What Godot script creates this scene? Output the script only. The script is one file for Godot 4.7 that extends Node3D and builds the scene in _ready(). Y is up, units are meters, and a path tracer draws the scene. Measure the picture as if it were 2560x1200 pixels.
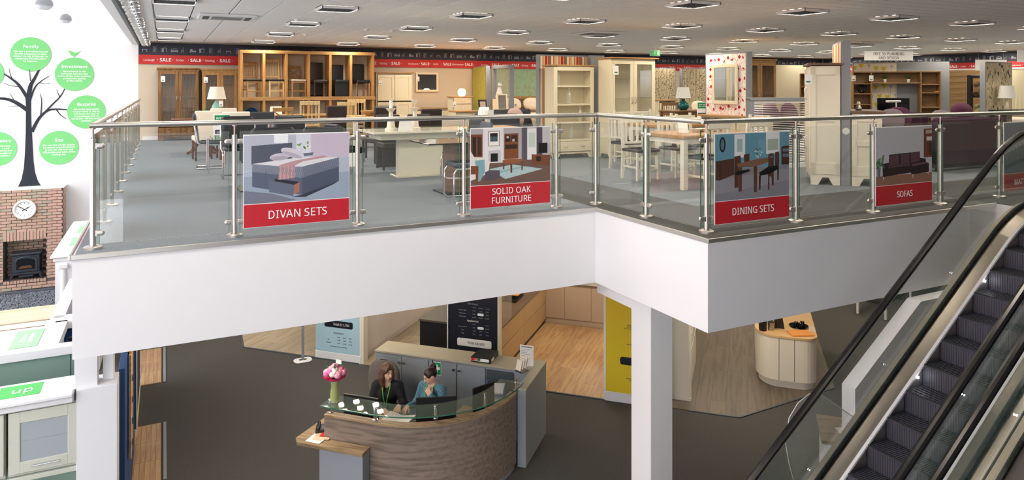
extends Node3D

const L := -3.8            # lower floor; the upper floor is y = 0
var M := {}
var taken := {}
var boxes := {}

# ---------------------------------------------------------------- geometry
class G:
	var v := PackedVector3Array()
	var n := PackedVector3Array()
	var uv := PackedVector2Array()
	var col := PackedColorArray()
	var t := Transform3D()
	func tri(a: Vector3, b: Vector3, c: Vector3, na: Vector3, nb: Vector3, nc: Vector3, ua := Vector2.ZERO, ub := Vector2.ZERO, uc := Vector2.ZERO):
		a = t * a; b = t * b; c = t * c
		na = (t.basis * na).normalized(); nb = (t.basis * nb).normalized(); nc = (t.basis * nc).normalized()
		if (c - a).cross(b - a).dot(na + nb + nc) < 0.0:
			v.append_array([a, c, b]); n.append_array([na, nc, nb]); uv.append_array([ua, uc, ub])
		else:
			v.append_array([a, b, c]); n.append_array([na, nb, nc]); uv.append_array([ua, ub, uc])
	func quad(a: Vector3, b: Vector3, c: Vector3, d: Vector3, na: Vector3, nb := Vector3.ZERO, nc := Vector3.ZERO, nd := Vector3.ZERO):
		if nb == Vector3.ZERO:
			nb = na; nc = na; nd = na
		tri(a, b, c, na, nb, nc, Vector2(0, 1), Vector2(1, 1), Vector2(1, 0))
		tri(a, c, d, na, nc, nd, Vector2(0, 1), Vector2(1, 0), Vector2(0, 0))
	func box(c: Vector3, s: Vector3, bv := 0.0, turn := Basis()) -> G:
		var keep := t
		t = t * Transform3D(turn, c)
		var h := s / 2.0
		bv = minf(bv, minf(h.x, minf(h.y, h.z)) * 0.9)
		var i := h - Vector3.ONE * bv
		for ax in 3:
			var p := (ax + 1) % 3
			var q := (ax + 2) % 3
			for sg in [-1.0, 1.0]:
				var o := Vector3.ZERO; o[ax] = sg
				var f := []
				for k in [[-1, -1], [1, -1], [1, 1], [-1, 1]]:
					var w := Vector3.ZERO
					w[ax] = sg * h[ax]; w[p] = k[0] * i[p]; w[q] = k[1] * i[q]
					f.append(w)
				quad(f[0], f[1], f[2], f[3], o)
		if bv > 0.0:
			for ax in 3:
				var p := (ax + 1) % 3
				var q := (ax + 2) % 3
				for k in [[-1, -1], [1, -1], [1, 1], [-1, 1]]:
					var o := Vector3.ZERO; o[p] = k[0]; o[q] = k[1]
					var f := []
					for e in [[-1, 0], [1, 0], [1, 1], [-1, 1]]:
						var w := Vector3.ZERO
						w[ax] = e[0] * i[ax]
						w[p] = k[0] * (h[p] if e[1] == 0 else i[p]); w[q] = k[1] * (i[q] if e[1] == 0 else h[q])
						f.append(w)
					quad(f[0], f[1], f[2], f[3], o.normalized())
			for x in [-1, 1]:
				for y in [-1, 1]:
					for z in [-1, 1]:
						var o := Vector3(x, y, z)
						tri(Vector3(x * h.x, y * i.y, z * i.z), Vector3(x * i.x, y * h.y, z * i.z), Vector3(x * i.x, y * i.y, z * h.z), o, o, o)
		t = keep
		return self
	func rbox(c: Vector3, s: Vector3, r: Vector3, k := 3, turn := Basis()) -> G:   # cushion: box with round edges of radii r
		var keep := t
		t = t * Transform3D(turn, c)
		var h := s / 2.0
		r = Vector3(minf(r.x, h.x), minf(r.y, h.y), minf(r.z, h.z))
		var rows := []
		for a in 2:
			for i in k + 1:
				rows.append([(-1.0 if a == 0 else 1.0), (-PI / 2 + PI / 2 * i / k) if a == 0 else PI / 2 * i / k])
		var cols := []
		for a in 4:
			for i in k + 1:
				cols.append([[1, 1, -1, -1][a], [1, -1, -1, 1][a], -PI / 2 * a - PI / 2 * i / k + PI / 2])
		cols.append(cols[0])
		var P := []
		var N := []
		for w in rows:
			var pr := []
			var nr := []
			for q in cols:
				var d := Vector3(cos(w[1]) * cos(q[2]), sin(w[1]), cos(w[1]) * sin(q[2]))
				pr.append(Vector3(q[0] * (h.x - r.x), w[0] * (h.y - r.y), q[1] * (h.z - r.z)) + d * r)
				nr.append((d / Vector3(maxf(r.x, 1e-4), maxf(r.y, 1e-4), maxf(r.z, 1e-4))).normalized())
			P.append(pr); N.append(nr)
		for j in P.size() - 1:
			for i in cols.size() - 1:
				quad(P[j][i], P[j][i + 1], P[j + 1][i + 1], P[j + 1][i], N[j][i], N[j][i + 1], N[j + 1][i + 1], N[j + 1][i])
		t = keep
		return self
	func cyl(a: Vector3, b: Vector3, r0: float, r1 := -1.0, seg := 12, caps := true) -> G:
		if r1 < 0.0: r1 = r0
		var d := (b - a).normalized()
		var x := d.cross(Vector3.RIGHT if absf(d.x) < 0.9 else Vector3.UP).normalized()
		var y := d.cross(x)
		for i in seg:
			var e0 := TAU * i / seg
			var e1 := TAU * (i + 1) / seg
			var p := x * cos(e0) + y * sin(e0)
			var q := x * cos(e1) + y * sin(e1)
			quad(a + p * r0, a + q * r0, b + q * r1, b + p * r1, p, q, q, p)
			if caps:
				tri(a, a + p * r0, a + q * r0, -d, -d, -d)
				tri(b, b + p * r1, b + q * r1, d, d, d)
		return self
	func lathe(pts: Array, seg := 16, at := Vector3.ZERO, smooth := false) -> G:   # pts: Vector2(radius, height)
		var nn := []
		for i in pts.size():
			var a: Vector2 = pts[maxi(i - 1, 0)]
			var b: Vector2 = pts[mini(i + 1, pts.size() - 1)]
			nn.append(Vector2(b.y - a.y, a.x - b.x).normalized())
		for i in pts.size() - 1:
			var a: Vector2 = pts[i]
			var b: Vector2 = pts[i + 1]
			var m := Vector2(b.y - a.y, a.x - b.x).normalized()
			var na: Vector2 = nn[i] if smooth else m
			var nb: Vector2 = nn[i + 1] if smooth else m
			for k in seg:
				var e0 := TAU * k / seg
				var e1 := TAU * (k + 1) / seg
				var p := Vector3(cos(e0), 0, sin(e0))
				var q := Vector3(cos(e1), 0, sin(e1))
				var u := Vector3.UP
				quad(at + p * a.x + u * a.y, at + q * a.x + u * a.y, at + q * b.x + u * b.y, at + p * b.x + u * b.y, p * na.x + u * na.y, q * na.x + u * na.y, q * nb.x + u * nb.y, p * nb.x + u * nb.y)
		return self
	func tube(pts: Array, r: float, seg := 8, closed := false, caps := true) -> G:
		var rings := []
		var dirs := []
		var last := Vector3.ZERO
		for i in pts.size():
			var a: Vector3 = pts[(i - 1 + pts.size()) % pts.size()] if closed else pts[maxi(i - 1, 0)]
			var b: Vector3 = pts[(i + 1) % pts.size()] if closed else pts[mini(i + 1, pts.size() - 1)]
			var d := (b - a).normalized()
			var x: Vector3 = last - d * last.dot(d) if last != Vector3.ZERO else d.cross(Vector3.UP if absf(d.y) < 0.9 else Vector3.RIGHT)
			x = x.normalized(); last = x
			var y := d.cross(x)
			var ring := []
			for k in seg:
				ring.append(x * cos(TAU * k / seg) + y * sin(TAU * k / seg))
			rings.append(ring); dirs.append(d)
		for i in pts.size() - (0 if closed else 1):
			var j := (i + 1) % pts.size()
			for k in seg:
				var m := (k + 1) % seg
				quad(pts[i] + rings[i][k] * r, pts[i] + rings[i][m] * r, pts[j] + rings[j][m] * r, pts[j] + rings[j][k] * r, rings[i][k], rings[i][m], rings[j][m], rings[j][k])
		if caps and not closed:
			for e in [0, pts.size() - 1]:
				for k in seg:
					var o: Vector3 = dirs[e] * (-1.0 if e == 0 else 1.0)
					tri(pts[e], pts[e] + rings[e][k] * r, pts[e] + rings[e][(k + 1) % seg] * r, o, o, o)
		return self
	func prism(poly: Array, z0: float, z1: float) -> G:   # outline in x, y; pushed along z
		var pk := PackedVector2Array(poly)
		var idx := Geometry2D.triangulate_polygon(pk)
		for i in range(0, idx.size(), 3):
			for e in [[z0, -1.0], [z1, 1.0]]:
				var f := []
				for j in 3:
					f.append(Vector3(pk[idx[i + j]].x, pk[idx[i + j]].y, e[0]))
				var o := Vector3(0, 0, e[1] * signf(z1 - z0))
				tri(f[0], f[1], f[2], o, o, o)
		var area := 0.0
		for i in pk.size():
			area += pk[i].cross(pk[(i + 1) % pk.size()])
		for i in pk.size():
			var a := pk[i]
			var b := pk[(i + 1) % pk.size()]
			var o := Vector3(b.y - a.y, a.x - b.x, 0) * signf(area)
			quad(Vector3(a.x, a.y, z0), Vector3(b.x, b.y, z0), Vector3(b.x, b.y, z1), Vector3(a.x, a.y, z1), o.normalized())
		return self
	func slab(poly: Array, y0: float, y1: float) -> G:   # outline in (u, v); pushed along y
		var keep := t
		t = t * Transform3D(Basis(Vector3(1, 0, 0), Vector3(0, 0, -1), Vector3(0, 1, 0)), Vector3.ZERO)
		prism(poly, y0, y1)
		t = keep
		return self
	func done() -> ArrayMesh:
		var m := ArrayMesh.new()
		var a := []
		a.resize(Mesh.ARRAY_MAX)
		a[Mesh.ARRAY_VERTEX] = v; a[Mesh.ARRAY_NORMAL] = n; a[Mesh.ARRAY_TEX_UV] = uv
		if col.size() == v.size() and col.size(): a[Mesh.ARRAY_COLOR] = col
		m.add_surface_from_arrays(Mesh.PRIMITIVE_TRIANGLES, a)
		return m

func W(u: float, y: float, v: float) -> Vector3:   # u along the gallery front, v into the shop
	return Vector3(u, y, -v)
func D(a: float, b: float) -> Vector2:
	return Vector2(a, b)

# ---------------------------------------------------------------- nodes
func numbered(called: String) -> String:
	var k: int = taken.get(called, 0)
	taken[called] = k + 1
	return called if k == 0 else "%s_%03d" % [called, k]
func thing(called: String, label: String, category: String, at := Vector3.ZERO, turn := 0.0, group := "") -> Node3D:
	var o := Node3D.new()
	o.name = numbered(called); add_child(o)
	o.position = at; o.rotation.y = turn
	tag(o, label, category, group)
	return o
func tag(o: Node, label: String, category: String, group := ""):
	o.set_meta("label", label); o.set_meta("category", category)
	if group: o.set_meta("group", group)
func part(parent: Node, called: String, g, m: String, at := Vector3.ZERO, turn := 0.0) -> MeshInstance3D:
	var o := MeshInstance3D.new()
	o.name = called
	o.mesh = g.done() if g is G else g
	o.material_override = null
	o.set_surface_override_material(0, M[m])
	o.position = at; o.rotation.y = turn
	parent.add_child(o, true)
	return o
func solo(called: String, label: String, category: String, g, m: String, at := Vector3.ZERO, turn := 0.0, group := "") -> MeshInstance3D:
	var o := part(self, numbered(called), g, m, at, turn)
	tag(o, label, category, group)
	return o
func struct(called: String, g, m: String, at := Vector3.ZERO, parent: Node = self) -> MeshInstance3D:
	var o := part(parent, numbered(called) if parent == self else called, g, m, at)
	if parent == self: o.set_meta("kind", "structure")
	return o
func bm(sx: float, sy: float, sz: float, bv := 0.004) -> ArrayMesh:
	var key := "%.4f %.4f %.4f %.4f" % [sx, sy, sz, bv]
	if not boxes.has(key): boxes[key] = G.new().box(Vector3.ZERO, Vector3(sx, sy, sz), bv).done()
	return boxes[key]
func pb(parent: Node, called: String, x: float, y: float, z: float, sx: float, sy: float, sz: float, m: String, bv := 0.004) -> MeshInstance3D:   # box part from its centre
	return part(parent, called, bm(sx, sy, sz, bv), m, Vector3(x, y, z))
func dup(o: Node, label: String, at: Vector3, turn: float, group := "") -> Node:
	var r = o.duplicate()
	r.name = numbered(str(o.name).rstrip("0123456789").trim_suffix("_")); add_child(r)
	r.position = at; r.rotation.y = turn
	r.set_meta("label", label)
	if group: r.set_meta("group", group)
	return r
var fonts := {}
func text(parent: Node, called: String, words: String, size: float, m: String, at: Vector3, turn := 0.0, bold := false, italic := false, tilt := 0.0) -> MeshInstance3D:
	var key := "%s%s" % [bold, italic]
	if not fonts.has(key):
		var f := SystemFont.new()
		f.font_names = PackedStringArray(["Droid Serif" if italic else "Droid Sans"])
		f.font_weight = 700 if bold else 400
		f.font_italic = italic
		fonts[key] = f
	var tm := TextMesh.new()
	tm.text = words; tm.font = fonts[key]; tm.font_size = 24; tm.pixel_size = size / 24.0; tm.depth = 0.002
	tm.curve_step = 3.0 if size < 0.12 else 1.5
	tm.line_spacing = -4.0
	var o := part(parent, called, tm, m, at, turn)
	o.rotation.x = tilt
	return o

# ---------------------------------------------------------------- materials
func mat(called: String, c: Color, rough := 0.6, metal := 0.0) -> StandardMaterial3D:
	var m := StandardMaterial3D.new()
	m.resource_name = called
	m.albedo_color = c; m.roughness = rough; m.metallic = metal
	M[called] = m
	return m
func C(r: int, g: int, b: int) -> Color:
	return Color(r / 255.0, g / 255.0, b / 255.0)
func noise(freq: float, s: int, colors: Array, stops := [], size := 512, octaves := 4, kind := FastNoiseLite.TYPE_SIMPLEX_SMOOTH) -> NoiseTexture2D:
	var f := FastNoiseLite.new()
	f.noise_type = kind; f.frequency = freq; f.seed = s; f.fractal_octaves = octaves
	var t := NoiseTexture2D.new()
	t.width = size; t.height = size; t.noise = f; t.seamless = true; t.normalize = true
	var g := Gradient.new()
	var off := PackedFloat32Array()
	for i in colors.size(): off.append(stops[i] if stops else float(i) / (colors.size() - 1))
	g.offsets = off; g.colors = PackedColorArray(colors)
	t.color_ramp = g
	return t
func grain(called: String, dark: Color, light: Color, s: int, rough := 0.5, axis := 1, fine := 1.0, world := false) -> StandardMaterial3D:   # wood; axis along which the grain runs
	var m := mat(called, Color.WHITE, rough)
	m.albedo_texture = noise(0.012, s, [dark, light.lerp(dark, 0.45), light, light.lerp(dark, 0.25)], [0.15, 0.42, 0.62, 0.9], 512, 5)
	m.uv1_triplanar = true
	m.uv1_world_triplanar = world
	var sc := Vector3.ONE * 2.6 * fine
	sc[axis] = 0.22 * fine
	m.uv1_scale = sc
	return m
func fleck(called: String, colors: Array, stops: Array, s: int, scale: float, rough := 0.95, freq := 0.12, bump := 0.0) -> StandardMaterial3D:
	var m := mat(called, Color.WHITE, rough)
	m.albedo_texture = noise(freq, s, colors, stops, 512, 3)
	m.uv1_triplanar = true; m.uv1_world_triplanar = true
	m.uv1_scale = Vector3.ONE * scale
	if bump > 0.0:
		m.heightmap_enabled = true; m.heightmap_scale = bump
		m.heightmap_texture = noise(freq, s + 7, [Color.BLACK, Color.WHITE], [], 512, 3)
	return m
func glass(called: String, c: Color, alpha: float) -> StandardMaterial3D:
	var m := mat(called, Color(c.r, c.g, c.b, alpha), 0.02)
	m.transparency = BaseMaterial3D.TRANSPARENCY_ALPHA
	m.metallic_specular = 0.5
	return m
func lamp_mat(called: String, c: Color, energy: float) -> StandardMaterial3D:
	var m := mat(called, c, 0.5)
	m.emission_enabled = true; m.emission = c; m.emission_energy_multiplier = energy
	return m
func picture(called: String, im: Image, rough := 0.45) -> StandardMaterial3D:
	var m := mat(called, Color.WHITE, rough)
	m.albedo_texture = ImageTexture.create_from_image(im)
	m.texture_repeat = false
	return m

func materials():
	mat("white", C(238, 238, 240), 0.55)
	mat("white_wall", C(242, 242, 243), 0.7)
	mat("fascia", C(236, 236, 239), 0.5)
	mat("beige_wall", C(205, 192, 172), 0.8)
	mat("ceiling_tile", C(246, 246, 246), 0.85)
	mat("ceiling_grid", C(150, 150, 152), 0.6)
	mat("navy", C(38, 42, 58), 0.6)
	mat("red", C(196, 36, 36), 0.55)
	mat("sign_red", C(192, 32, 46), 0.4)
	mat("print_white", C(244, 244, 244), 0.6)
	mat("print_grey", C(150, 156, 172), 0.7)
	mat("print_dark", C(60, 66, 78), 0.7)
	mat("steel", C(206, 203, 198), 0.36, 0.95)
	mat("chrome", C(225, 226, 230), 0.08, 1.0)
	mat("brushed", C(178, 170, 158), 0.36, 0.95)
	mat("alu_dark", C(84, 92, 98), 0.5, 0.4)
	mat("black_rubber", C(16, 16, 18), 0.25)
	mat("black", C(18, 19, 22), 0.45)
	mat("black_leather", C(20, 24, 31), 0.35)
	mat("brown_leather", C(46, 34, 33), 0.4)
	mat("navy_leather", C(44, 56, 72), 0.45)
	mat("black_gloss", C(9, 9, 11), 0.08)
	mat("cream", C(228, 218, 190), 0.45)
	mat("cream_side", C(232, 226, 208), 0.45)
	mat("cream_chair", C(226, 222, 204), 0.45)
	mat("cream_gloss", C(226, 222, 200), 0.08)
	mat("cream_fabric", C(222, 212, 196), 0.95)
	mat("pillow_cotton", C(232, 216, 196), 0.95)
	mat("grey_frame", C(138, 142, 148), 0.6)
	mat("grey_cab", C(146, 152, 158), 0.5)
	mat("grey_top", C(178, 170, 148), 0.5)
	mat("paper", C(244, 243, 240), 0.85)
	mat("tag_green", C(60, 130, 84), 0.7)
	mat("leaf_green", C(122, 212, 128), 0.6)
	mat("sign_green", C(86, 196, 96), 0.6)
	mat("pale_green", C(168, 232, 172), 0.6)
	mat("offer_green", C(0, 142, 82), 0.6)
	mat("tree_ink", C(30, 36, 50), 0.7)
	mat("mortar", C(112, 106, 102), 0.95)
	fleck("brick_a", [C(184, 154, 134), C(200, 174, 152), C(172, 146, 128)], [0.2, 0.5, 0.8], 3, 6.0)
	fleck("brick_b", [C(186, 172, 152), C(172, 164, 148), C(190, 166, 142)], [0.2, 0.5, 0.8], 4, 6.0)
	fleck("brick_c", [C(196, 158, 144), C(208, 174, 158), C(184, 148, 136)], [0.2, 0.5, 0.8], 5, 6.0)
	mat("stove", C(44, 50, 60), 0.45)
	fleck("slate", [C(62, 68, 78), C(86, 92, 102), C(110, 116, 126)], [0.2, 0.5, 0.85], 6, 1.2, 0.6)
	fleck("gravel", [C(40, 44, 54), C(112, 118, 130), C(214, 217, 224)], [0.3, 0.5, 0.75], 8, 2.6, 0.9, 0.1)
	fleck("carpet_low", [C(54, 53, 51), C(75, 73, 71), C(101, 99, 96)], [0.25, 0.5, 0.8], 11, 2.2, 0.98, 0.085)
	fleck("carpet_up", [C(92, 99, 106), C(122, 130, 138), C(160, 168, 174)], [0.25, 0.5, 0.8], 12, 2.2, 0.98, 0.085)
	fleck("carpet_dark", [C(60, 60, 59), C(77, 77, 75), C(98, 97, 94)], [0.25, 0.5, 0.8], 13, 2.2, 0.98, 0.085)
	grain("oak", C(166, 118, 64), C(192, 144, 86), 21)
	grain("oak_side", C(158, 114, 66), C(186, 144, 92), 22, 0.5, 0)
	grain("oak_dark", C(102, 70, 36), C(136, 98, 54), 23)
	grain("oak_mid", C(146, 106, 58), C(176, 134, 80), 24)
	grain("oak_wall", C(136, 104, 64), C(160, 126, 82), 33, 0.5, 0)
	grain("oak_pale", C(196, 160, 106), C(226, 196, 146), 25)
	grain("walnut", C(78, 56, 42), C(126, 96, 74), 26, 0.45, 0)
	grain("mahogany", C(70, 34, 22), C(122, 66, 42), 27, 0.25, 0)
	grain("brown_wood", C(104, 74, 46), C(146, 110, 72), 28, 0.5, 0)
	grain("desk_wood", C(104, 91, 82), C(144, 128, 115), 29, 0.45, 0, 1.0)
	grain("desk_top", C(120, 98, 72), C(168, 144, 110), 30, 0.45, 0)
	grain("light_wood", C(222, 192, 162), C(236, 208, 180), 31, 0.5, 0)
	for i in 4:
		grain("plank_oak_%d" % i, C(164, 128 - i * 3, 88), C(192 - i * 5, 158 - i * 4, 114 - i * 3), 40 + i, 0.4, 2, 0.8)
		grain("plank_pale_%d" % i, C(158, 144, 122), C(184 - i * 5, 170 - i * 4, 146 - i * 3), 44 + i, 0.5, 2, 0.6)
		grain("plank_grey_%d" % i, C(88, 80, 69), C(110 - i * 3, 100 - i * 3, 86 - i * 2), 48 + i, 0.5, 2, 0.6)
	glass("pane", C(214, 232, 226), 0.025)
	glass("pane_green", C(130, 190, 168), 0.06)
	glass("window_glass", C(230, 238, 240), 0.05)
	glass("frosted", C(214, 224, 230), 0.55)
	glass("bottle_glass", C(206, 216, 206), 0.25)
	glass("clear_plastic", C(240, 244, 246), 0.12)
	mat("acrylic_edge", C(206, 210, 210), 0.15)
	mat("glass_edge", C(64, 118, 98), 0.15)
	mat("mirror", C(214, 218, 220), 0.02, 1.0)
	mat("skin", C(222, 172, 148), 0.6)
	mat("blue_wall", C(22, 62, 112), 0.6)
	mat("sage", C(132, 158, 146), 0.6)
	mat("sage_cab", C(208, 210, 196), 0.5)
	mat("sky_blue", C(176, 212, 227), 0.5)
	mat("yellow", C(238, 208, 36), 0.5)
	mat("ink_navy", C(24, 28, 40), 0.4)
	mat("kitchen_beige", C(180, 160, 138), 0.3)
	mat("kitchen_tan", C(176, 146, 106), 0.3)
	mat("kitchen_pink", C(230, 220, 216), 0.3)
	mat("worktop_dark", C(78, 70, 60), 0.5)
	mat("worktop", C(112, 92, 74), 0.35)
	mat("island_cream", C(230, 225, 210), 0.4)
	mat("island_top", C(214, 178, 128), 0.45)
	mat("board_orange", C(226, 150, 70), 0.5)
	mat("purple", C(56, 26, 47), 1.0)
	mat("purple_light", C(92, 44, 74), 1.0)
	mat("cushion_grey", C(128, 118, 124), 1.0)
	mat("sofa_grey", C(60, 62, 66), 0.95)
	mat("pink_fabric", C(196, 168, 160), 0.95)
	mat("teal_glaze", C(10, 92, 92), 0.12)
	mat("aqua_glass", C(140, 186, 178), 0.1)
	mat("shade", C(232, 224, 208), 0.9)
	mat("shade_white", C(226, 226, 224), 0.9)
	mat("blue_velvet", C(16, 62, 116), 0.9)
	mat("ceramic", C(240, 238, 232), 0.2)
	mat("leaf", C(62, 116, 44), 0.6)
	mat("stem_green", C(168, 178, 28), 0.4)
	mat("petal_pink", C(246, 164, 190), 0.7)
	mat("petal_rose", C(232, 110, 168), 0.7)
	mat("petal_white", C(248, 240, 232), 0.7)
	mat("magenta", C(214, 22, 110), 0.6)
	mat("lanyard", C(96, 200, 60), 0.6)
	mat("hair_brown", C(94, 62, 44), 0.5)
	mat("hair_dark", C(46, 24, 30), 0.45)
	mat("tray_blue", C(58, 92, 172), 0.4)
	mat("chair_taupe", C(112, 104, 98), 0.9)
	mat("tile_pink", C(244, 60, 110), 0.5)
	mat("towel_brown", C(92, 66, 44), 0.98)
	mat("towel_green", C(140, 136, 92), 0.98)
	mat("curtain", C(220, 212, 182), 0.9)
	mat("orange", C(240, 150, 30), 0.6)
	mat("outside_brick", C(170, 92, 70), 0.9)
	mat("outside_grey", C(176, 196, 204), 0.5)
	mat("asphalt", C(226, 224, 220), 0.95)
	mat("step_metal", C(78, 78, 88), 0.55, 0.3)
	mat("step_edge", C(30, 30, 34), 0.5)
	lamp_mat("lamp_glow", Color(1.0, 0.93, 0.82), 6.0)
	lamp_mat("table_glow", Color(1.0, 0.78, 0.52), 6.0)
	lamp_mat("exit_green", Color(0.12, 0.62, 0.28), 0.6)
	lamp_mat("spot_dot", Color(0.9, 0.96, 1.0), 5.0)

func _ready():
	# ---- camera, sky, exposure
	var cam := Camera3D.new()
	cam.name = "camera"
	cam.projection = Camera3D.PROJECTION_FRUSTUM
	cam.near = 0.05; cam.far = 200.0
	cam.size = 1200.0 / 1750.0 * cam.near
	cam.frustum_offset = Vector2(0, -(600.0 - 217.0) / 1750.0 * cam.near)
	cam.position = Vector3(0, 1.45, 0)
	cam.rotation_degrees = Vector3(0, -26.5, 0)
	add_child(cam)
	cam.current = true
	var env := Environment.new()
	var sky := ProceduralSkyMaterial.new()
	sky.sky_top_color = Color(0.95, 0.965, 1.0)
	sky.sky_horizon_color = Color(1.0, 0.995, 0.985)
	sky.ground_bottom_color = Color(0.42, 0.42, 0.42)
	sky.ground_horizon_color = Color(0.55, 0.56, 0.58)
	sky.sky_curve = 0.2
	env.background_mode = Environment.BG_SKY
	env.sky = Sky.new()
	env.sky.sky_material = sky
	env.background_energy_multiplier = 6.3
	env.tonemap_mode = Environment.TONE_MAPPER_LINEAR
	env.tonemap_exposure = 0.93
	env.sdfgi_enabled = true; env.ssao_enabled = true; env.ssil_enabled = true
	var we := WorldEnvironment.new()
	we.name = "world"
	we.environment = env
	add_child(we)
	materials()
	paint_prints()
	shell()
	ceilings()
	balustrades()
	escalators()
	mural()
	left_displays()
	lower_floor()
	reception()
	upper_left()
	upper_middle()
	upper_right()
	people()

const TILE_U := 0.57
const TILE_V := 0.59
const LAMP_E := 2.9

func area(parent: Node, at: Vector3, sx: float, sy: float, energy: float, c := Color(1.0, 0.95, 0.87)):
	var l := AreaLight3D.new()
	l.name = "lamp_light"
	l.area_size = Vector2(sx, sy)
	l.light_energy = energy
	l.light_color = c
	l.shadow_enabled = true
	l.position = at
	l.rotation.x = -PI / 2
	l.area_range = 60.0
	parent.add_child(l, true)

func shell():
	# lower floor
	struct("floor", G.new().slab([D(-7.2, -6.2), D(26.2, -6.2), D(26.2, 21.8), D(-7.2, 21.8)], L - 0.2, L), "carpet_low")
	# gallery slab with its white fascia
	var edge := [D(-0.70, 7.08), D(4.65, 7.08), D(4.65, 5.14), D(9.3, 5.14), D(9.3, 1.0), D(26.2, 1.0), D(26.2, 21.7), D(-0.70, 21.7)]
	struct("floor_gallery_slab", G.new().slab(edge, -0.90, -0.012), "fascia")
	struct("floor_gallery_carpet", G.new().slab([D(-0.68, 7.10), D(4.65, 7.10), D(4.65, 10.2), D(5.8, 10.2), D(5.8, 6.62), D(26.2, 6.62), D(26.2, 21.7), D(-0.68, 21.7)], -0.012, 0.0), "carpet_up")
	struct("floor_walkway_carpet", G.new().slab([D(4.65, 10.2), D(4.65, 5.16), D(9.32, 5.16), D(9.32, 1.0), D(26.2, 1.0), D(26.2, 6.62), D(5.8, 6.62), D(5.8, 10.2)], -0.012, 0.0), "carpet_dark")
	var nose := G.new()
	for e in [[-0.72, 7.065, 4.66, 7.065], [4.64, 7.07, 4.64, 5.13], [4.64, 5.125, 9.3, 5.125], [-0.715, 7.06, -0.715, 21.5]]:
		var a := W(e[0], -0.018, e[1])
		var b := W(e[2], -0.018, e[3])
		nose.box((a + b) / 2, Vector3(absf(a.x - b.x) + 0.02, 0.044, absf(a.z - b.z) + 0.02), 0.004)
	struct("trim_1", nose, "steel")
	# the gallery the photograph is taken from
	struct("floor_near_gallery", G.new().slab([D(-2.0, -6.0), D(9.3, -6.0), D(9.3, 0.6), D(-2.0, 0.6)], -0.5, 0.0), "carpet_up")
	# walls
	struct("wall_back", G.new().box(W(-3.9, 1.3, 21.6), Vector3(6.6, 10.4, 0.2)), "white_wall")
	struct("wall_back_upper", G.new().box(W(12.8, 1.35, 21.58), Vector3(26.8, 2.7, 0.2)), "beige_wall")
	struct("wall_back_lower", G.new().box(W(12.8, -2.3, 21.62), Vector3(26.8, 3.0, 0.2)), "white_wall")
	struct("wall_right", G.new().box(W(26.1, -0.5, 7.8), Vector3(0.2, 6.6, 28.0)), "beige_wall")
	var lf := struct("wall_left", G.new().box(W(-7.1, -3.55, 7.8), Vector3(0.2, 0.5, 28)).box(W(-7.1, 6.3, 7.8), Vector3(0.2, 0.6, 28)), "white_wall")
	var nf := struct("wall_front", G.new().box(W(2.1, -3.55, -6.1), Vector3(18.6, 0.5, 0.2)).box(W(2.1, 4.6, -6.1), Vector3(18.6, 4.0, 0.2)).box(W(12.65, 1.3, -6.1), Vector3(27.1, 10.4, 0.2)), "white_wall")
	for k in 10:
		pb(lf, "mullion", -7.1, 1.35, -(-6.0 + k * 3.06), 0.12, 9.4, 0.08, "grey_frame")
		if k < 9: pb(lf, "pane", -7.1, 1.35, -(-4.47 + k * 3.06), 0.012, 9.3, 2.98, "window_glass", 0.0)
	pb(lf, "transom", -7.1, 0.0, -7.8, 0.1, 0.12, 27.6, "grey_frame")
	for k in 3:
		pb(nf, "mullion", -7.0 + k * 3.06, -0.35, 6.1, 0.08, 5.9, 0.12, "grey_frame")
		if k < 2: pb(nf, "pane", -5.47 + k * 3.06, -0.35, 6.1, 2.98, 5.9, 0.012, "window_glass", 0.0)
	# what stands outside the glass and shows in the mirrors
	var sh := thing("retail_building", "orange and brick shop building outside, seen only in the mirrors", "building", W(-34, L, 8))
	pb(sh, "brick_wall", 0, 2.5, 0, 4, 5, 60, "outside_brick", 0)
	pb(sh, "fascia_band", 0.1, 6.2, 0, 4, 2.4, 60, "orange", 0)
	pb(sh, "parapet", 0, 8.6, 0, 4, 2.4, 60, "outside_grey", 0)
	struct("ground", G.new().box(W(0, L - 0.45, 5), Vector3(120, 0.3, 120)), "asphalt")
	# columns under the gallery
	struct("pillar", G.new().box(W(5.0, (L - 0.9) / 2, 6.45), Vector3(0.31, -0.9 - L, 0.36), 0.006), "white")
	struct("trim_beam", G.new().box(W(5.0, -1.005, 6.82), Vector3(0.30, 0.22, 1.06), 0.003), "white")
	# printed band under the gallery ceiling
	band("band_back", W(-0.59, 0, 21.44), 0.0, 26.5)
	band("band_right", W(25.95, 0, 21.4), -PI / 2, 20.0)
	# carpet skirting along the beige wall
	struct("baseboard_back", G.new().box(W(12.8, 0.05, 21.46), Vector3(26.6, 0.1, 0.03), 0.004), "white")

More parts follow.
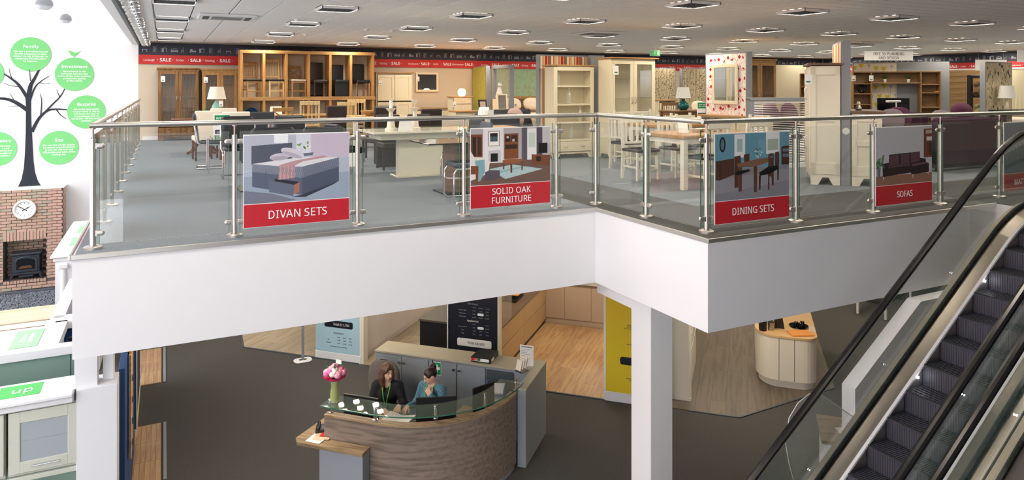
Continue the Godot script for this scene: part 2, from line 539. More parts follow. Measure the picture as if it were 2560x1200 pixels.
func band(called: String, at: Vector3, turn: float, length: float):
	var b := thing("wall_banner", "navy and red furniture sale banner along the top of the back wall" if turn == 0.0 else "navy and red furniture sale banner along the far right wall", "banner", at, turn)
	pb(b, "navy_strip", length / 2, 2.485, 0, length, 0.33, 0.02, "navy", 0)
	pb(b, "red_strip", length / 2, 2.195, 0, length, 0.25, 0.024, "red", 0)
	var words := ["Lounge", "Sofas", "Dining", "Bedroom", "Beds", "Mattresses"]
	var k := 0
	var x := 0.25
	while x < length - 0.5:
		text(b, "lettering", words[k % 6], 0.078, "print_white", Vector3(x, 2.185, 0.014), 0, false, true)
		text(b, "lettering", "•", 0.07, "print_white", Vector3(x + 0.21, 2.19, 0.014))
		text(b, "lettering", "SALE", 0.128, "print_white", Vector3(x + 0.40, 2.19, 0.014), 0, true)
		text(b, "lettering", "•", 0.07, "print_white", Vector3(x + 0.585, 2.19, 0.014))
		x += 0.98 if k % 3 == 2 else 0.76
		k += 1
	# furniture pictograms: strokes as x, y, w, h in a 20 x 20 field
	var shapes := [
		[[0, 8, 18, 2], [1, 0, 2, 8], [15, 0, 2, 8]],
		[[4, 0, 1, 20], [14, 0, 1, 20], [4, 0, 11, 1], [4, 19, 11, 1], [9, 0, 1, 20], [6, 4, 2, 3], [11, 12, 2, 3], [4, 10, 11, 1]],
		[[0, 14, 20, 2], [1, 0, 7, 14], [17, 0, 2, 14], [11, 16, 1, 4], [11, 19, 5, 1]],
		[[0, 2, 24, 5], [0, 7, 3, 4], [21, 7, 3, 4], [3, 7, 1, 6], [10, 7, 1, 6], [17, 7, 1, 6], [3, 13, 18, 1], [1, 0, 2, 2], [21, 0, 2, 2]],
		[[3, 8, 8, 2], [11, 0, 1, 20], [3, 0, 1, 8], [4, 4, 7, 1]],
		[[0, 2, 22, 6], [2, 8, 8, 6], [1, 0, 2, 2], [19, 0, 2, 2]]]
	var g := G.new()
	x = 0.08
	k = 0
	while x < length - 0.3:
		for r in shapes[[0, 1, 2, 3, 4, 5, 2, 1, 4][k % 9]]:
			var s := 0.0072
			g.box(Vector3(x + (r[0] + r[2] / 2.0) * s, 2.40 + (r[1] + r[3] / 2.0) * s, 0.012), Vector3(maxf(r[2] * s, 0.006), maxf(r[3] * s, 0.006), 0.004))
		x += 0.235
		k += 1
	part(b, "furniture_pictograms", g, "print_grey")

func ceilings():
	var c := struct("ceiling", G.new().box(W(12.8, 2.86, 7.8), Vector3(26.8, 0.3, 28)), "ceiling_grid")
	struct("ceiling_atrium", G.new().box(W(-3.9, 6.6, 7.8), Vector3(6.8, 0.2, 28)), "white_wall")
	struct("wall_bulkhead", G.new().box(W(-0.68, 4.6, 7.8), Vector3(0.14, 4.0, 27.8)), "white_wall")
	struct("trim_ceiling_edge", G.new().box(W(-0.585, 2.625, 7.8), Vector3(0.05, 0.07, 27.8)), "alu_dark")
	# mineral tiles, each with a scored middle line, laid in a grid of bars
	var half := TILE_V / 2 - 0.022
	var tm := G.new().box(Vector3(0, 0, -TILE_V / 4), Vector3(TILE_U - 0.022, 0.022, half), 0.003).box(Vector3(0, 0, TILE_V / 4), Vector3(TILE_U - 0.022, 0.022, half), 0.003).done()
	var spots := []
	for i in range(-1, 46):
		for j in range(-9, 28):
			if i % 4 == 0 and posmod(j, 5) == 0 and j >= -5: continue
			var u := -0.137 + TILE_U * (i + 0.5)
			var v := 8.05 + TILE_V * j * 1.0
			if u < -0.5 or v > 21.4: continue
			var z := u * 0.4462 + v * 0.895
			if z > 3.0: spots.append([z if v > 8.0 else z + 50.0, W(u, 2.696, v)])
	spots.sort_custom(func(a, b): return a[0] < b[0])
	var mm := MultiMesh.new()
	mm.transform_format = MultiMesh.TRANSFORM_3D
	mm.mesh = tm
	mm.instance_count = spots.size() - 300
	for k in spots.size():
		if k < 300: part(c, "ceiling_tile", tm, "ceiling_tile", spots[k][1])
		else: mm.set_instance_transform(k - 300, Transform3D(Basis(), spots[k][1]))
	var mi := MultiMeshInstance3D.new()
	mi.name = "ceiling_tiles"
	mi.multimesh = mm
	mi.material_override = M["ceiling_tile"]
	mi.set_meta("kind", "stuff")
	c.add_child(mi)
	# recessed louvre lamps
	var first: Node3D
	var frame := G.new()
	for s in [-1, 1]:
		frame.box(Vector3(s * 0.275, -0.008, 0), Vector3(0.02, 0.04, 0.58)).box(Vector3(0, -0.008, s * 0.28), Vector3(0.56, 0.04, 0.02))
	var pan := G.new().box(Vector3(0, 0.035, 0), Vector3(0.54, 0.006, 0.55))
	var blades := G.new()
	for k in 6: blades.box(Vector3(-0.225 + k * 0.09, 0.0, 0), Vector3(0.006, 0.034, 0.54))
	for k in 5: blades.box(Vector3(0, 0.0, -0.22 + k * 0.11), Vector3(0.53, 0.034, 0.006))
	var lamps := G.new()
	for k in 3: lamps.cyl(Vector3(-0.25, 0.03, -0.20 + k * 0.16), Vector3(0.25, 0.03, -0.20 + k * 0.16), 0.006, -1, 6)
	for j in range(-1, 5):
		for i in 12:
			var u := -0.137 + TILE_U * (i * 4 + 0.5)
			var v := 8.05 + TILE_V * j * 5
			if v < 4.5 and u > 8: continue
			var t := thing("recessed_ceiling_light", "square louvred lamp recessed in the gallery ceiling, one of the regular grid", "light", W(u, 2.668, v), 0, "recessed louvre lamps in the gallery ceiling")
			part(t, "frame", frame, "white"); part(t, "reflector_pan", pan, "alu_dark"); part(t, "louvre", blades, "alu_dark"); part(t, "tube", lamps, "lamp_glow")
			area(t, Vector3(0, -0.021, 0), 0.5, 0.5, LAMP_E)
	# soffit lamps over the lower floor
	var spot := G.new().cyl(Vector3.ZERO, Vector3(0, -0.008, 0), 0.05, -1, 12).done()
	for p in [[3.0, 12.2], [1.0, 9.4], [7.2, 11.8], [10.6, 11.4], [14.5, 11.0], [1.2, 16], [6, 16.5], [11, 16.5], [16, 16], [8.6, 8.4], [13.2, 7.6]]:
		var t := thing("soffit_light", "square panel of sixteen downlights in the soffit above the lower floor", "light", W(p[0], -0.915, p[1]), 0, "flat lamps under the gallery")
		pb(t, "frame", 0, 0, 0, 1.1, 0.02, 1.1, "white")
		for k in 16: part(t, "downlight", spot, "lamp_glow", Vector3(-0.42 + (k % 4) * 0.28, -0.012, -0.42 + (k / 4) * 0.28))
		if p[0] == 3.0:
			for k in 16: area(t, Vector3(-0.42 + (k % 4) * 0.28, -0.024, -0.42 + (k / 4) * 0.28), 0.09, 0.09, 5.4 / 16, Color(1.0, 0.93, 0.83))
		else: area(t, Vector3(0, -0.03, 0), 1.0, 1.0, 5.4, Color(1.0, 0.93, 0.83))
	# air conditioning cassettes and small ceiling fittings
	var n := 0
	for p in [[1.0, 13.2], [8.9, 13.4], [17.4, 13.2]]:
		var t := thing("air_conditioning_cassette", ["square white air vent in the ceiling nearest the oak cabinets", "square white air vent in the middle of the gallery ceiling", "square white air vent at the far right of the ceiling"][n], "air vent", W(p[0], 2.665, p[1]), 0, "ceiling air vents")
		pb(t, "panel", 0, 0, 0, 0.92, 0.035, 0.92, "white", 0.01)
		pb(t, "grille", 0, -0.02, 0, 0.5, 0.012, 0.5, "grey_frame")
		for s in [-1, 1]: pb(t, "flap", s * 0.34, -0.02, 0, 0.1, 0.01, 0.5, "alu_dark")
		n += 1
	for p in [[2.2, 13.2], [3.0, 16.9], [3.9, 14.8], [4.5, 14.9], [10.1, 13.0], [13.6, 12.6], [8.3, 15.8], [15.0, 9.2], [11.6, 14.6]]:
		solo("smoke_detector", "small white round smoke detector on the gallery ceiling", "detector", G.new().lathe([D(0.0, -0.05), D(0.035, -0.045), D(0.055, -0.02), D(0.06, 0.0)], 12), "white", W(p[0], 2.69, p[1]), 0, "small ceiling detectors")
	# chain of small lamps hung along the ceiling edge
	var gl := thing("lamp_garland", "silvery string of clear bulbs hung along the ceiling edge", "lamp garland", W(-0.38, 2.5, 13.6), 0)
	var rail := G.new().box(Vector3(0, 0.14, 0), Vector3(0.05, 0.03, 13.6))
	part(gl, "rail", rail, "steel")
	var cup := G.new().lathe([D(0.012, 0.10), D(0.02, 0.06), D(0.05, 0.0), D(0.052, -0.02), D(0.03, -0.04), D(0.0, -0.045)], 8, Vector3.ZERO, true).done()
	for k in 44:
		for s in [-1, 1]:
			part(gl, "bulb_cup", cup, "chrome" if s > 0 else "clear_plastic", Vector3(s * 0.05, 0.03 + 0.02 * sin(k * 2.1), -6.6 + k * 0.305 + s * 0.06))
	# exit sign
	var ex := thing("exit_sign", "small green lit exit sign hanging from the ceiling", "sign", W(13.3, 2.46, 17.0))
	pb(ex, "box", 0, 0, 0, 0.36, 0.17, 0.04, "white"); pb(ex, "face", 0, 0, 0.022, 0.34, 0.15, 0.004, "exit_green", 0)
	var man := G.new().box(Vector3(-0.02, 0, 0.026), Vector3(0.03, 0.07, 0.003)).box(Vector3(-0.02, 0.05, 0.026), Vector3(0.025, 0.025, 0.003)).box(Vector3(0.1, 0, 0.026), Vector3(0.06, 0.1, 0.003)).box(Vector3(-0.11, 0, 0.026), Vector3(0.07, 0.015, 0.003)).box(Vector3(-0.135, 0.0, 0.026), Vector3(0.012, 0.05, 0.003))
	part(ex, "pictogram", man, "print_white"); pb(ex, "hanger", 0, 0.13, 0, 0.02, 0.1, 0.02, "white")
	# pendants over the atrium
	for p in [[-1.78, 2.84, 14.0, "larger silvery dome pendant lamp high over the atrium"], [-1.74, 2.80, 16.5, "smaller pale dome pendant lamp beside the larger one over the atrium"]]:
		var t := thing("pendant_lamp", p[3], "pendant lamp", W(p[0], p[1], p[2]), 0, "dome pendants over the atrium")
		var s := 1.0 if p[2] < 15 else 0.8
		part(t, "dome", G.new().lathe([D(0.13 * s, -0.02), D(0.125 * s, 0.03), D(0.10 * s, 0.07), D(0.05 * s, 0.10), D(0.0, 0.11)], 20, Vector3.ZERO, true), "grey_frame")
		part(t, "glass_bowl", G.new().lathe([D(0.0, -0.10 * s), D(0.06 * s, -0.095 * s), D(0.11 * s, -0.06 * s), D(0.125 * s, -0.02)], 20, Vector3.ZERO, true), "frosted")
		part(t, "cord", G.new().cyl(Vector3(0, 0.1, 0), Vector3(0, 3.66, 0), 0.004, -1, 6), "white")

# ---------------------------------------------------------------- flat prints: posters and wallpapers
func sheet(w: int, h: int, c: Color) -> Image:
	var im := Image.create(w, h, false, Image.FORMAT_RGB8)
	im.fill(c)
	return im
func fill(im: Image, pts: Array, c: Color, ox := 0.0, oy := 0.0, sx := 1.0, sy := 1.0):
	var w := im.get_width()
	var h := im.get_height()
	var p := []
	var lo := 1e9
	var hi := -1e9
	for i in range(0, pts.size(), 2):
		var q := Vector2((pts[i] - ox) / sx * w, (pts[i + 1] - oy) / sy * h)
		p.append(q); lo = minf(lo, q.y); hi = maxf(hi, q.y)
	for y in range(maxi(0, floori(lo)), mini(h, ceili(hi) + 1)):
		var xs := []
		var yy := y + 0.5
		for i in p.size():
			var a: Vector2 = p[i]
			var b: Vector2 = p[(i + 1) % p.size()]
			if (a.y <= yy) != (b.y <= yy): xs.append(a.x + (yy - a.y) / (b.y - a.y) * (b.x - a.x))
		xs.sort()
		for i in range(0, xs.size() - 1, 2):
			var x0 := clampi(roundi(xs[i]), 0, w)
			var x1 := clampi(roundi(xs[i + 1]), 0, w)
			if x1 > x0: im.fill_rect(Rect2i(x0, y, x1 - x0, 1), c)
func disc(im: Image, x: float, y: float, rx: float, ry: float, c: Color, turn := 0.0):
	var p := []
	for k in 14:
		var q := Vector2(cos(TAU * k / 14) * rx, sin(TAU * k / 14) * ry).rotated(turn)
		p.append(x + q.x); p.append(y + q.y)
	fill(im, p, c, 0, 0, im.get_width(), im.get_height())
func stroke(im: Image, pts: Array, wd: float, c: Color):
	for i in range(0, pts.size() - 2, 2):
		var a := Vector2(pts[i], pts[i + 1])
		var b := Vector2(pts[i + 2], pts[i + 3])
		var n := (b - a).orthogonal().normalized() * wd / 2
		fill(im, [a.x + n.x, a.y + n.y, b.x + n.x, b.y + n.y, b.x - n.x, b.y - n.y, a.x - n.x, a.y - n.y], c, 0, 0, im.get_width(), im.get_height())
func rect(im: Image, x0: float, y0: float, x1: float, y1: float, c: Color, o: Array):
	fill(im, [x0, y0, x1, y0, x1, y1, x0, y1], c, o[0], o[1], o[2], o[3])
func many(im: Image, list: Array, o: Array):   # [colour, x, y, x, y ...]; four numbers make a rectangle
	for e in list:
		var p: Array = e.slice(1)
		if p.size() == 4: rect(im, p[0], p[1], p[2], p[3], e[0], o)
		else: fill(im, p, e[0], o[0], o[1], o[2], o[3])

func photo(called: String, im: Image, rough := 0.45):   # soften the drawn shapes as a photograph would, with a little grain
	var w := im.get_width()
	var h := im.get_height()
	im.resize(w / 2, h / 2, Image.INTERPOLATE_LANCZOS); im.resize(w, h, Image.INTERPOLATE_CUBIC)
	var r := RandomNumberGenerator.new()
	r.seed = w * h
	for y in h:
		for x in w:
			var c := im.get_pixel(x, y)
			var n := r.randf_range(-0.025, 0.025)
			im.set_pixel(x, y, Color(c.r + n, c.g + n, c.b + n))
	picture(called, im, rough)
func paint_prints():
	var r := RandomNumberGenerator.new()
	r.seed = 5
	# bed photograph
	var im := sheet(460, 300, C(178, 184, 200))
	many(im, [[C(196, 184, 204), 690, 180, 1040, 420], [C(150, 164, 184), 110, 480, 1040, 800], [C(172, 184, 200), 110, 480, 300, 470, 1040, 420, 1040, 560, 500, 560, 110, 560], [C(232, 236, 242), 370, 200, 490, 275], [C(208, 214, 226), 560, 190, 690, 400],
		[C(116, 120, 138), 110, 680, 350, 720, 560, 790, 110, 830], [C(82, 88, 104), 180, 292, 525, 275, 530, 420, 180, 455], [C(216, 216, 224), 185, 450, 420, 424, 640, 405, 945, 425, 612, 495, 400, 478], [C(122, 130, 146), 185, 450, 400, 478, 612, 495, 612, 592, 400, 555, 185, 518], [C(104, 112, 130), 612, 495, 945, 425, 945, 512, 612, 594],
		[C(88, 98, 118), 185, 518, 400, 555, 612, 594, 612, 748, 185, 650], [C(74, 84, 104), 612, 594, 945, 512, 945, 640, 612, 748], [C(40, 40, 52), 375, 590, 590, 630, 585, 650, 540, 652, 375, 612], [C(98, 108, 128), 325, 600, 540, 655, 535, 755, 328, 705], [C(164, 112, 96), 540, 655, 590, 630, 588, 722, 538, 738],
		[C(50, 56, 70), 612, 748, 945, 640, 900, 668, 640, 770, 520, 760], [C(184, 146, 152), 415, 470, 560, 435, 800, 402, 850, 416, 620, 446, 552, 480, 552, 588, 405, 602], [C(96, 110, 128), 620, 375, 715, 368, 705, 395, 625, 400]], [115, 200, 922, 600])
	disc(im, 150, 99, 42, 17, C(196, 190, 204), -0.05); disc(im, 207, 84, 54, 20, C(206, 202, 214), 0.35)
	for k in 9: disc(im, 225 + r.randf() * 60, 38 + r.randf() * 26, 8, 3.5, [C(74, 120, 62), C(226, 228, 214), C(104, 146, 84)][k % 3], r.randf() * 3)
	for k in 26:
		stroke(im, [36 + k * 8.4, 128 + k * 0.9, 46 + k * 8.4, 160 + k * 1.5], 1.2, C(150, 158, 174)); stroke(im, [46 + k * 8.4, 130 + k * 0.9, 36 + k * 8.4, 158 + k * 1.5], 1.2, C(96, 104, 122))
	for k in 20: stroke(im, [250 + k * 8.4, 148 - k * 1.75, 258 + k * 8.4, 192 - k * 2.1], 1.3, C(126, 134, 152))
	for k in 9: stroke(im, [148 + k * 8.0, 140, 147 + k * 8.0, 200], 2.0, [C(164, 124, 132), C(198, 164, 168)][k % 2])
	disc(im, 150, 104, 38, 9, C(168, 164, 180), -0.05); disc(im, 205, 92, 46, 9, C(176, 172, 188), 0.35)
	stroke(im, [244, 60, 247, 100], 2, C(190, 196, 208)); stroke(im, [92, 158, 92, 220], 1.4, C(70, 80, 98)); stroke(im, [0, 158, 35, 152], 2, C(206, 212, 222))
	photo("poster_bed", im)
	# living room photograph
	im = sheet(460, 340, C(176, 172, 178))
	many(im, [[C(112, 88, 80), 480, 450, 1190, 680], [C(228, 228, 232), 595, 140, 770, 465], [C(150, 128, 118), 638, 163, 737, 307], [C(238, 238, 236), 645, 170, 730, 300], [C(66, 92, 96), 655, 185, 718, 262], [C(40, 30, 34), 655, 185, 718, 215], [C(200, 200, 204), 640, 345, 745, 455], [C(26, 28, 32), 660, 374, 720, 452],
		[C(124, 72, 46), 490, 192, 588, 405], [C(52, 40, 40), 505, 215, 535, 395], [C(60, 48, 46), 548, 215, 578, 395], [C(130, 78, 50), 775, 192, 900, 432], [C(58, 40, 34), 785, 208, 828, 272], [C(58, 40, 34), 838, 208, 890, 272], [C(58, 40, 34), 785, 298, 890, 338], [C(200, 196, 190), 795, 215, 815, 238], [C(180, 176, 170), 845, 245, 868, 270],
		[C(94, 88, 100), 930, 140, 978, 452], [C(230, 234, 236), 978, 150, 1062, 450], [C(200, 212, 206), 990, 190, 1052, 330], [C(84, 78, 92), 1062, 140, 1115, 450], [C(196, 194, 200), 1115, 140, 1190, 300], [C(14, 14, 18), 1080, 294, 1162, 392], [C(120, 72, 48), 1018, 400, 1190, 415, 1190, 520, 1018, 492], [C(44, 30, 26), 1060, 422, 1102, 470],
		[C(174, 200, 202), 645, 520, 850, 488, 1122, 546, 785, 622], [C(148, 182, 188), 700, 548, 940, 508, 980, 516, 730, 566], [C(150, 94, 60), 760, 444, 800, 434, 942, 440, 942, 462, 838, 482, 762, 470], [C(110, 66, 44), 762, 470, 776, 470, 776, 530, 764, 528], [C(110, 66, 44), 828, 480, 846, 480, 844, 566, 830, 566], [C(110, 66, 44), 926, 462, 940, 460, 938, 548, 926, 546],
		[C(226, 222, 220), 490, 340, 520, 400, 590, 405, 652, 450, 640, 560, 490, 620], [C(128, 170, 182), 525, 434, 606, 428, 612, 540, 570, 628, 545, 628, 545, 540], [C(88, 80, 92), 612, 545, 660, 530, 736, 536, 740, 612, 690, 628, 605, 625], [C(122, 74, 48), 490, 480, 556, 486, 552, 660, 536, 660, 532, 560, 490, 560]], [492, 140, 694, 525])
	photo("poster_lounge", im)
	# dining room photograph
	im = sheet(460, 320, C(104, 156, 178))
	many(im, [[C(136, 136, 146), 1100, 470, 1740, 780], [C(150, 150, 160), 1100, 560, 1740, 500, 1740, 600, 1100, 680], [C(236, 240, 242), 1268, 180, 1358, 380], [C(170, 196, 196), 1290, 220, 1335, 330], [C(236, 240, 242), 1533, 165, 1652, 362], [C(176, 190, 176), 1548, 232, 1640, 330], [C(120, 170, 190), 1470, 235, 1535, 360],
		[C(84, 56, 46), 1120, 400, 1266, 382, 1266, 520, 1150, 562, 1120, 555], [C(60, 40, 34), 1150, 420, 1158, 420, 1158, 560, 1150, 560], [C(70, 44, 36), 1668, 305, 1740, 295, 1740, 466, 1668, 462], [C(110, 130, 150), 1680, 322, 1735, 350], [C(96, 116, 134), 1680, 368, 1735, 398],
		[C(84, 54, 42), 1268, 368, 1320, 362, 1325, 500, 1300, 505, 1300, 630, 1270, 636], [C(84, 54, 42), 1346, 355, 1392, 350, 1394, 420, 1350, 420], [C(132, 96, 74), 1285, 432, 1450, 402, 1560, 392, 1556, 432, 1440, 466, 1300, 462], [C(96, 62, 48), 1300, 462, 1330, 462, 1330, 668, 1302, 668], [C(96, 62, 48), 1428, 466, 1458, 460, 1456, 684, 1430, 686],
		[C(20, 20, 24), 1265, 510, 1300, 492, 1390, 484, 1400, 500, 1300, 530], [C(84, 54, 42), 1555, 362, 1600, 356, 1600, 640, 1585, 640, 1580, 560, 1562, 560, 1562, 674, 1550, 676], [C(84, 54, 42), 1612, 350, 1648, 346, 1645, 600, 1632, 600, 1630, 500, 1610, 500], [C(18, 18, 22), 1475, 520, 1560, 470, 1640, 468, 1640, 498, 1560, 540, 1480, 545], [C(84, 54, 42), 1472, 545, 1490, 545, 1486, 668, 1472, 668], [C(104, 150, 172), 1570, 385, 1590, 383, 1590, 396, 1570, 398]], [1115, 175, 620, 560])
	disc(im, 43, 50, 18, 37, C(18, 24, 26)); disc(im, 43, 50, 11, 28, C(86, 124, 136))
	for k in 14: disc(im, 240 + r.randf() * 44, 70 + r.randf() * 50, 5, 4, [C(226, 230, 226), C(80, 112, 84), C(196, 210, 200)][k % 3])
	photo("poster_dining", im)
	# sofa photograph
	im = sheet(300, 300, C(192, 192, 202))
	many(im, [[C(146, 108, 88), 680, 565, 1140, 660], [C(112, 62, 46), 1068, 205, 1140, 440], [C(176, 170, 150), 1085, 215, 1140, 245], [C(218, 214, 206), 1090, 270, 1140, 303], [C(70, 40, 34), 1110, 315, 1140, 420], [C(46, 26, 34), 740, 470, 790, 462, 790, 400, 870, 396, 1035, 390, 1035, 440, 1085, 452, 1085, 480, 1110, 490, 1110, 560, 972, 572, 960, 555, 742, 572],
		[C(92, 62, 74), 790, 408, 866, 402, 868, 485, 786, 490], [C(92, 62, 74), 880, 402, 950, 398, 952, 478, 880, 484], [C(92, 62, 74), 962, 396, 1032, 392, 1034, 470, 962, 476], [C(106, 74, 88), 970, 486, 1085, 476, 1108, 490, 978, 506], [C(96, 66, 78), 790, 494, 955, 482, 958, 496, 784, 506], [C(214, 214, 220), 742, 572, 752, 572, 748, 604], [C(214, 214, 220), 974, 572, 984, 572, 978, 604], [C(214, 214, 220), 1098, 562, 1108, 562, 1106, 590],
		[C(110, 112, 122), 698, 495, 726, 495, 720, 572, 702, 572]], [690, 185, 445, 455])
	for k in 12: disc(im, 2 + r.randf() * 36, 150 + r.randf() * 52, 5, 15, [C(66, 106, 72), C(94, 134, 92)][k % 2], r.randf() * 1.6 - 0.8)
	photo("poster_sofa", im)
	im = sheet(200, 140, C(150, 154, 164))
	many(im, [[C(116, 122, 134), 0, 60, 100, 20, 100, 100, 0, 100], [C(178, 182, 190), 0, 46, 100, 8, 100, 22, 0, 62], [C(88, 94, 106), 0, 84, 100, 54, 100, 62, 0, 92]], [0, 0, 100, 100])
	for k in 14: stroke(im, [k * 16.0, 84 - k * 5.0, k * 16.0 + 14, 130 - k * 5.0], 3, C(100, 106, 118))
	photo("poster_mattress", im)
	# red trailing flower wallpaper
	im = sheet(280, 520, C(240, 233, 228))
	for k in 120:
		var p := Vector2(r.randf() * 280, r.randf() * 520)
		var a := r.randf() * TAU
		var turn := r.randf_range(0.12, 0.3) * (1 if k % 2 else -1)
		var pts := [p.x, p.y]
		for j in 13:
			a += turn * (1 + j * 0.06); p += Vector2.from_angle(a) * 7
			pts.append(p.x); pts.append(p.y)
		stroke(im, pts, 1.7, [C(206, 112, 120), C(176, 40, 52), C(214, 150, 154)][k % 3])
	for k in 88:
		var p := Vector2(12 + (k % 8) * 35 + r.randf() * 26, 14 + (k / 8) * 47 + r.randf() * 26)
		if k % 2: disc(im, p.x, p.y, 8.5, 4.5, C(168, 18, 32), r.randf() * 3)
		else:
			for j in 4: disc(im, p.x + cos(j * 1.57) * 4, p.y + sin(j * 1.57) * 4, 5, 5, C(176, 22, 36))
	picture("wallpaper_floral", im, 0.8)
	# birch trunk wallpaper
	im = sheet(300, 420, C(190, 172, 138))
	for k in 24:
		var x := k * 12.8 + r.randf() * 4
		im.fill_rect(Rect2i(int(x), 0, 5 + k % 4, 420), [C(222, 208, 174), C(206, 190, 154), C(234, 222, 192)][k % 3])
		for j in 24: im.fill_rect(Rect2i(int(x) + r.randi() % 5, r.randi() % 420, 3 + r.randi() % 5, 3 + r.randi() % 6), C(60, 52, 48))
		stroke(im, [x, 0, x + 1, 420], 1.2, C(112, 98, 80))
	picture("wallpaper_birch", im, 0.8)
	# yellow bowl flower wallpaper
	im = sheet(360, 420, C(224, 214, 194))
	for k in 48:
		var x := (k % 6) * 62.0 + (31.0 if (k / 6) % 2 else 0.0) + r.randf() * 10
		var y := (k / 6) * 54.0 - 16 + 26 + r.randf() * 20
		stroke(im, [x, y + 6, x + 16 - r.randf() * 32, y + 110], 2.4, C(150, 154, 160))
		if k % 3 < 2: fill(im, [x - 22, y - 10, x + 22, y - 10, x + 16, y + 4, x + 7, y + 10, x - 7, y + 10, x - 16, y + 4], C(198, 184, 44), 0, 0, 360, 420)
		else: fill(im, [x - 15, y - 6, x + 15, y - 6, x, y + 12], C(164, 170, 176), 0, 0, 360, 420)
	picture("wallpaper_bowls", im, 0.8)
	# small patterned, damask and lime papers
	im = sheet(200, 320, C(206, 190, 158))
	for k in 260:
		disc(im, r.randf() * 200, r.randf() * 320, 2 + r.randf() * 3, 3 + r.randf() * 6, [C(168, 156, 116), C(74, 68, 80), C(226, 212, 182), C(152, 138, 96)][k % 4])
	picture("wallpaper_small", im, 0.8)
	im = sheet(220, 220, C(150, 176, 144))
	for k in 420: disc(im, r.randf() * 220, r.randf() * 220, 2 + r.randf() * 4, 1 + r.randf() * 2, [C(162, 186, 154), C(150, 148, 112), C(138, 164, 134), C(160, 140, 104)][k % 4], r.randf() * 3)
	picture("wallpaper_damask", im, 0.8)
	im = sheet(160, 300, C(176, 180, 86))
	for k in 300: im.fill_rect(Rect2i(r.randi() % 160, r.randi() % 300, 2, 4 + r.randi() % 12), [C(190, 194, 110), C(204, 206, 140), C(162, 166, 70)][k % 3])
	picture("wallpaper_lime", im, 0.8)
	im = sheet(240, 16, C(228, 206, 160))
	var x := 0
	for k in 60:
		var wd: int = [10, 3, 8, 10, 2, 16, 10, 3, 12][k % 9]
		im.fill_rect(Rect2i(x, 0, wd, 16), [C(240, 224, 188), C(196, 40, 36), C(228, 196, 146), C(196, 30, 26), C(240, 224, 188), C(150, 108, 70), C(244, 234, 206), C(200, 60, 50), C(222, 186, 128)][k % 9])
		x += wd
	picture("wallpaper_stripes", im, 0.8)

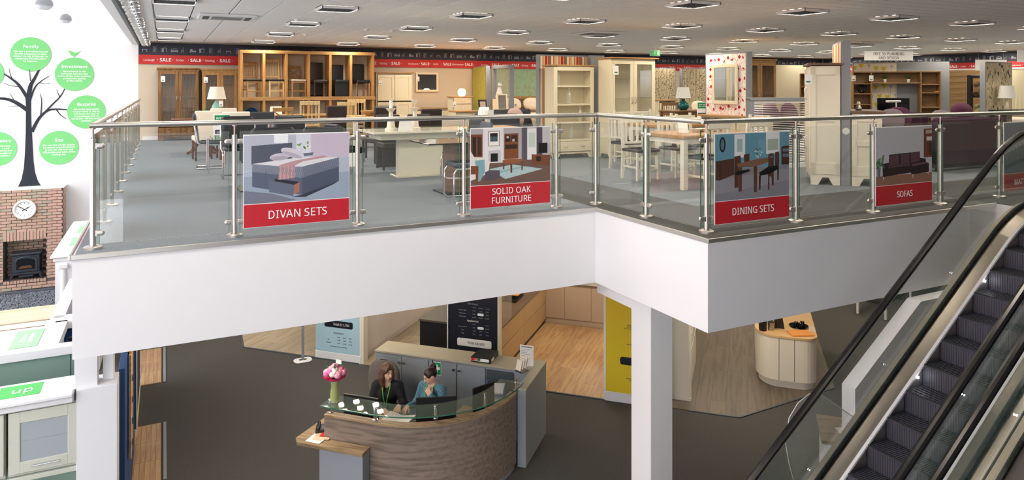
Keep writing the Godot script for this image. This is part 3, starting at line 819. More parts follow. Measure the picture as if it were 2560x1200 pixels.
# ---------------------------------------------------------------- glass balustrades with posts, and the printed boards on them
func balustrades():
	var flange := G.new().lathe([D(0.075, 0.0), D(0.075, 0.022), D(0.06, 0.03), D(0.03, 0.032)], 20).done()
	var tube := G.new().cyl(Vector3(0, 0.02, 0), Vector3(0, 0.985, 0), 0.024, -1, 16).done()
	var pin := G.new().cyl(Vector3(0, 0.98, 0), Vector3(0, 1.085, 0), 0.009, -1, 10).cyl(Vector3(0, 1.07, 0), Vector3(0, 1.082, 0), 0.022, -1, 12).done()
	var cl := G.new().rbox(Vector3(0.055, 0, 0), Vector3(0.075, 0.05, 0.03), Vector3(0.024, 0.024, 0.008), 3).box(Vector3(0.022, 0, 0), Vector3(0.02, 0.05, 0.03)).done()
	var runs := [
		["glass balustrade along the left edge of the gallery, running away to the back wall", [D(-0.56, 21.35), D(-0.56, 7.27)], range(0, 12).map(func(k): return D(-0.56, 20.6 - k * 1.2)), PI / 2],
		["glass balustrade along the gallery front with the bed and oak furniture boards", [D(-0.585, 7.27), D(4.80, 7.27)], [D(-0.56, 7.27), D(0.62, 7.27), D(1.82, 7.27), D(3.02, 7.27), D(4.22, 7.27), D(4.78, 7.27)], 0.0],
		["short glass balustrade turning the corner between the two gallery fronts", [D(4.80, 7.29), D(4.80, 5.34)], [D(4.80, 6.29)], PI / 2],
		["glass balustrade along the right gallery front with the dining and sofa boards", [D(4.775, 5.36), D(12.3, 5.36)], range(0, 7).map(func(k): return D(4.83 + k * 1.245, 5.36)), 0.0]]
	var n := 0
	for e in runs:
		var o := thing("glass_balustrade", e[0], "balustrade", W(e[2][0].x, 0, e[2][0].y))
		var c := o.position
		part(o, "handrail", G.new().cyl(W(e[1][0].x, 1.105, e[1][0].y) - c, W(e[1][1].x, 1.105, e[1][1].y) - c, 0.025, -1, 20), "steel")
		for q in e[2]:
			if n == 0 and q == e[2][11]: continue
			var p := part(o, "post", tube, "steel", W(q.x, 0, q.y) - c)
			part(p, "base_flange", flange, "steel"); part(p, "rail_pin", pin, "chrome")
			for y in [0.92, 0.14]:
				for s in [0.0, PI]:
					if n == 1 and ((q == e[2][0] and s == PI) or (q == e[2][5] and s == 0.0)): continue
					part(p, "glass_clamp", cl, "steel", Vector3(0, y, 0), e[3] + s)
		# panes between posts
		var stops: Array = e[2].duplicate()
		if n == 2: stops = [D(4.80, 7.27), D(4.80, 6.29), D(4.80, 5.36)]
		for k in stops.size() - 1:
			var a := W(stops[k].x, 0.53, stops[k].y)
			var b := W(stops[k + 1].x, 0.53, stops[k + 1].y)
			var len := a.distance_to(b) - 0.10
			var pn := part(o, "glass_pane", bm(len, 0.98, 0.01, 0.0), "pane", (a + b) / 2 - c, e[3])
			for s in [-1, 1]: part(pn, "pane_edge", bm(0.004, 0.98, 0.011, 0.0), "glass_edge", Vector3(s * len / 2, 0, 0))
		n += 1
	board("poster_bed", "bed photograph board lettered DIVAN SETS on the balustrade glass", 1.21, 7.235, "DIVAN SETS", 0.30, 0.11)
	board("poster_lounge", "living room photograph board lettered SOLID OAK FURNITURE on the balustrade glass", 3.60, 7.235, "SOLID OAK\nFURNITURE", 0.33, 0.10)
	board("poster_dining", "dining room photograph board lettered DINING SETS on the balustrade glass", 5.42, 5.325, "DINING SETS", 0.30, 0.10)
	board("poster_sofa", "purple sofa photograph board lettered SOFAS on the balustrade glass", 7.83, 5.325, "SOFAS", 0.30, 0.10)
	board("poster_mattress", "grey mattress photograph board lettered MATTRESSES behind the escalator handrail", 10.36, 5.325, "MATTRESSES", 0.30, 0.10)
	# boards hung along the left balustrade, seen edge on
	n = 0
	for v in [7.95, 10.35, 12.75]:
		var b := thing("balustrade_board", ["nearest", "middle", "farthest"][n] + " red-footed photograph board on the left balustrade, seen edge on", "sign", W(-0.59, 0.53, v), -PI / 2, "boards on the left balustrade")
		pb(b, "photograph", 0, 0.14, 0, 1.0, 0.62, 0.006, "oak_dark", 0); pb(b, "red_strip", 0, -0.3, 0, 1.0, 0.26, 0.007, "sign_red", 0)
		n += 1

func board(pic: String, label: String, u: float, v: float, words: String, split: float, size: float):
	var b := thing("balustrade_board", label, "sign", W(u, 0, v))
	pb(b, "board", 0, 0.53, -0.004, 1.03, 0.91, 0.006, "print_white", 0)
	var h := 0.975 - split
	var g := G.new()
	g.quad(Vector3(-0.51, split + 0.008, 0.002), Vector3(0.51, split + 0.008, 0.002), Vector3(0.51, 0.975, 0.002), Vector3(-0.51, 0.975, 0.002), Vector3(0, 0, 1))
	part(b, "photograph", g, pic)
	var lo := 0.08
	pb(b, "red_strip", 0, (split + lo) / 2, 0, 1.02, split - lo, 0.006, "sign_red", 0)
	text(b, "lettering", words, size, "print_white", Vector3(0, (split + lo) / 2, 0.005))

# ---------------------------------------------------------------- escalators
const SL := 0.732
func rail_y(u: float) -> float:   # height of the handrail along its run
	var y := -1.93 + SL * (u - 4.59)
	var k := 0.35
	var top := 0.97
	var h := clampf(0.5 + 0.5 * (top - y) / k, 0, 1)
	y = lerpf(top, y, h) - k * h * (1 - h)
	var low := L + 0.97
	h = clampf(0.5 + 0.5 * (y - low) / k, 0, 1)
	return lerpf(low, y, h) + k * h * (1 - h)
func sweep(g: G, prof: Array, u0: float, u1: float, closed := true, step := 0.16):   # prof: (v, height under the handrail)
	var us := []
	var n := maxi(1, roundi((u1 - u0) / step))
	for i in n + 1: us.append(u0 + (u1 - u0) * i / n)
	var cx := Vector2.ZERO
	for p in prof: cx += p / prof.size()
	for j in prof.size() - (0 if closed else 1):
		var a: Vector2 = prof[j]
		var b: Vector2 = prof[(j + 1) % prof.size()]
		var out := (b - a).orthogonal().normalized()
		if out.dot((a + b) / 2 - cx) < 0: out = -out
		for i in n:
			var sl: float = (rail_y(us[i + 1]) - rail_y(us[i])) / (us[i + 1] - us[i])
			var nn := Vector3(-sl * out.y, out.y, -out.x).normalized()
			g.quad(W(us[i], rail_y(us[i]) + a.y, a.x), W(us[i + 1], rail_y(us[i + 1]) + a.y, a.x), W(us[i + 1], rail_y(us[i + 1]) + b.y, b.x), W(us[i], rail_y(us[i]) + b.y, b.x), nn)
	if closed:
		for e in [0, n]:
			for j in range(1, prof.size() - 1):
				var o := Vector3(-1 if e == 0 else 1, 0, 0)
				g.tri(W(us[e], rail_y(us[e]) + prof[0].y, prof[0].x), W(us[e], rail_y(us[e]) + prof[j].y, prof[j].x), W(us[e], rail_y(us[e]) + prof[j + 1].y, prof[j + 1].x), o, o, o)
func strip(v0: float, v1: float, y0: float, y1: float) -> Array:
	return [D(v0, y0), D(v1, y0), D(v1, y1), D(v0, y1)]
func escalators():
	var n := 0
	for far in [4.5, 3.28]:
		var e := thing("escalator", ["escalator nearest the gallery front, rising to the right with dark steps", "second escalator in the bottom right corner, beside the first"][n], "escalator")
		for s in [0, 1]:
			var v: float = far - s * 1.0
			var inn := -1.0 if s == 0 else 1.0    # towards the steps
			var g := G.new()
			var prof := []
			for k in 10: prof.append(D(v + cos(TAU * k / 10) * 0.042, sin(TAU * k / 10) * 0.026))
			sweep(g, prof, 2.2, 10.6)
			part(e, "handrail", g, "black_rubber")
			g = G.new(); sweep(g, strip(v - 0.012, v + 0.012, -0.06, -0.02), 2.25, 10.6)
			part(e, "rail_track", g, "steel")
			var u := 2.3
			while u < 10.5:
				g = G.new(); sweep(g, strip(v - 0.005, v + 0.005, -0.80, -0.05), u, minf(u + 1.33, 10.6))
				part(e, "glass_panel", g, "pane_green")
				u += 1.345
			g = G.new(); sweep(g, strip(v - 0.018, v + 0.018, -0.83, -0.79), 2.2, 10.6)
			part(e, "glass_gasket", g, "black_rubber")
			g = G.new(); sweep(g, [D(v, -0.83), D(v + inn * 0.13, -0.87), D(v + inn * 0.13, -0.89), D(v, -0.89)], 2.2, 10.6)
			part(e, "inner_deck", g, "brushed")
			g = G.new(); sweep(g, strip(v + inn * 0.13, v + inn * 0.145, -1.25, -0.87), 2.2, 10.6)
			part(e, "skirt_panel", g, "steel")
			g = G.new(); sweep(g, strip(v + inn * 0.13, v + inn * 0.16, -0.89, -0.865), 2.2, 10.6)
			part(e, "skirt_edge", g, "white")
			g = G.new(); sweep(g, strip(v, v - inn * 0.10, -0.89, -0.84), 2.2, 10.6)
			part(e, "outer_deck", g, "brushed")
			g = G.new(); sweep(g, strip(v - inn * 0.09, v - inn * 0.10, -1.75, -0.86), 3.6, 9.3)
			part(e, "side_cladding", g, "brushed")
		# steps
		var st := G.new().box(Vector3(0, -0.01, 0), Vector3(0.29, 0.02, 0.70), 0.003)
		for k in 30: st.box(Vector3(0, 0.003, -0.34 + k * 0.0234), Vector3(0.28, 0.008, 0.011))
		st.box(Vector3(-0.14, -0.11, 0), Vector3(0.015, 0.20, 0.70))
		for k in 30: st.box(Vector3(-0.149, -0.11, -0.34 + k * 0.0234), Vector3(0.006, 0.19, 0.011))
		var sm := st.done()
		var nosing := bm(0.012, 0.012, 0.70, 0.002)
		for k in 24:
			var u := 3.0 + k * 0.2735
			var y := rail_y(u) - 0.99
			if y > -0.04: break
			var p := part(e, "step", sm, "step_metal", W(u, y, far - 0.5))
			part(p, "step_nosing", nosing, "step_edge", Vector3(-0.145, 0.004, 0))
		var g2 := G.new(); sweep(g2, strip(far - 0.98, far - 0.02, -1.80, -1.74), 3.4, 9.4)
		part(e, "truss_soffit", g2, "alu_dark")
		# small lamps in the skirt
		for u in [4.4, 5.5, 6.6, 7.7]:
			var lp := part(e, "skirt_lamp", G.new().cyl(Vector3(0, 0, 0), Vector3(0, 0, 0.012), 0.014, -1, 10), "spot_dot", W(u, rail_y(u) - 0.93, far - 0.145))
			var ol := OmniLight3D.new()
			ol.name = "lamp_light"; ol.light_energy = 0.004; ol.light_size = 0.01; ol.omni_range = 20; ol.shadow_enabled = true; ol.position = Vector3(0, 0, 0.05)
			lp.add_child(ol)
		n += 1
	# white cladding box beside the escalator, climbing to the slab
	var g := G.new()
	var pr := [D(6.49, -1.72), D(7.58, -0.95), D(9.2, -0.95), D(9.2, -1.2), D(7.8, -1.3), D(6.49, -2.25)]
	g.prism(pr, -5.12, -4.96)
	solo("escalator_side_cladding", "white sloping box cladding between escalator and gallery fascia", "cladding", g, "white")
	# clear guard beside the handrail
	var gd := thing("acrylic_guard", "clear acrylic guard panel with rounded edge beside the escalator foot", "guard panel")
	var out := [D(5.62, -2.60), D(5.50, -2.25), D(5.45, -2.03), D(5.50, -1.80), D(5.62, -1.68), D(5.78, -1.62), D(5.95, -1.66), D(6.45, -2.0), D(6.42, -2.10), D(6.0, -2.38), D(6.02, -2.60)]
	part(gd, "panel", G.new().prism(out, -4.94, -4.93), "clear_plastic")
	var rim := []
	for q in out: rim.append(Vector3(q.x, q.y, -4.935))
	part(gd, "polished_edge", G.new().tube(rim, 0.005, 6, true), "acrylic_edge")
	part(gd, "bracket", bm(0.06, 0.05, 0.2, 0.004), "steel", W(6.42, -2.03, 4.84))

# ---------------------------------------------------------------- tree mural and brick fireplace on the atrium wall
func taper(g: G, pts: Array, w0: float, w1: float):   # flat branch in x, y with a narrowing width
	var l := []
	var r := []
	for i in pts.size():
		var d: Vector2 = (pts[mini(i + 1, pts.size() - 1)] - pts[maxi(i - 1, 0)]).normalized().orthogonal()
		var w := lerpf(w0, w1, float(i) / (pts.size() - 1)) / 2
		l.append(pts[i] + d * w); r.push_front(pts[i] - d * w)
	g.prism(l + r, -0.004, 0.004)
func curve(pts: Array, n := 6) -> Array:
	var out := []
	for i in pts.size() - 1:
		var a: Vector2 = pts[maxi(i - 1, 0)]
		var d: Vector2 = pts[mini(i + 2, pts.size() - 1)]
		for k in n: out.append(pts[i].cubic_interpolate(pts[i + 1], a, d, float(k) / n))
	out.append(pts[-1])
	return out
func mural():
	var z := -21.49
	var t := thing("tree_decal", "dark bare tree silhouette on the white wall above the brick fireplace", "wall decal", Vector3(0, 0, z))
	part(t, "trunk", G.new().prism([D(-3.29, -1.09), D(-3.22, -0.9), D(-3.17, -0.62), D(-3.145, -0.2), D(-3.13, 0.3), D(-3.125, 0.91), D(-3.14, 1.24), D(-3.02, 1.24), D(-3.015, 0.61), D(-2.985, -0.01), D(-2.965, -0.45), D(-2.93, -0.75), D(-2.87, -0.97), D(-2.80, -1.10)], -0.004, 0.004), "tree_ink")
	var lift := 0.0
	for b in [[[D(-3.07, 1.17), D(-3.03, 1.47), D(-2.94, 1.67), D(-2.84, 1.90)], 0.11, 0.04], [[D(-3.10, 1.18), D(-3.28, 1.50), D(-3.45, 1.67), D(-3.62, 1.80)], 0.08, 0.02], [[D(-3.10, 0.86), D(-3.32, 1.04), D(-3.53, 1.14), D(-3.75, 1.16)], 0.10, 0.05],
		[[D(-3.0, 0.30), D(-2.88, 0.58), D(-2.77, 0.74), D(-2.63, 0.85), D(-2.43, 0.87), D(-2.23, 0.85)], 0.08, 0.025], [[D(-2.77, 0.74), D(-2.56, 0.99), D(-2.38, 1.21), D(-2.27, 1.44)], 0.045, 0.016], [[D(-3.04, 1.10), D(-2.94, 1.42), D(-2.81, 1.59), D(-2.61, 1.74)], 0.045, 0.008],
		[[D(-2.47, 0.86), D(-2.38, 0.72), D(-2.26, 0.62)], 0.025, 0.012], [[D(-2.81, 0.70), D(-2.79, 1.06), D(-2.82, 1.28)], 0.03, 0.006], [[D(-3.36, 1.56), D(-3.44, 1.72), D(-3.48, 1.92)], 0.02, 0.006], [[D(-3.28, 1.46), D(-3.45, 1.48), D(-3.6, 1.55)], 0.018, 0.005], [[D(-2.40, 1.19), D(-2.47, 1.38)], 0.018, 0.005],
		[[D(-2.84, 1.56), D(-2.72, 1.53), D(-2.6, 1.54)], 0.014, 0.005], [[D(-3.03, 1.6), D(-3.05, 1.9)], 0.02, 0.01], [[D(-3.34, 1.04), D(-3.42, 1.2), D(-3.47, 1.3)], 0.016, 0.005], [[D(-3.22, 0.97), D(-3.4, 0.96), D(-3.5, 0.95)], 0.014, 0.004]]:
		var g := G.new()
		taper(g, curve(b[0]), b[1], b[2])
		lift += 0.0007
		part(t, "branch", g, "tree_ink", Vector3(0, 0, lift))
	var circles := [["Family", "We are a privately-owned\nfamily company. So that\nmeans no big dividends or\ncorporate shareholders\nto impress.", -3.02, 2.28], ["Investment", "We reinvest in our\nbusiness and we own\nsome of the most modern\nproduction plants\nin the world.", -2.07, 1.78], ["Bespoke", "We make your order\nas you need it. We do\nnot have the cost of\na warehouse full of\nstandard \"off-the-shelf\"\ncabinets.", -1.80, 0.79], ["Size", "We are one of the largest\nfurniture manufacturers\nin the UK. We can buy\nefficiently and pass those\nsavings on.", -2.41, -0.13], ["", "", -4.02, 1.79], ["ence", "factory,\ne and\nwe do not\nbanks or\ncations.", -3.75, -0.11]]
	var face := G.new().cyl(Vector3(0, 0, -0.004), Vector3(0, 0, 0.004), 0.435, -1, 48).done()
	for c in circles:
		var head: String = c[0] if c[0] else "no heading in view"
		var o := thing("leaf_circle", "round green wall print " + ("headed " + c[0] if c[0].length() > 4 or c[0] == "Size" else ("cut by the left frame edge, ending in ence" if c[0] else "cut off at the upper left frame edge")), "wall print", Vector3(c[2], c[3], z + 0.006))
		part(o, "disc", face, "leaf_green")
		if c[0]:
			var dx := 0.2 if c[0] == "ence" else 0.0
			text(o, "heading", c[0], 0.105, "print_white", Vector3(dx, 0.2, 0.006), 0, true)
			text(o, "lettering", c[1], 0.059, "print_white", Vector3(dx, -0.05 if c[0] != "Bespoke" else -0.08, 0.006), 0, true)
	solo("bird_decal", "small green bird silhouette perched on the Investment circle", "wall decal", G.new().prism([D(-0.15, 0.075), D(-0.10, 0.085), D(-0.06, 0.065), D(0.0, 0.035), D(0.05, 0.035), D(0.10, 0.06), D(0.16, 0.10), D(0.11, 0.045), D(0.07, -0.01), D(0.03, -0.05), D(-0.02, -0.07), D(-0.07, -0.045), D(-0.105, 0.0), D(-0.12, 0.05)], -0.003, 0.003).box(Vector3(0, -0.09, 0), Vector3(0.006, 0.06, 0.005)), "leaf_green", Vector3(-2.07, 2.31, z))
	# fireplace: breast of single bricks round an opening
	var f := thing("brick_fireplace", "brick chimney breast with arched soldier course below the tree decal", "fireplace", W(-3.06, -3.57, 20.9))
	var rng := RandomNumberGenerator.new()
	rng.seed = 9
	var hw := 0.80
	var core := G.new()
	core.box(Vector3(-0.62, 1.235, -0.30), Vector3(0.35, 2.46, 0.56)).box(Vector3(0.62, 1.235, -0.30), Vector3(0.35, 2.46, 0.56)).box(Vector3(0, 1.86, -0.30), Vector3(0.9, 1.21, 0.56)).box(Vector3(0, 0.12, -0.30), Vector3(0.9, 0.22, 0.56)).box(Vector3(0, 0.75, -0.56), Vector3(0.9, 1.1, 0.04))
	part(f, "mortar_core", core, "mortar")
	var kinds := ["brick_a", "brick_b", "brick_c", "brick_a"]
	for j in 33:
		var y := 0.0375 + j * 0.075
		var x := -hw + (0.0 if j % 2 else -0.105)
		while x < hw - 0.01:
			var x0 := maxf(x, -hw)
			var x1 := minf(x + 0.21, hw)
			x += 0.21
			if x1 - x0 < 0.05: continue
			if y > 0.20 and y < 1.45:   # opening and soldier course
				if x1 <= -0.40 or x0 >= 0.40: pass
				elif x0 < -0.44: x1 = -0.44
				elif x1 > 0.44: x0 = 0.44
				else: continue
				if x1 - x0 < 0.03: continue
			if y > 0.15 and y < 0.20: continue
			var b := part(f, "brick", bm(roundf((x1 - x0 - 0.012) * 200) / 200, 0.063, 0.10, 0.004), kinds[rng.randi() % 4] if x1 < hw - 0.2 else "brick_c", Vector3((x0 + x1) / 2, y, -0.04 + rng.randf() * 0.004))
		# right return
		for k in 2: part(f, "brick", bm(0.10, 0.063, 0.20, 0.004), kinds[rng.randi() % 4], Vector3(hw - 0.042, y, -0.20 - k * 0.215 + (0.0 if j % 2 else 0.06)))
	for k in 13: part(f, "soldier_brick", bm(0.058, 0.215, 0.11, 0.004), "brick_c" if k % 3 else "brick_a", Vector3(-0.41 + k * 0.0685, 1.33, -0.036))
	for k in 13: part(f, "sill_brick", bm(0.058, 0.065, 0.16, 0.004), "brick_c" if k % 2 else "brick_a", Vector3(-0.41 + k * 0.0685, 0.20, -0.06))
	for j in 13:
		for k in 4:
			part(f, "brick", bm(0.20, 0.063, 0.03, 0.004), kinds[rng.randi() % 4], Vector3(-0.33 + k * 0.215 - (0.1 if j % 2 else 0.0), 0.28 + j * 0.075, -0.52))
	pb(f, "capping", 0, 2.475, -0.29, 1.64, 0.02, 0.6, "white")
	# stove
	var s := thing("stove", "black cast iron stove standing in the brick fireplace", "stove", W(-3.04, -3.33, 21.05))
	pb(s, "body", 0, 0.40, 0, 0.58, 0.44, 0.34, "stove", 0.015); pb(s, "top_plate", 0, 0.645, 0, 0.66, 0.05, 0.42, "stove", 0.012); pb(s, "base_plate", 0, 0.165, 0, 0.64, 0.04, 0.40, "stove", 0.01)
	pb(s, "ash_drawer", 0.0, 0.10, 0.12, 0.3, 0.06, 0.06, "stove")
	var door := part(s, "door", G.new().prism([D(-0.24, -0.19), D(0.24, -0.19), D(0.24, 0.10), D(0.15, 0.16), D(0, 0.18), D(-0.15, 0.16), D(-0.24, 0.10)], 0.0, 0.03), "stove", Vector3(0, 0.41, 0.17))
	part(door, "window", G.new().prism([D(-0.19, -0.14), D(0.19, -0.14), D(0.19, 0.07), D(0.12, 0.11), D(0, 0.13), D(-0.12, 0.11), D(-0.19, 0.07)], 0.03, 0.036), "black_gloss")
	part(door, "arch_handle", G.new().tube([Vector3(-0.2, 0.06, 0.045), Vector3(-0.17, 0.13, 0.05), Vector3(-0.05, 0.165, 0.05), Vector3(0.1, 0.16, 0.05)], 0.012, 6), "alu_dark")
	var logs := G.new()
	for k in 4: logs.cyl(Vector3(-0.14 + k * 0.02, -0.11 + 0.015 * k, 0.04), Vector3(0.14 - k * 0.01, -0.10 + 0.012 * k, 0.042), 0.018, -1, 8)
	part(door, "log", logs, "towel_brown")
	for x in [-1, 1]:
		for zz in [-1, 1]:
			part(s, "leg", G.new().prism([D(0, 0.17), D(x * 0.06, 0.17), D(x * 0.075, 0.06), D(x * 0.11, 0.0), D(x * 0.065, 0.0), D(x * 0.03, 0.09)], -0.02, 0.02), "stove", Vector3(x * 0.25, 0, zz * 0.15))
	# clock
	var c := thing("wall_clock", "round white clock with roman dial on the brick chimney breast", "clock", W(-3.06, -1.58, 20.86))
	part(c, "rim", G.new().tube(range(0, 32).map(func(k): return Vector3(cos(TAU * k / 32) * 0.215, sin(TAU * k / 32) * 0.215, 0.02)), 0.032, 8, true), "ceramic")
	part(c, "dial", G.new().cyl(Vector3(0, 0, -0.01), Vector3(0, 0, 0.012), 0.2, -1, 32), "print_white")
	for k in 12: part(c, "numeral", bm(0.012, 0.04, 0.003, 0), "print_grey", Vector3(sin(TAU * k / 12), cos(TAU * k / 12), 0) * 0.155 + Vector3(0, 0, 0.014)).rotation.z = -TAU * k / 12
	for h in [[-1.0, 0.15], [1.02, 0.11]]:
		part(c, "hand", G.new().box(Vector3(0, h[1] / 2 - 0.02, 0), Vector3(0.014, h[1] + 0.06, 0.004)).cyl(Vector3(0, h[1] * 0.62, -0.002), Vector3(0, h[1] * 0.62, 0.004), 0.016, -1, 10).cyl(Vector3(0, -0.045, -0.002), Vector3(0, -0.045, 0.004), 0.014, -1, 10), "black", Vector3(0, 0, 0.018)).rotation.z = -h[0]
	# hearth bed
	var bed := thing("hearth_bed", "grey slate kerb holding a bed of gravel before the fireplace", "hearth", W(-3.0, L, 19.4))
	pb(bed, "kerb", 0, 0.11, 1.22, 2.2, 0.22, 0.12, "slate"); pb(bed, "back_kerb", 0, 0.11, -1.42, 2.2, 0.22, 0.14, "slate")
	pb(bed, "base", 0, 0.08, -0.1, 2.2, 0.16, 2.6, "slate")
	var mm := MultiMesh.new()
	mm.transform_format = MultiMesh.TRANSFORM_3D
	mm.mesh = G.new().rbox(Vector3.ZERO, Vector3(0.045, 0.03, 0.04), Vector3(0.02, 0.013, 0.018), 1).done()
	mm.instance_count = 7000
	for k in 7000:
		mm.set_instance_transform(k, Transform3D(Basis.from_euler(Vector3(rng.randf() * 6, rng.randf() * 6, 0)).scaled(Vector3.ONE * rng.randf_range(0.7, 1.3)), Vector3(rng.randf_range(-1.08, 1.08), rng.randf_range(0.155, 0.19), rng.randf_range(-1.32, 1.14))))
	var mi := MultiMeshInstance3D.new()
	mi.name = "gravel"; mi.multimesh = mm; mi.material_override = M["gravel"]; mi.set_meta("kind", "stuff")
	bed.add_child(mi)
	solo("slate_floor", "dark slate paving in front of the gravel bed", "paving", G.new().box(Vector3.ZERO, Vector3(2.6, 0.04, 3.4), 0.004), "slate", W(-3.1, L + 0.02, 16.3))

# ---------------------------------------------------------------- kitchen and bedroom display bays under the atrium
func left_displays():
	var T := -1.6
	# pier under the gallery corner
	struct("pillar_display", G.new().box(W(-0.60, (L + T) / 2, 8.42), Vector3(0.36, T - L, 0.34), 0.004), "white")
	struct("pillar_left", G.new().box(W(-0.70, -1.25, 8.4), Vector3(0.20, 0.72, 0.20), 0.003).box(W(-0.51, -1.25, 8.5), Vector3(0.10, 0.72, 0.18), 0.003), "white")
	# bay one: sage back wall, wall cabinets, white top board with sign
	struct("wall_sage_near", G.new().box(W(-2.9, (L + T) / 2 - 0.02, 8.72), Vector3(4.2, T - L - 0.04, 0.1)), "sage")
	var g := G.new().box(W(-2.9, T - 0.02, 8.44), Vector3(4.2, 0.045, 0.52), 0.012).box(W(-2.9, T - 0.075, 8.26), Vector3(4.2, 0.07, 0.08), 0.012)
	solo("display_top_board", "white top board with cornice over the sage wall cabinets, carrying the up sign", "top board", g, "white")
	var s := thing("top_sign", "green sign lying on the cabinet top, reading up", "sign", W(-1.28, T + 0.006, 8.47))
	part(s, "card", bm(0.36, 0.005, 0.30, 0.0), "sign_green")
	text(s, "lettering", "up", 0.17, "print_white", Vector3(0.02, 0.004, 0.0), 0, false, false, -PI / 2)
	for e in [[-1.05, "sage wall cabinet with a frosted glass flap door and bar handle, beside the white pier"], [-1.67, "plain sage wall cabinet at the left frame edge"]]:
		var k := thing("wall_cabinet", e[1], "cabinet", W(e[0], -2.36, 8.28), 0, "sage wall cabinets")
		pb(k, "body", 0, 0.32, -0.19, 0.60, 0.64, 0.36, "sage_cab"); pb(k, "light_rail", 0, -0.03, 0.0, 0.62, 0.05, 0.04, "sage_cab", 0.006)
		var d := pb(k, "door", 0, 0.335, 0.012, 0.585, 0.60, 0.004, "sage_cab", 0)
		for q in [[-0.245, 0, 0.095, 0.60], [0.245, 0, 0.095, 0.60], [0, 0.245, 0.40, 0.11], [0, -0.245, 0.40, 0.11]]: pb(d, "door_rail", q[0], q[1], 0.008, q[2], q[3], 0.018, "sage_cab")
		if e[0] > -1.5:
			pb(d, "frosted_pane", 0, 0, 0.005, 0.40, 0.38, 0.006, "frosted", 0)
			pb(d, "glass_shelf", 0, 0.01, 0.009, 0.40, 0.008, 0.003, "pane_green", 0)
			part(d, "handle", G.new().cyl(Vector3(-0.11, -0.235, 0.045), Vector3(0.13, -0.235, 0.045), 0.006, -1, 8).cyl(Vector3(-0.07, -0.235, 0.01), Vector3(-0.07, -0.235, 0.045), 0.005, -1, 8).cyl(Vector3(0.09, -0.235, 0.01), Vector3(0.09, -0.235, 0.045), 0.005, -1, 8), "chrome")
	# bay two: sage wall facing the camera behind the first bay, with a white boxed top
	struct("wall_sage_far", G.new().box(W(-2.7, (L + T) / 2 - 0.05, 9.78), Vector3(3.9, T - L - 0.1, 0.1)), "sage")
	var groove := G.new().box(W(-0.98, -2.4, 9.725), Vector3(0.006, 1.6, 0.004))
	solo("panel_joint", "thin dark joint line in the sage wall panel", "joint", groove, "alu_dark")
	var roof := thing("display_canopy", "white boxed canopy over a display bay, with a green card and oak inlay", "canopy", W(-2.4, T, 10.3))
	pb(roof, "front_board", 0, -0.05, 0.52, 3.4, 0.1, 0.16, "white"); pb(roof, "back_board", -0.1, -0.05, -0.52, 3.2, 0.1, 0.16, "white"); pb(roof, "field", -0.2, -0.035, 0, 2.7, 0.07, 0.9, "white"); pb(roof, "side_board", 1.22, -0.05, 0, 0.14, 0.1, 1.0, "white")
	pb(roof, "inlay", 0.62, 0.004, -0.36, 0.86, 0.006, 0.012, "brown_wood", 0); pb(roof, "inlay", 0.2, 0.004, 0.0, 0.012, 0.006, 0.72, "brown_wood", 0)
	var cs := thing("experience_card", "pale green card lying on the white canopy, reading 25 Years Experience", "sign", W(-1.47, T + 0.006, 10.2), 0)
	part(cs, "card", bm(0.28, 0.005, 0.66, 0.0), "pale_green")
	text(cs, "lettering", "25 Years\nExperience", 0.075, "print_white", Vector3(0.0, 0.004, 0.0), 0, false, false, 0).rotation = Vector3(-PI / 2, PI / 2, 0)
	# blue sided slot with a black grille right of the canopy
	struct("wall_blue_slot", G.new().box(W(-1.02, -2.7, 10.95), Vector3(0.34, 2.1, 0.06)), "blue_wall")
	var gr := thing("appliance_grille", "black slotted grille in the gap beside the canopy", "grille", W(-0.93, -1.95, 10.5))
	pb(gr, "panel", 0, 0, 0, 0.30, 0.42, 0.04, "black")
	for k in 9: pb(gr, "slot", -0.10 + k * 0.025, 0.0, 0.021, 0.008, 0.3, 0.004, "alu_dark", 0)
	# white wall tops running back
	struct("wall_display_spine", G.new().box(W(-1.25, (L + T) / 2, 12.0), Vector3(0.16, T - L, 2.2), 0.004), "white")
	struct("wall_display_return", G.new().box(W(-1.05, (L + T) / 2, 11.0), Vector3(0.5, T - L, 0.12), 0.004), "white")
	# classical white wardrobe range with cornice
	var wr := thing("white_wardrobe_range", "long white wardrobe range with cornice top, beside the fireplace", "wardrobe", W(-1.40, L, 16.8))
	pb(wr, "carcass", 0, 1.05, 0, 0.70, 2.1, 3.5, "white"); pb(wr, "cornice", 0, 2.17, 0, 0.84, 0.06, 3.64, "white", 0.02); pb(wr, "frieze", 0, 2.11, 0, 0.76, 0.08, 3.56, "white", 0.02)
	for x in [-0.22, 0.0, 0.22]: part(wr, "fluted_pilaster", G.new().cyl(Vector3(x, 0.1, 1.76), Vector3(x, 1.95, 1.76), 0.05, -1, 10).box(Vector3(x, 1.99, 1.77), Vector3(0.14, 0.08, 0.12), 0.01), "white")
	for q in [[17.5, "farther"], [16.2, "nearer"]]:
		var cd := thing("wardrobe_card", "pale green card on the white wardrobe range, the " + q[1] + " of two", "sign", W(-1.47, L + 2.205, q[0]))
		part(cd, "card", bm(0.30, 0.005, 0.85, 0.0), "pale_green")
		text(cd, "lettering", "Bespoke\nFit", 0.10, "print_white", Vector3(0.04, 0.004, 0), 0).rotation = Vector3(-PI / 2, PI / 2, 0)
	# oak door leaning in a bay
	var od := thing("cabinet_door_sample", "pale oak framed cabinet door lying flat behind the canopy", "door sample", W(-1.72, -1.66, 11.45))
	pb(od, "panel", 0, 0, 0, 0.70, 0.02, 0.62, "light_wood")
	for q in [[-0.33, 0, 0.09, 0.66], [0.33, 0, 0.09, 0.66]]: pb(od, "stile", q[0], 0.012, q[1], q[2], 0.02, q[3], "light_wood")
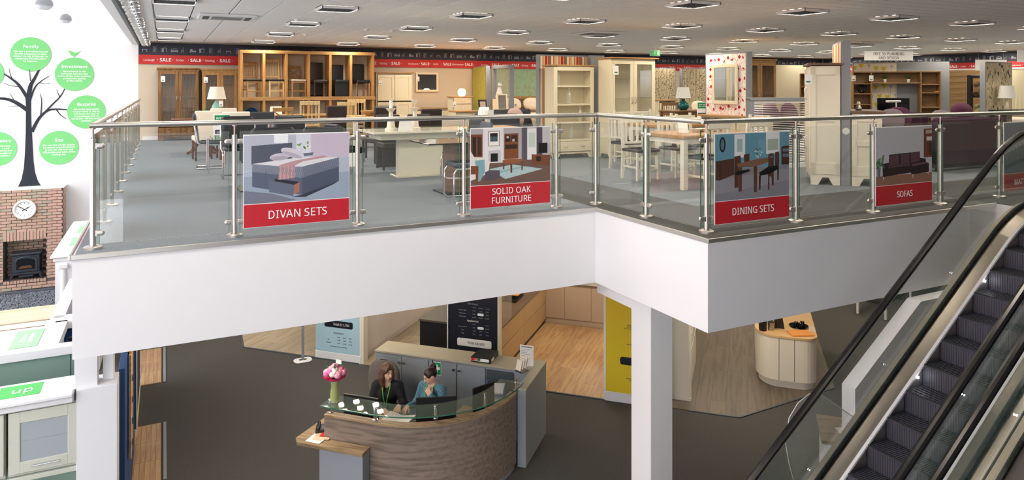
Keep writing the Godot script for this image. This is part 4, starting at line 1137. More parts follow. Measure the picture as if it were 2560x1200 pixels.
	for q in [-0.30, 0.30]: pb(od, "rail", 0, 0.012, q, 0.6, 0.02, 0.08, "light_wood")
	pb(od, "support_leg", 0, -1.06, 0, 0.08, 2.08, 0.08, "light_wood")
	# glass display tower at the frame edge
	var gt := thing("glass_display_tower", "glass panelled display tower with steel bolts at the left frame edge", "display tower", W(-3.30, L, 16.0))
	pb(gt, "pane", 0, 0.55, 0, 0.5, 1.1, 0.02, "pane_green", 0); pb(gt, "top", 0, 1.12, -0.2, 0.52, 0.04, 0.45, "brown_wood")
	for y in [0.2, 0.55, 0.9]: part(gt, "bolt", G.new().cyl(Vector3(0.18, y, 0), Vector3(0.18, y, 0.04), 0.02, -1, 10), "chrome")
	# blue partitions and oak mats right of the pier
	struct("wall_blue_near", G.new().box(W(-0.40, (L + T) / 2, 10.1), Vector3(0.06, T - L, 2.9), 0.002), "blue_wall")
	var w2 := struct("wall_blue_far", G.new().box(W(-0.40, (L + T) / 2 + 0.06, 12.9), Vector3(0.08, T - L - 0.1, 2.0), 0.002), "blue_wall")
	struct("trim_blue_edge", G.new().box(W(-0.352, (L + T) / 2 + 0.06, 11.895), Vector3(0.018, T - L, 0.012)), "cream")
	struct("baseboard_blue", G.new().box(W(-0.40, L + 0.06, 12.9), Vector3(0.10, 0.12, 2.04), 0.003), "cream")
	var ds := thing("door_sample", "tall oak door sample fixed on the near blue partition", "door sample", W(-0.345, L + 0.9, 9.6))
	pb(ds, "panel", 0, 0.6, 0, 0.03, 1.2, 0.5, "oak"); pb(ds, "edge_lipping", 0.0, 0.6, 0.26, 0.035, 1.22, 0.03, "light_wood")
	for k in 4: part(ds, "ring_handle", G.new().tube(range(0, 10).map(func(i): return Vector3(0.03, 0.2 + k * 0.25 + cos(TAU * i / 10) * 0.035, 0.3 + sin(TAU * i / 10) * 0.035)), 0.005, 5, true), "black")
	for q in [[11.32, 1.78, "nearer oak floor sample panel with grey edging beside the blue partition"], [14.8, 1.84, "farther oak floor sample panel with grey edging beside the blue partition"]]:
		var mt := thing("floor_sample", q[2], "floor sample", W(-0.19, L, q[0]))
		pb(mt, "edging", 0.215, 0.008, 0, 0.04, 0.016, q[1], "grey_frame", 0)
		for k in 6:
			for j in 3: pb(mt, "plank", -0.2 + k * 0.066, 0.008, (j - 1) * q[1] / 3, 0.064, 0.015, q[1] / 3 - 0.004, "plank_oak_%d" % ((k * 2 + j) % 4), 0.001)

# ---------------------------------------------------------------- kitchens on the lower floor, all set at forty-five degrees
func K(x: float, y: float, z: float) -> Vector3:   # the turned frame: x to the right front, z to the left front
	return Vector3(x * 0.70711 - z * 0.70711, L + y, x * 0.70711 + z * 0.70711)
const QT := -PI / 4
func planks(called: String, label: String, kind: String, x0: float, x1: float, z0: float, z1: float, wide: float, long: float, along_x: bool, clip: Array):
	var f := thing(called, label, "floor", K(0, 0, 0), QT)
	var r := RandomNumberGenerator.new()
	r.seed = int(wide * 1000)
	var p := 0
	var a := x0 if not along_x else z0
	while a < (x1 if not along_x else z1):
		var b := (z0 if not along_x else x0) - r.randf() * long
		while b < (z1 if not along_x else x1):
			var q0 := maxf(b, z0 if not along_x else x0)
			var q1 := minf(b + long, z1 if not along_x else x1)
			b += long
			if q1 - q0 < 0.05: continue
			var poly := [D(a + 0.001, q0 + 0.001), D(a + wide - 0.001, q0 + 0.001), D(a + wide - 0.001, q1 - 0.001), D(a + 0.001, q1 - 0.001)]
			if along_x: poly = poly.map(func(w): return D(w.y, w.x))
			for piece in Geometry2D.intersect_polygons(PackedVector2Array(poly), PackedVector2Array(clip)):
				var g := G.new()
				g.slab(Array(piece).map(func(w): return D(w.x, -w.y)), 0.0, 0.012)
				part(f, "plank", g, "%s_%d" % [kind, r.randi() % 4])
		a += wide
func price_panel(o: Node, x0: float, y: float, rows: Array, ink: String, z: float):
	for i in rows.size():
		var row: Array = rows[i]
		for j in row.size():
			if row[j]: text(o, "lettering", row[j], 0.026, ink, Vector3(x0 + (0.0 if j == 0 else 0.10 + j * 0.125), y - i * 0.058, z))
func lower_floor():
	planks("tile_floor", "pale wood-look tiled floor of the pink kitchen bay", "plank_pale", -10.2, -5.4, -16.5, -11.66, 0.42, 0.95, false, [D(-9.6, -11.66), D(-5.4, -11.66), D(-5.4, -16.5), D(-10.4, -16.5), D(-10.2, -12.3)])
	planks("oak_floor", "warm oak plank floor of the tan kitchen bay", "plank_oak", -4.24, -2.2, -15.0, -11.63, 0.19, 1.3, false, [D(-4.24, -11.63), D(-2.2, -11.63), D(-2.2, -15), D(-4.24, -15)])
	planks("grey_floor", "grey-brown plank floor under the cream island", "plank_grey", -2.0, 1.5, -16.8, -11.66, 0.24, 1.3, false, [D(-2.0, -11.66), D(-0.1, -11.68), D(1.46, -13.35), D(1.40, -16.8), D(-2.0, -16.8)])
	for e in [[-9.6, -11.65, -6.95, -11.65], [-4.2, -11.62, -2.25, -11.62], [-0.9, -11.66, -0.1, -11.67], [-0.1, -11.67, 1.46, -13.35], [-9.6, -11.65, -10.2, -12.3]]:
		var a := K(e[0], 0.008, e[1])
		var b := K(e[2], 0.008, e[3])
		struct("trim_threshold", G.new().box(Vector3.ZERO, Vector3(a.distance_to(b), 0.018, 0.035), 0.003), "alu_dark", (a + b) / 2).rotation.y = -atan2(b.z - a.z, b.x - a.x)
	# blue price board on the end of the pink kitchen
	var o := thing("kitchen_price_board", "pale blue kitchen price board with white plinth, reading Total 11,700 pounds", "sign board", K(-7.42, 0, -11.66), QT)
	pb(o, "end_wall", 0, 1.08, -0.06, 1.0, 2.16, 0.10, "white"); pb(o, "print", -0.01, 1.15, 0.0, 0.95, 2.0, 0.012, "sky_blue", 0); pb(o, "plinth", 0, 0.075, 0.0, 1.0, 0.15, 0.02, "white")
	pb(o, "edge_panel", 0.53, 1.08, -0.08, 0.06, 2.16, 0.16, "cream_side")
	part(o, "price_label", G.new().rbox(Vector3.ZERO, Vector3(0.62, 0.13, 0.008), Vector3(0.03, 0.03, 0.002), 3), "ink_navy", Vector3(0.02, 0.70, 0.008))
	text(o, "lettering", "Total £11,700", 0.06, "print_white", Vector3(0.08, 0.70, 0.013))
	text(o, "lettering", "Installation", 0.046, "print_dark", Vector3(0.02, 0.53, 0.008))
	price_panel(o, -0.2, 0.455, [["", "Good", "Better", "Best"], ["Dry", "£ 500", "£ 800", "£ 900"], ["Electrical", "£850", "£1,100", "£1,200"]], "print_dark", 0.008)
	text(o, "lettering", "Prices include fitting and finishing", 0.024, "print_dark", Vector3(0.02, 0.27, 0.008))
	var k := thing("pink_kitchen_run", "blush gloss kitchen units behind the blue price board", "kitchen units", K(-6.95, 0, -13.3), QT)
	pb(k, "carcass", -0.32, 0.47, 0, 0.6, 0.82, 3.1, "kitchen_pink"); pb(k, "plinth", -0.04, 0.06, 0, 0.02, 0.12, 3.1, "kitchen_pink"); pb(k, "worktop", -0.31, 0.90, 0, 0.64, 0.04, 3.12, "cream_gloss")
	for j in 5: pb(k, "door", -0.01, 0.49, -1.24 + j * 0.62, 0.02, 0.74, 0.612, "kitchen_pink")
	o = thing("queue_post", "slim grey display post on a white oval foot beside the blue board", "post", W(2.4, L, 13.8))
	part(o, "foot", G.new().rbox(Vector3(0, 0.01, 0), Vector3(0.34, 0.025, 0.26), Vector3(0.10, 0.01, 0.10), 4), "white")
	part(o, "pole", G.new().cyl(Vector3(0, 0.02, 0), Vector3(0, 1.45, 0), 0.026, -1, 14), "grey_frame")
	pb(o, "sign_holder", 0, 1.6, 0, 0.3, 0.42, 0.02, "white")
	# black island
	o = thing("black_kitchen_island", "black gloss kitchen island with dark stone worktop", "kitchen island", K(-5.30, 0, -12.72), QT)
	pb(o, "body", 0, 0.44, 0, 0.98, 0.88, 1.7, "black"); pb(o, "worktop", 0, 0.90, 0, 1.0, 0.04, 1.76, "worktop_dark")
	solo("chopping_board", "small oak chopping board on the black island", "chopping board", bm(0.30, 0.025, 0.42, 0.006), "board_orange", K(-5.20, 0.933, -12.35), QT)
	# dark price board
	o = thing("kitchen_price_board", "navy kitchen price board listing worktops and appliances, Total 4,900 pounds", "sign board", K(-4.645, 0, -11.66), QT)
	pb(o, "panel", 0, 1.08, -0.05, 0.95, 2.16, 0.08, "ink_navy"); pb(o, "trim_left", -0.485, 1.08, -0.04, 0.02, 2.16, 0.10, "white"); pb(o, "trim_right", 0.50, 1.08, -0.04, 0.05, 2.16, 0.10, "cream")
	text(o, "lettering", "Worktops", 0.046, "print_grey", Vector3(0.0, 1.36, -0.008)); text(o, "lettering", "Appliances", 0.046, "print_white", Vector3(0.0, 1.055, -0.008))
	price_panel(o, -0.2, 1.295, [["", "3 metre", "5 metre", "7 metre"], ["Square edge", "£150", "£250", "£300"], ["Solid wood", "£450", "", "£900"], ["Solid stone", "£2,000", "£3,000", "£4,000"]], "print_grey", -0.008)
	price_panel(o, -0.2, 0.995, [["", "Basic", "", "Best"], ["Oven and hob", "£400", "", "£1,200"], ["Tap", "£100", "£150", "£200"], ["Fridge", "£250", "£500", "£800"]], "print_grey", -0.008)
	for y in [1.18, 0.938]: part(o, "price_chip", G.new().rbox(Vector3.ZERO, Vector3(0.12, 0.045, 0.006), Vector3(0.02, 0.02, 0.002), 3), "print_white", Vector3(0.15, y, -0.008))
	part(o, "price_label", G.new().rbox(Vector3.ZERO, Vector3(0.66, 0.14, 0.008), Vector3(0.03, 0.03, 0.002), 3), "print_white", Vector3(0.03, 0.66, -0.006))
	text(o, "lettering", "Total £4,900", 0.06, "print_dark", Vector3(0.06, 0.66, -0.001))
	# tan kitchen: run along the floor and units at its end
	k = thing("tan_kitchen_run", "tan gloss drawer units with brown worktop along the oak floor", "kitchen units", K(-4.22, 0, -13.40), QT)
	pb(k, "carcass", -0.32, 0.48, 0, 0.6, 0.80, 3.2, "kitchen_tan"); pb(k, "plinth", -0.05, 0.05, 0, 0.02, 0.10, 3.2, "worktop"); pb(k, "worktop", -0.30, 0.895, 0.0, 0.66, 0.03, 3.2, "worktop")
	for j in 2:
		for i in 2: pb(k, "drawer", -0.01, 0.28 + i * 0.385, -0.80 + j * 1.60, 0.02, 0.37, 1.59, "kitchen_tan")
	o = thing("wall_end_unit", "tan tall unit end with mirrored brown splashback beside the navy board", "kitchen units", K(-4.34, 0, -11.80), QT)
	pb(o, "side_panel", 0.17, 0.45, 0.0, 0.03, 0.90, 0.12, "kitchen_tan"); pb(o, "glass_return", 0.16, 1.25, -0.35, 0.02, 0.66, 0.62, "window_glass", 0)
	o = thing("tool_tray", "dark tray with knives and boards on the tan worktop", "tray", K(-4.55, 0.912, -13.6), QT)
	pb(o, "tray", 0, 0.02, 0, 0.34, 0.04, 0.5, "black"); pb(o, "board", 0.02, 0.10, -0.05, 0.28, 0.02, 0.3, "board_orange"); pb(o, "stand", 0, 0.06, -0.05, 0.2, 0.06, 0.2, "black"); pb(o, "knife_block", -0.04, 0.14, -0.05, 0.12, 0.08, 0.12, "worktop")
	k = thing("beige_kitchen_units", "beige gloss base units with brown worktop at the end of the oak floor", "kitchen units", K(-3.2, 0, -15.0), QT)
	pb(k, "carcass", 0, 0.5, -0.32, 2.4, 0.78, 0.6, "kitchen_beige"); pb(k, "plinth", 0, 0.06, -0.03, 2.4, 0.12, 0.02, "kitchen_beige"); pb(k, "worktop", 0, 0.905, -0.30, 2.4, 0.03, 0.66, "worktop")
	for j in 4: pb(k, "door", -0.9 + j * 0.60, 0.51, -0.01, 0.592, 0.75, 0.02, "kitchen_beige")
	# yellow price board
	o = thing("kitchen_price_board", "yellow kitchen price board half hidden behind the white pillar", "sign board", K(-1.74, 0, -11.62), QT)
	pb(o, "end_wall", 0, 1.08, -0.06, 1.06, 2.16, 0.10, "white"); pb(o, "print", 0.01, 1.15, 0.0, 1.0, 1.98, 0.012, "yellow", 0); pb(o, "plinth", 0, 0.07, 0.0, 1.06, 0.14, 0.02, "white")
	part(o, "price_label", G.new().rbox(Vector3.ZERO, Vector3(0.66, 0.13, 0.008), Vector3(0.04, 0.04, 0.002), 3), "ink_navy", Vector3(0.08, 0.70, 0.008))
	for q in [[1.27, "Kitchen\nCarcasses\nDoors and fronts"], [0.98, "Worktops"], [0.40, "Installation\nDry"]]: text(o, "lettering", q[1], 0.028, "print_dark", Vector3(-0.08, q[0], 0.008))
	# white tall unit
	o = thing("white_tall_unit", "off-white tall kitchen unit with rounded corner right of the pillar", "kitchen units", K(-1.42, 0, -11.98), QT)
	part(o, "end_panel", G.new().rbox(Vector3(0, 1.08, -0.1), Vector3(1.10, 2.12, 0.2), Vector3(0.05, 0.004, 0.08), 4), "island_cream"); pb(o, "plinth", 0, 0.03, -0.06, 1.1, 0.06, 0.1, "island_cream"); pb(o, "oven_column", 0.2, 1.08, -1.0, 0.62, 2.12, 1.6, "island_cream")
	for y in [0.75, 1.0, 1.25, 1.5]: pb(o, "steel_handle", 0.53, y, -0.9, 0.02, 0.03, 1.2, "steel")
	# cream island with rounded front
	o = thing("cream_kitchen_island", "cream rounded kitchen island with tan top on the grey plank floor", "kitchen island", K(0.66, 0, -13.0), QT)
	var out := []
	for q in [[-0.51, -2.2], [-0.51, -0.42]]: out.append(D(q[0], -q[1]))
	for a in 9: out.append(D(-0.51 + 0.40 - cos(PI / 2 * a / 8) * 0.40, 0.40 - sin(PI / 2 * a / 8) * 0.40))
	for a in 7: out.append(D(0.51 - 0.22 + sin(PI / 2 * a / 6) * 0.22, 0.22 - cos(PI / 2 * a / 6) * 0.22))
	out.append(D(0.51, 2.2))
	part(o, "body", G.new().slab(out.map(func(w): return D(w.x * 0.98, w.y + 0.01)), 0.15, 0.88), "island_cream")
	part(o, "plinth", G.new().slab(out.map(func(w): return D(w.x * 0.88, w.y * 0.97 + 0.07)), 0.0, 0.16), "island_cream")
	part(o, "worktop", G.new().slab(out, 0.885, 0.92), "island_top")
	for x in [-0.12, 0.13]: pb(o, "panel_joint", x, 0.515, -0.008, 0.006, 0.72, 0.006, "alu_dark", 0)
	o = thing("plant_pot", "small potted herb in a brass cup on the cream island", "potted plant", K(0.42, 0.925, -13.28), QT)
	part(o, "pot", G.new().lathe([D(0.0, 0.0), D(0.055, 0.0), D(0.065, 0.14), D(0.055, 0.14), D(0.05, 0.02)], 14), "brushed")
	leaves(o, Vector3(0, 0.14, 0), 0.10, 14, 0.05, "leaf", 3)
	solo("black_jar", "plain black jar on the cream island beside the herb pot", "jar", G.new().lathe([D(0.0, 0.0), D(0.065, 0.0), D(0.07, 0.17), D(0.06, 0.175), D(0.0, 0.17)], 16), "black", K(0.28, 0.922, -13.22), QT)
	solo("slate_board", "black triangular slate leaning on the cream island", "slate", G.new().prism([D(-0.1, 0), D(0.1, 0), D(0.06, 0.24), D(-0.06, 0.24)], -0.01, 0.01), "black", K(0.55, 0.921, -13.42), QT)
	var pl := thing("black_plate_stack", "black plates with cups on the cream island", "plates", K(0.90, 0.921, -13.62), QT)
	part(pl, "plate", G.new().lathe([D(0.0, 0.0), D(0.14, 0.0), D(0.17, 0.02), D(0.165, 0.026), D(0.0, 0.012)], 24), "black_gloss")
	for q in [[-0.05, 0.03], [0.06, -0.03], [0.02, 0.07]]: part(pl, "cup", G.new().lathe([D(0.0, 0.02), D(0.03, 0.02), D(0.04, 0.08), D(0.035, 0.08), D(0.0, 0.03)], 12), "black_gloss", Vector3(q[0], 0.01, q[1]))
	solo("chopping_board", "orange-brown wooden chopping board on the cream island", "chopping board", bm(0.40, 0.025, 0.27, 0.008), "board_orange", K(0.90, 0.934, -13.24), QT + 0.35)
	var rk := thing("plate_rack", "white wire plate rack at the edge of the cream island", "rack", K(1.10, 0.921, -13.40), QT)
	for q in 6: part(rk, "wire", G.new().tube([Vector3(-0.04, 0.0, -0.15 + q * 0.05), Vector3(-0.04, 0.05, -0.15 + q * 0.05), Vector3(0.04, 0.05, -0.15 + q * 0.05), Vector3(0.04, 0.0, -0.15 + q * 0.05)], 0.004, 5), "white")
	# seat and counter at the right
	o = thing("bench_seat", "dark upholstered bench on white square legs under the gallery", "bench", W(15.3, L, 10.9), 0.3)
	part(o, "cushion", G.new().rbox(Vector3(0, 0.40, 0), Vector3(1.8, 0.16, 0.7), Vector3(0.05, 0.05, 0.05), 3), "sofa_grey"); pb(o, "backrest", 0, 0.66, -0.3, 1.8, 0.42, 0.1, "sofa_grey", 0.03)
	for x in [-0.85, 0.85]:
		for z in [-0.3, 0.3]: pb(o, "leg", x, 0.16, z, 0.05, 0.32, 0.05, "white")
	o = thing("side_counter", "small white counter with wood top behind the escalator glass", "counter", W(7.65, L, 5.98), QT)
	pb(o, "body", 0, 0.45, 0, 0.55, 0.9, 0.65, "white"); pb(o, "top", 0, 0.925, 0, 0.62, 0.05, 0.72, "desk_top")
	solo("leaflet", "white leaflet lying on the small counter behind the escalator", "leaflet", bm(0.16, 0.004, 0.22, 0), "paper", W(7.6, L + 0.953, 5.95), QT + 0.3)

func leaves(parent: Node, at: Vector3, spread: float, n: int, size: float, m: String, s: int):
	var r := RandomNumberGenerator.new()
	r.seed = s
	for k in n:
		var a := r.randf() * TAU
		var e := r.randf_range(0.3, 1.3)
		var d := Vector3(cos(a) * cos(e), sin(e), sin(a) * cos(e))
		var side := d.cross(Vector3.UP).normalized() * size * 0.3
		var tip := d * spread * r.randf_range(0.7, 1.2)
		var base := tip - d * size
		var g := G.new()
		var up := side.cross(d).normalized()
		g.tri(base * 0.4, tip * 0.6 + side, tip, up, up, up); g.tri(base * 0.4, tip * 0.6 - side, tip, up, up, up)
		part(parent, "leaf", g, m, at)

# ---------------------------------------------------------------- reception desk, turned by forty-five degrees about its back right corner
func reception():
	var O := W(5.2, L, 9.27)
	var at := func(x, y, z): return O + Vector3(x * 0.70711 - z * 0.70711, y, x * 0.70711 + z * 0.70711)
	# storage cabinets behind
	var c := thing("storage_cabinet", "low grey office cabinet run with four doors behind the reception seats", "cabinet", O, QT)
	pb(c, "carcass", -1.36, 0.53, 0.2, 2.66, 1.04, 0.38, "grey_cab"); pb(c, "worktop", -1.345, 1.075, 0.21, 2.70, 0.03, 0.43, "grey_top")
	var i := 0
	for x in [-2.46, -2.0, -1.53, -1.06]:
		var d := pb(c, "door", x, 0.53, 0.40, 0.455, 1.0, 0.02, "grey_cab")
		part(d, "knob", G.new().cyl(Vector3(0, 0, 0), Vector3(0, 0, 0.025), 0.010, -1, 10).cyl(Vector3(0, 0, 0.02), Vector3(0, 0, 0.035), 0.017, -1, 10), "chrome", Vector3(0.19 if i % 2 == 0 else -0.19, 0.42, 0.01))
		i += 1
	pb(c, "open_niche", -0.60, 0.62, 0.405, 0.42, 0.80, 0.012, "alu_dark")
	pb(c, "side_wing", -0.06, 0.54, 0.52, 0.12, 1.08, 1.03, "grey_cab"); pb(c, "wing_top", -0.06, 1.078, 0.52, 0.14, 0.026, 1.04, "grey_top")
	# first aid sign
	var fa := thing("first_aid_sign", "green first aid sign with white cross on the grey cabinet door", "sign", at.call(-1.62, 0.93, 0.418), QT)
	pb(fa, "card", 0, 0, 0, 0.15, 0.20, 0.006, "print_white", 0); pb(fa, "green_field", 0, 0, 0.003, 0.13, 0.18, 0.004, "offer_green", 0)
	part(fa, "cross", G.new().box(Vector3(0, 0.005, 0.007), Vector3(0.035, 0.115, 0.003)).box(Vector3(0, 0.005, 0.007), Vector3(0.105, 0.04, 0.0032)), "print_white")
	# curved counter
	var k := thing("reception_desk", "curved wood-effect reception desk with raised glass shelf", "reception desk", O, QT)
	var line := [D(-2.25, 2.49), D(-1.9, 2.49), D(-1.5, 2.49)]
	for a in range(1, 17): line.append(D(-1.5 + sin(PI / 2 * a / 16) * 1.385, 1.10 + cos(PI / 2 * a / 16) * 1.39))
	var shift := func(r: float) -> Array:
		var out := []
		for j in line.size():
			var d: Vector2 = (line[mini(j + 1, line.size() - 1)] - line[maxi(j - 1, 0)]).normalized()
			out.append(line[j] + Vector2(-d.y, d.x) * r)
		return out
	var ring := func(r0: float, r1: float, y0: float, y1: float) -> G:
		var a: Array = shift.call(r0)
		var b: Array = shift.call(r1)
		var g := G.new()
		for j in a.size() - 1:
			var p := [a[j], a[j + 1], b[j + 1], b[j]]
			var out: Vector2 = (a[j] - b[j] + a[j + 1] - b[j + 1]).normalized()
			var n0: Vector2 = (a[j] - b[j]).normalized()
			var n1: Vector2 = (a[j + 1] - b[j + 1]).normalized()
			var V3 := func(w: Vector2, y: float): return Vector3(w.x, y, w.y)
			g.quad(V3.call(p[0], y0), V3.call(p[1], y0), V3.call(p[1], y1), V3.call(p[0], y1), V3.call(n0, 0), V3.call(n1, 0), V3.call(n1, 0), V3.call(n0, 0))
			g.quad(V3.call(p[3], y0), V3.call(p[2], y0), V3.call(p[2], y1), V3.call(p[3], y1), V3.call(-n0, 0), V3.call(-n1, 0), V3.call(-n1, 0), V3.call(-n0, 0))
			g.quad(V3.call(p[0], y1), V3.call(p[1], y1), V3.call(p[2], y1), V3.call(p[3], y1), Vector3.UP)
			g.quad(V3.call(p[0], y0), V3.call(p[1], y0), V3.call(p[2], y0), V3.call(p[3], y0), Vector3.DOWN)
		for e in [0, a.size() - 1]:
			var o := Vector3(-1, 0, 0) if e == 0 else Vector3(0, 0, -1)
			g.quad(Vector3(a[e].x, y0, a[e].y), Vector3(b[e].x, y0, b[e].y), Vector3(b[e].x, y1, b[e].y), Vector3(a[e].x, y1, a[e].y), o)
		return g
	part(k, "curved_front", ring.call(0.0, -0.05, 0.09, 1.03), "desk_wood"); part(k, "kick_plate", ring.call(-0.03, -0.05, 0.0, 0.09), "grey_cab"); part(k, "front_capping", ring.call(0.004, -0.10, 1.03, 1.055), "desk_top")
	part(k, "worktop", ring.call(-0.05, -0.80, 0.72, 0.75), "desk_top")
	part(k, "glass_shelf", ring.call(0.10, -0.24, 1.195, 1.207), "pane_green"); part(k, "shelf_edge", ring.call(0.104, 0.098, 1.194, 1.208), "glass_edge")
	for p in [D(-2.2, 2.42), D(-1.55, 2.42), D(-0.85, 2.14), D(-0.38, 1.62), D(-0.14, 1.04)]:
		part(k, "standoff", G.new().cyl(Vector3(0, 1.05, 0), Vector3(0, 1.20, 0), 0.022, -1, 14).cyl(Vector3(0, 1.05, 0), Vector3(0, 1.065, 0), 0.032, -1, 14).cyl(Vector3(0, 1.21, 0), Vector3(0, 1.225, 0), 0.027, -1, 14), "chrome", Vector3(p.x, 0, p.y))
	part(k, "low_shelf", G.new().slab([D(-1.58, -2.50), D(-1.58, -2.69), D(-2.52, -2.69), D(-2.60, -2.60), D(-2.56, -1.95), D(-2.26, -1.95), D(-2.26, -2.50)], 0.715, 0.75), "desk_top")
	pb(k, "pedestal", -1.90, 0.357, 2.58, 0.62, 0.714, 0.16, "grey_cab")
	# on the desk
	var v := thing("flower_vase", "glass vase with pink and white roses in a magenta wrap on the desk", "flower vase", at.call(-2.14, 1.208, 2.42), QT)
	part(v, "vase", G.new().lathe([D(0.0, 0.0), D(0.06, 0.0), D(0.062, 0.03), D(0.06, 0.10), D(0.045, 0.19), D(0.058, 0.28)], 20, Vector3.ZERO, true), "bottle_glass")
	part(v, "stem_water", G.new().lathe([D(0.0, 0.012), D(0.052, 0.012), D(0.054, 0.10), D(0.04, 0.19), D(0.05, 0.27), D(0.0, 0.27)], 16), "stem_green")
	part(v, "wrap", G.new().lathe([D(0.04, 0.27), D(0.09, 0.285), D(0.135, 0.315), D(0.14, 0.325), D(0.11, 0.315), D(0.04, 0.295)], 20), "magenta")
	var r := RandomNumberGenerator.new()
	r.seed = 4
	for j in 19:
		var e := j * 2.4
		var rad := 0.125 * sqrt(float(j) / 19.0)
		var fl := G.new().rbox(Vector3.ZERO, Vector3(0.085, 0.065, 0.085), Vector3(0.042, 0.032, 0.042), 3)
		for q in 5: fl.rbox(Vector3(cos(q * 1.256) * 0.022, 0.008, sin(q * 1.256) * 0.022), Vector3(0.035, 0.05, 0.035), Vector3(0.017, 0.025, 0.017), 2)
		part(v, "rose", fl, ["petal_pink", "petal_pink", "petal_rose", "petal_white"][j % 4], Vector3(cos(e) * rad, 0.45 - rad * 0.75, sin(e) * rad))
	leaves(v, Vector3(0.0, 0.38, 0), 0.16, 12, 0.06, "leaf", 8)
	part(v, "gift_card", bm(0.08, 0.055, 0.003, 0), "paper", Vector3(0.04, 0.50, -0.03))
	for q in [[-1.93, 2.12, 0.0, "black monitor at the left end of the desk, before the woman in black"], [-0.98, 1.84, 0.42, "black monitor in the middle of the desk, before the woman in blue"], [-0.52, 1.30, 1.0, "black monitor at the right end of the desk beside the paper trays"]]:
		var m := thing("monitor", q[3], "monitor", at.call(q[0], 0.752, q[1]), QT + q[2], "reception monitors")
		pb(m, "screen", 0, 0.27, 0, 0.52 if q[2] < 0.9 else 0.36, 0.32, 0.03, "black", 0.006); pb(m, "display_glass", 0, 0.27, -0.017, 0.48 if q[2] < 0.9 else 0.32, 0.28, 0.003, "black_gloss", 0); pb(m, "stem", 0, 0.07, 0.01, 0.05, 0.14, 0.03, "black"); pb(m, "base", 0, 0.008, 0, 0.22, 0.016, 0.16, "black")
	var pr := thing("open_brochure", "open white brochure held on the desk by the woman in black", "brochure", at.call(-1.55, 0.77, 1.80), QT)
	for s in [-1, 1]: part(pr, "page", bm(0.20, 0.004, 0.28, 0), "paper", Vector3(s * 0.095, 0.02, 0)).rotation.z = s * 0.2
	pb(pr, "green_stripe", 0.05, 0.035, 0.12, 0.12, 0.004, 0.02, "sign_green", 0)
	for q in [[-0.70, 1.70, 0.2], [-0.42, 1.05, 0.9]]:
		solo("paper_sheet", ["loose white paper sheet on the desk right of the middle monitor", "loose white paper sheet standing by the paper trays"][0 if q[2] < 0.5 else 1], "paper", bm(0.24, 0.006, 0.32, 0), "paper", at.call(q[0], 0.756, q[1]), QT + q[2])
	solo("green_folder", "green folder on the desk below the right monitor", "folder", bm(0.24, 0.012, 0.32, 0.002), "offer_green", at.call(-0.52, 0.76, 1.25), QT + 0.5)
	var tr := thing("letter_tray", "blue stacked letter tray filled with papers at the cabinet end", "letter tray", at.call(-0.55, 0.78, 0.72), QT + 0.25)
	for y in [0.0, 0.1]:
		pb(tr, "tray", 0, y, 0, 0.27, 0.012, 0.36, "tray_blue"); pb(tr, "paper", 0, y + 0.018, 0.01, 0.23, 0.02, 0.33, "paper", 0)
		for s in [-1, 1]: pb(tr, "side", s * 0.13, y + 0.035, 0, 0.01, 0.07, 0.36, "tray_blue")
	for s in [-1, 1]: pb(tr, "riser", s * 0.13, 0.05, -0.15, 0.012, 0.1, 0.03, "tray_blue")
	var bd := thing("ring_binder", "thick black ring binder with coloured tabs on the grey cabinet", "binder", at.call(-0.92, 1.092, 0.20), QT)
	pb(bd, "cover", 0, 0.065, 0, 0.32, 0.012, 0.36, "black"); pb(bd, "lower_cover", 0, 0.006, 0, 0.32, 0.012, 0.36, "black"); pb(bd, "spine", 0.155, 0.035, 0, 0.012, 0.07, 0.36, "black"); pb(bd, "pages", -0.01, 0.035, 0, 0.28, 0.045, 0.34, "paper", 0); pb(bd, "spine_label", 0.163, 0.035, 0.08, 0.003, 0.045, 0.12, "paper", 0)
	for j in 4: pb(bd, "index_tab", -0.13 + j * 0.035, 0.045, 0.185, 0.026, 0.035, 0.02, ["red", "tile_pink", "board_orange", "offer_green"][j], 0)
	var st := thing("leaflet_holder", "clear stand with a printed white notice at the end of the cabinet", "notice stand", at.call(-0.22, 1.092, 0.28), QT)
	pb(st, "notice", 0, 0.16, 0, 0.21, 0.30, 0.006, "paper", 0); pb(st, "foot", 0, 0.006, 0.02, 0.21, 0.012, 0.08, "clear_plastic", 0)
	pb(st, "heading_bar", 0.0, 0.285, 0.004, 0.17, 0.022, 0.002, "print_grey", 0)
	for j in 9: pb(st, "text_line", -0.02 - 0.01 * (j % 3), 0.25 - j * 0.024, 0.004, 0.13 - 0.02 * (j % 3), 0.005, 0.002, "print_grey", 0)
	var br := thing("brochure_rack", "small rack of cream leaflets on the glass shelf", "leaflet rack", at.call(-0.18, 1.21, 0.78), QT - 0.5)
	for j in 4: part(br, "leaflet", bm(0.10, 0.14, 0.004, 0), "cream_fabric", Vector3(0.02 * j, 0.09 + 0.02 * j, -0.03 * j)).rotation.x = -0.3
	pb(br, "wire_base", 0.02, 0.01, -0.04, 0.14, 0.02, 0.14, "chrome")
	var ph := thing("telephone", "dark desk telephone at the left end of the desk", "telephone", at.call(-2.38, 0.752, 2.33), QT + 0.5)
	pb(ph, "body", 0, 0.025, 0, 0.17, 0.05, 0.19, "black", 0.01); part(ph, "handset", G.new().rbox(Vector3(-0.05, 0.07, 0), Vector3(0.05, 0.04, 0.2), Vector3(0.02, 0.018, 0.02), 3), "black"); pb(ph, "keypad", 0.03, 0.052, 0.02, 0.08, 0.004, 0.1, "alu_dark", 0)
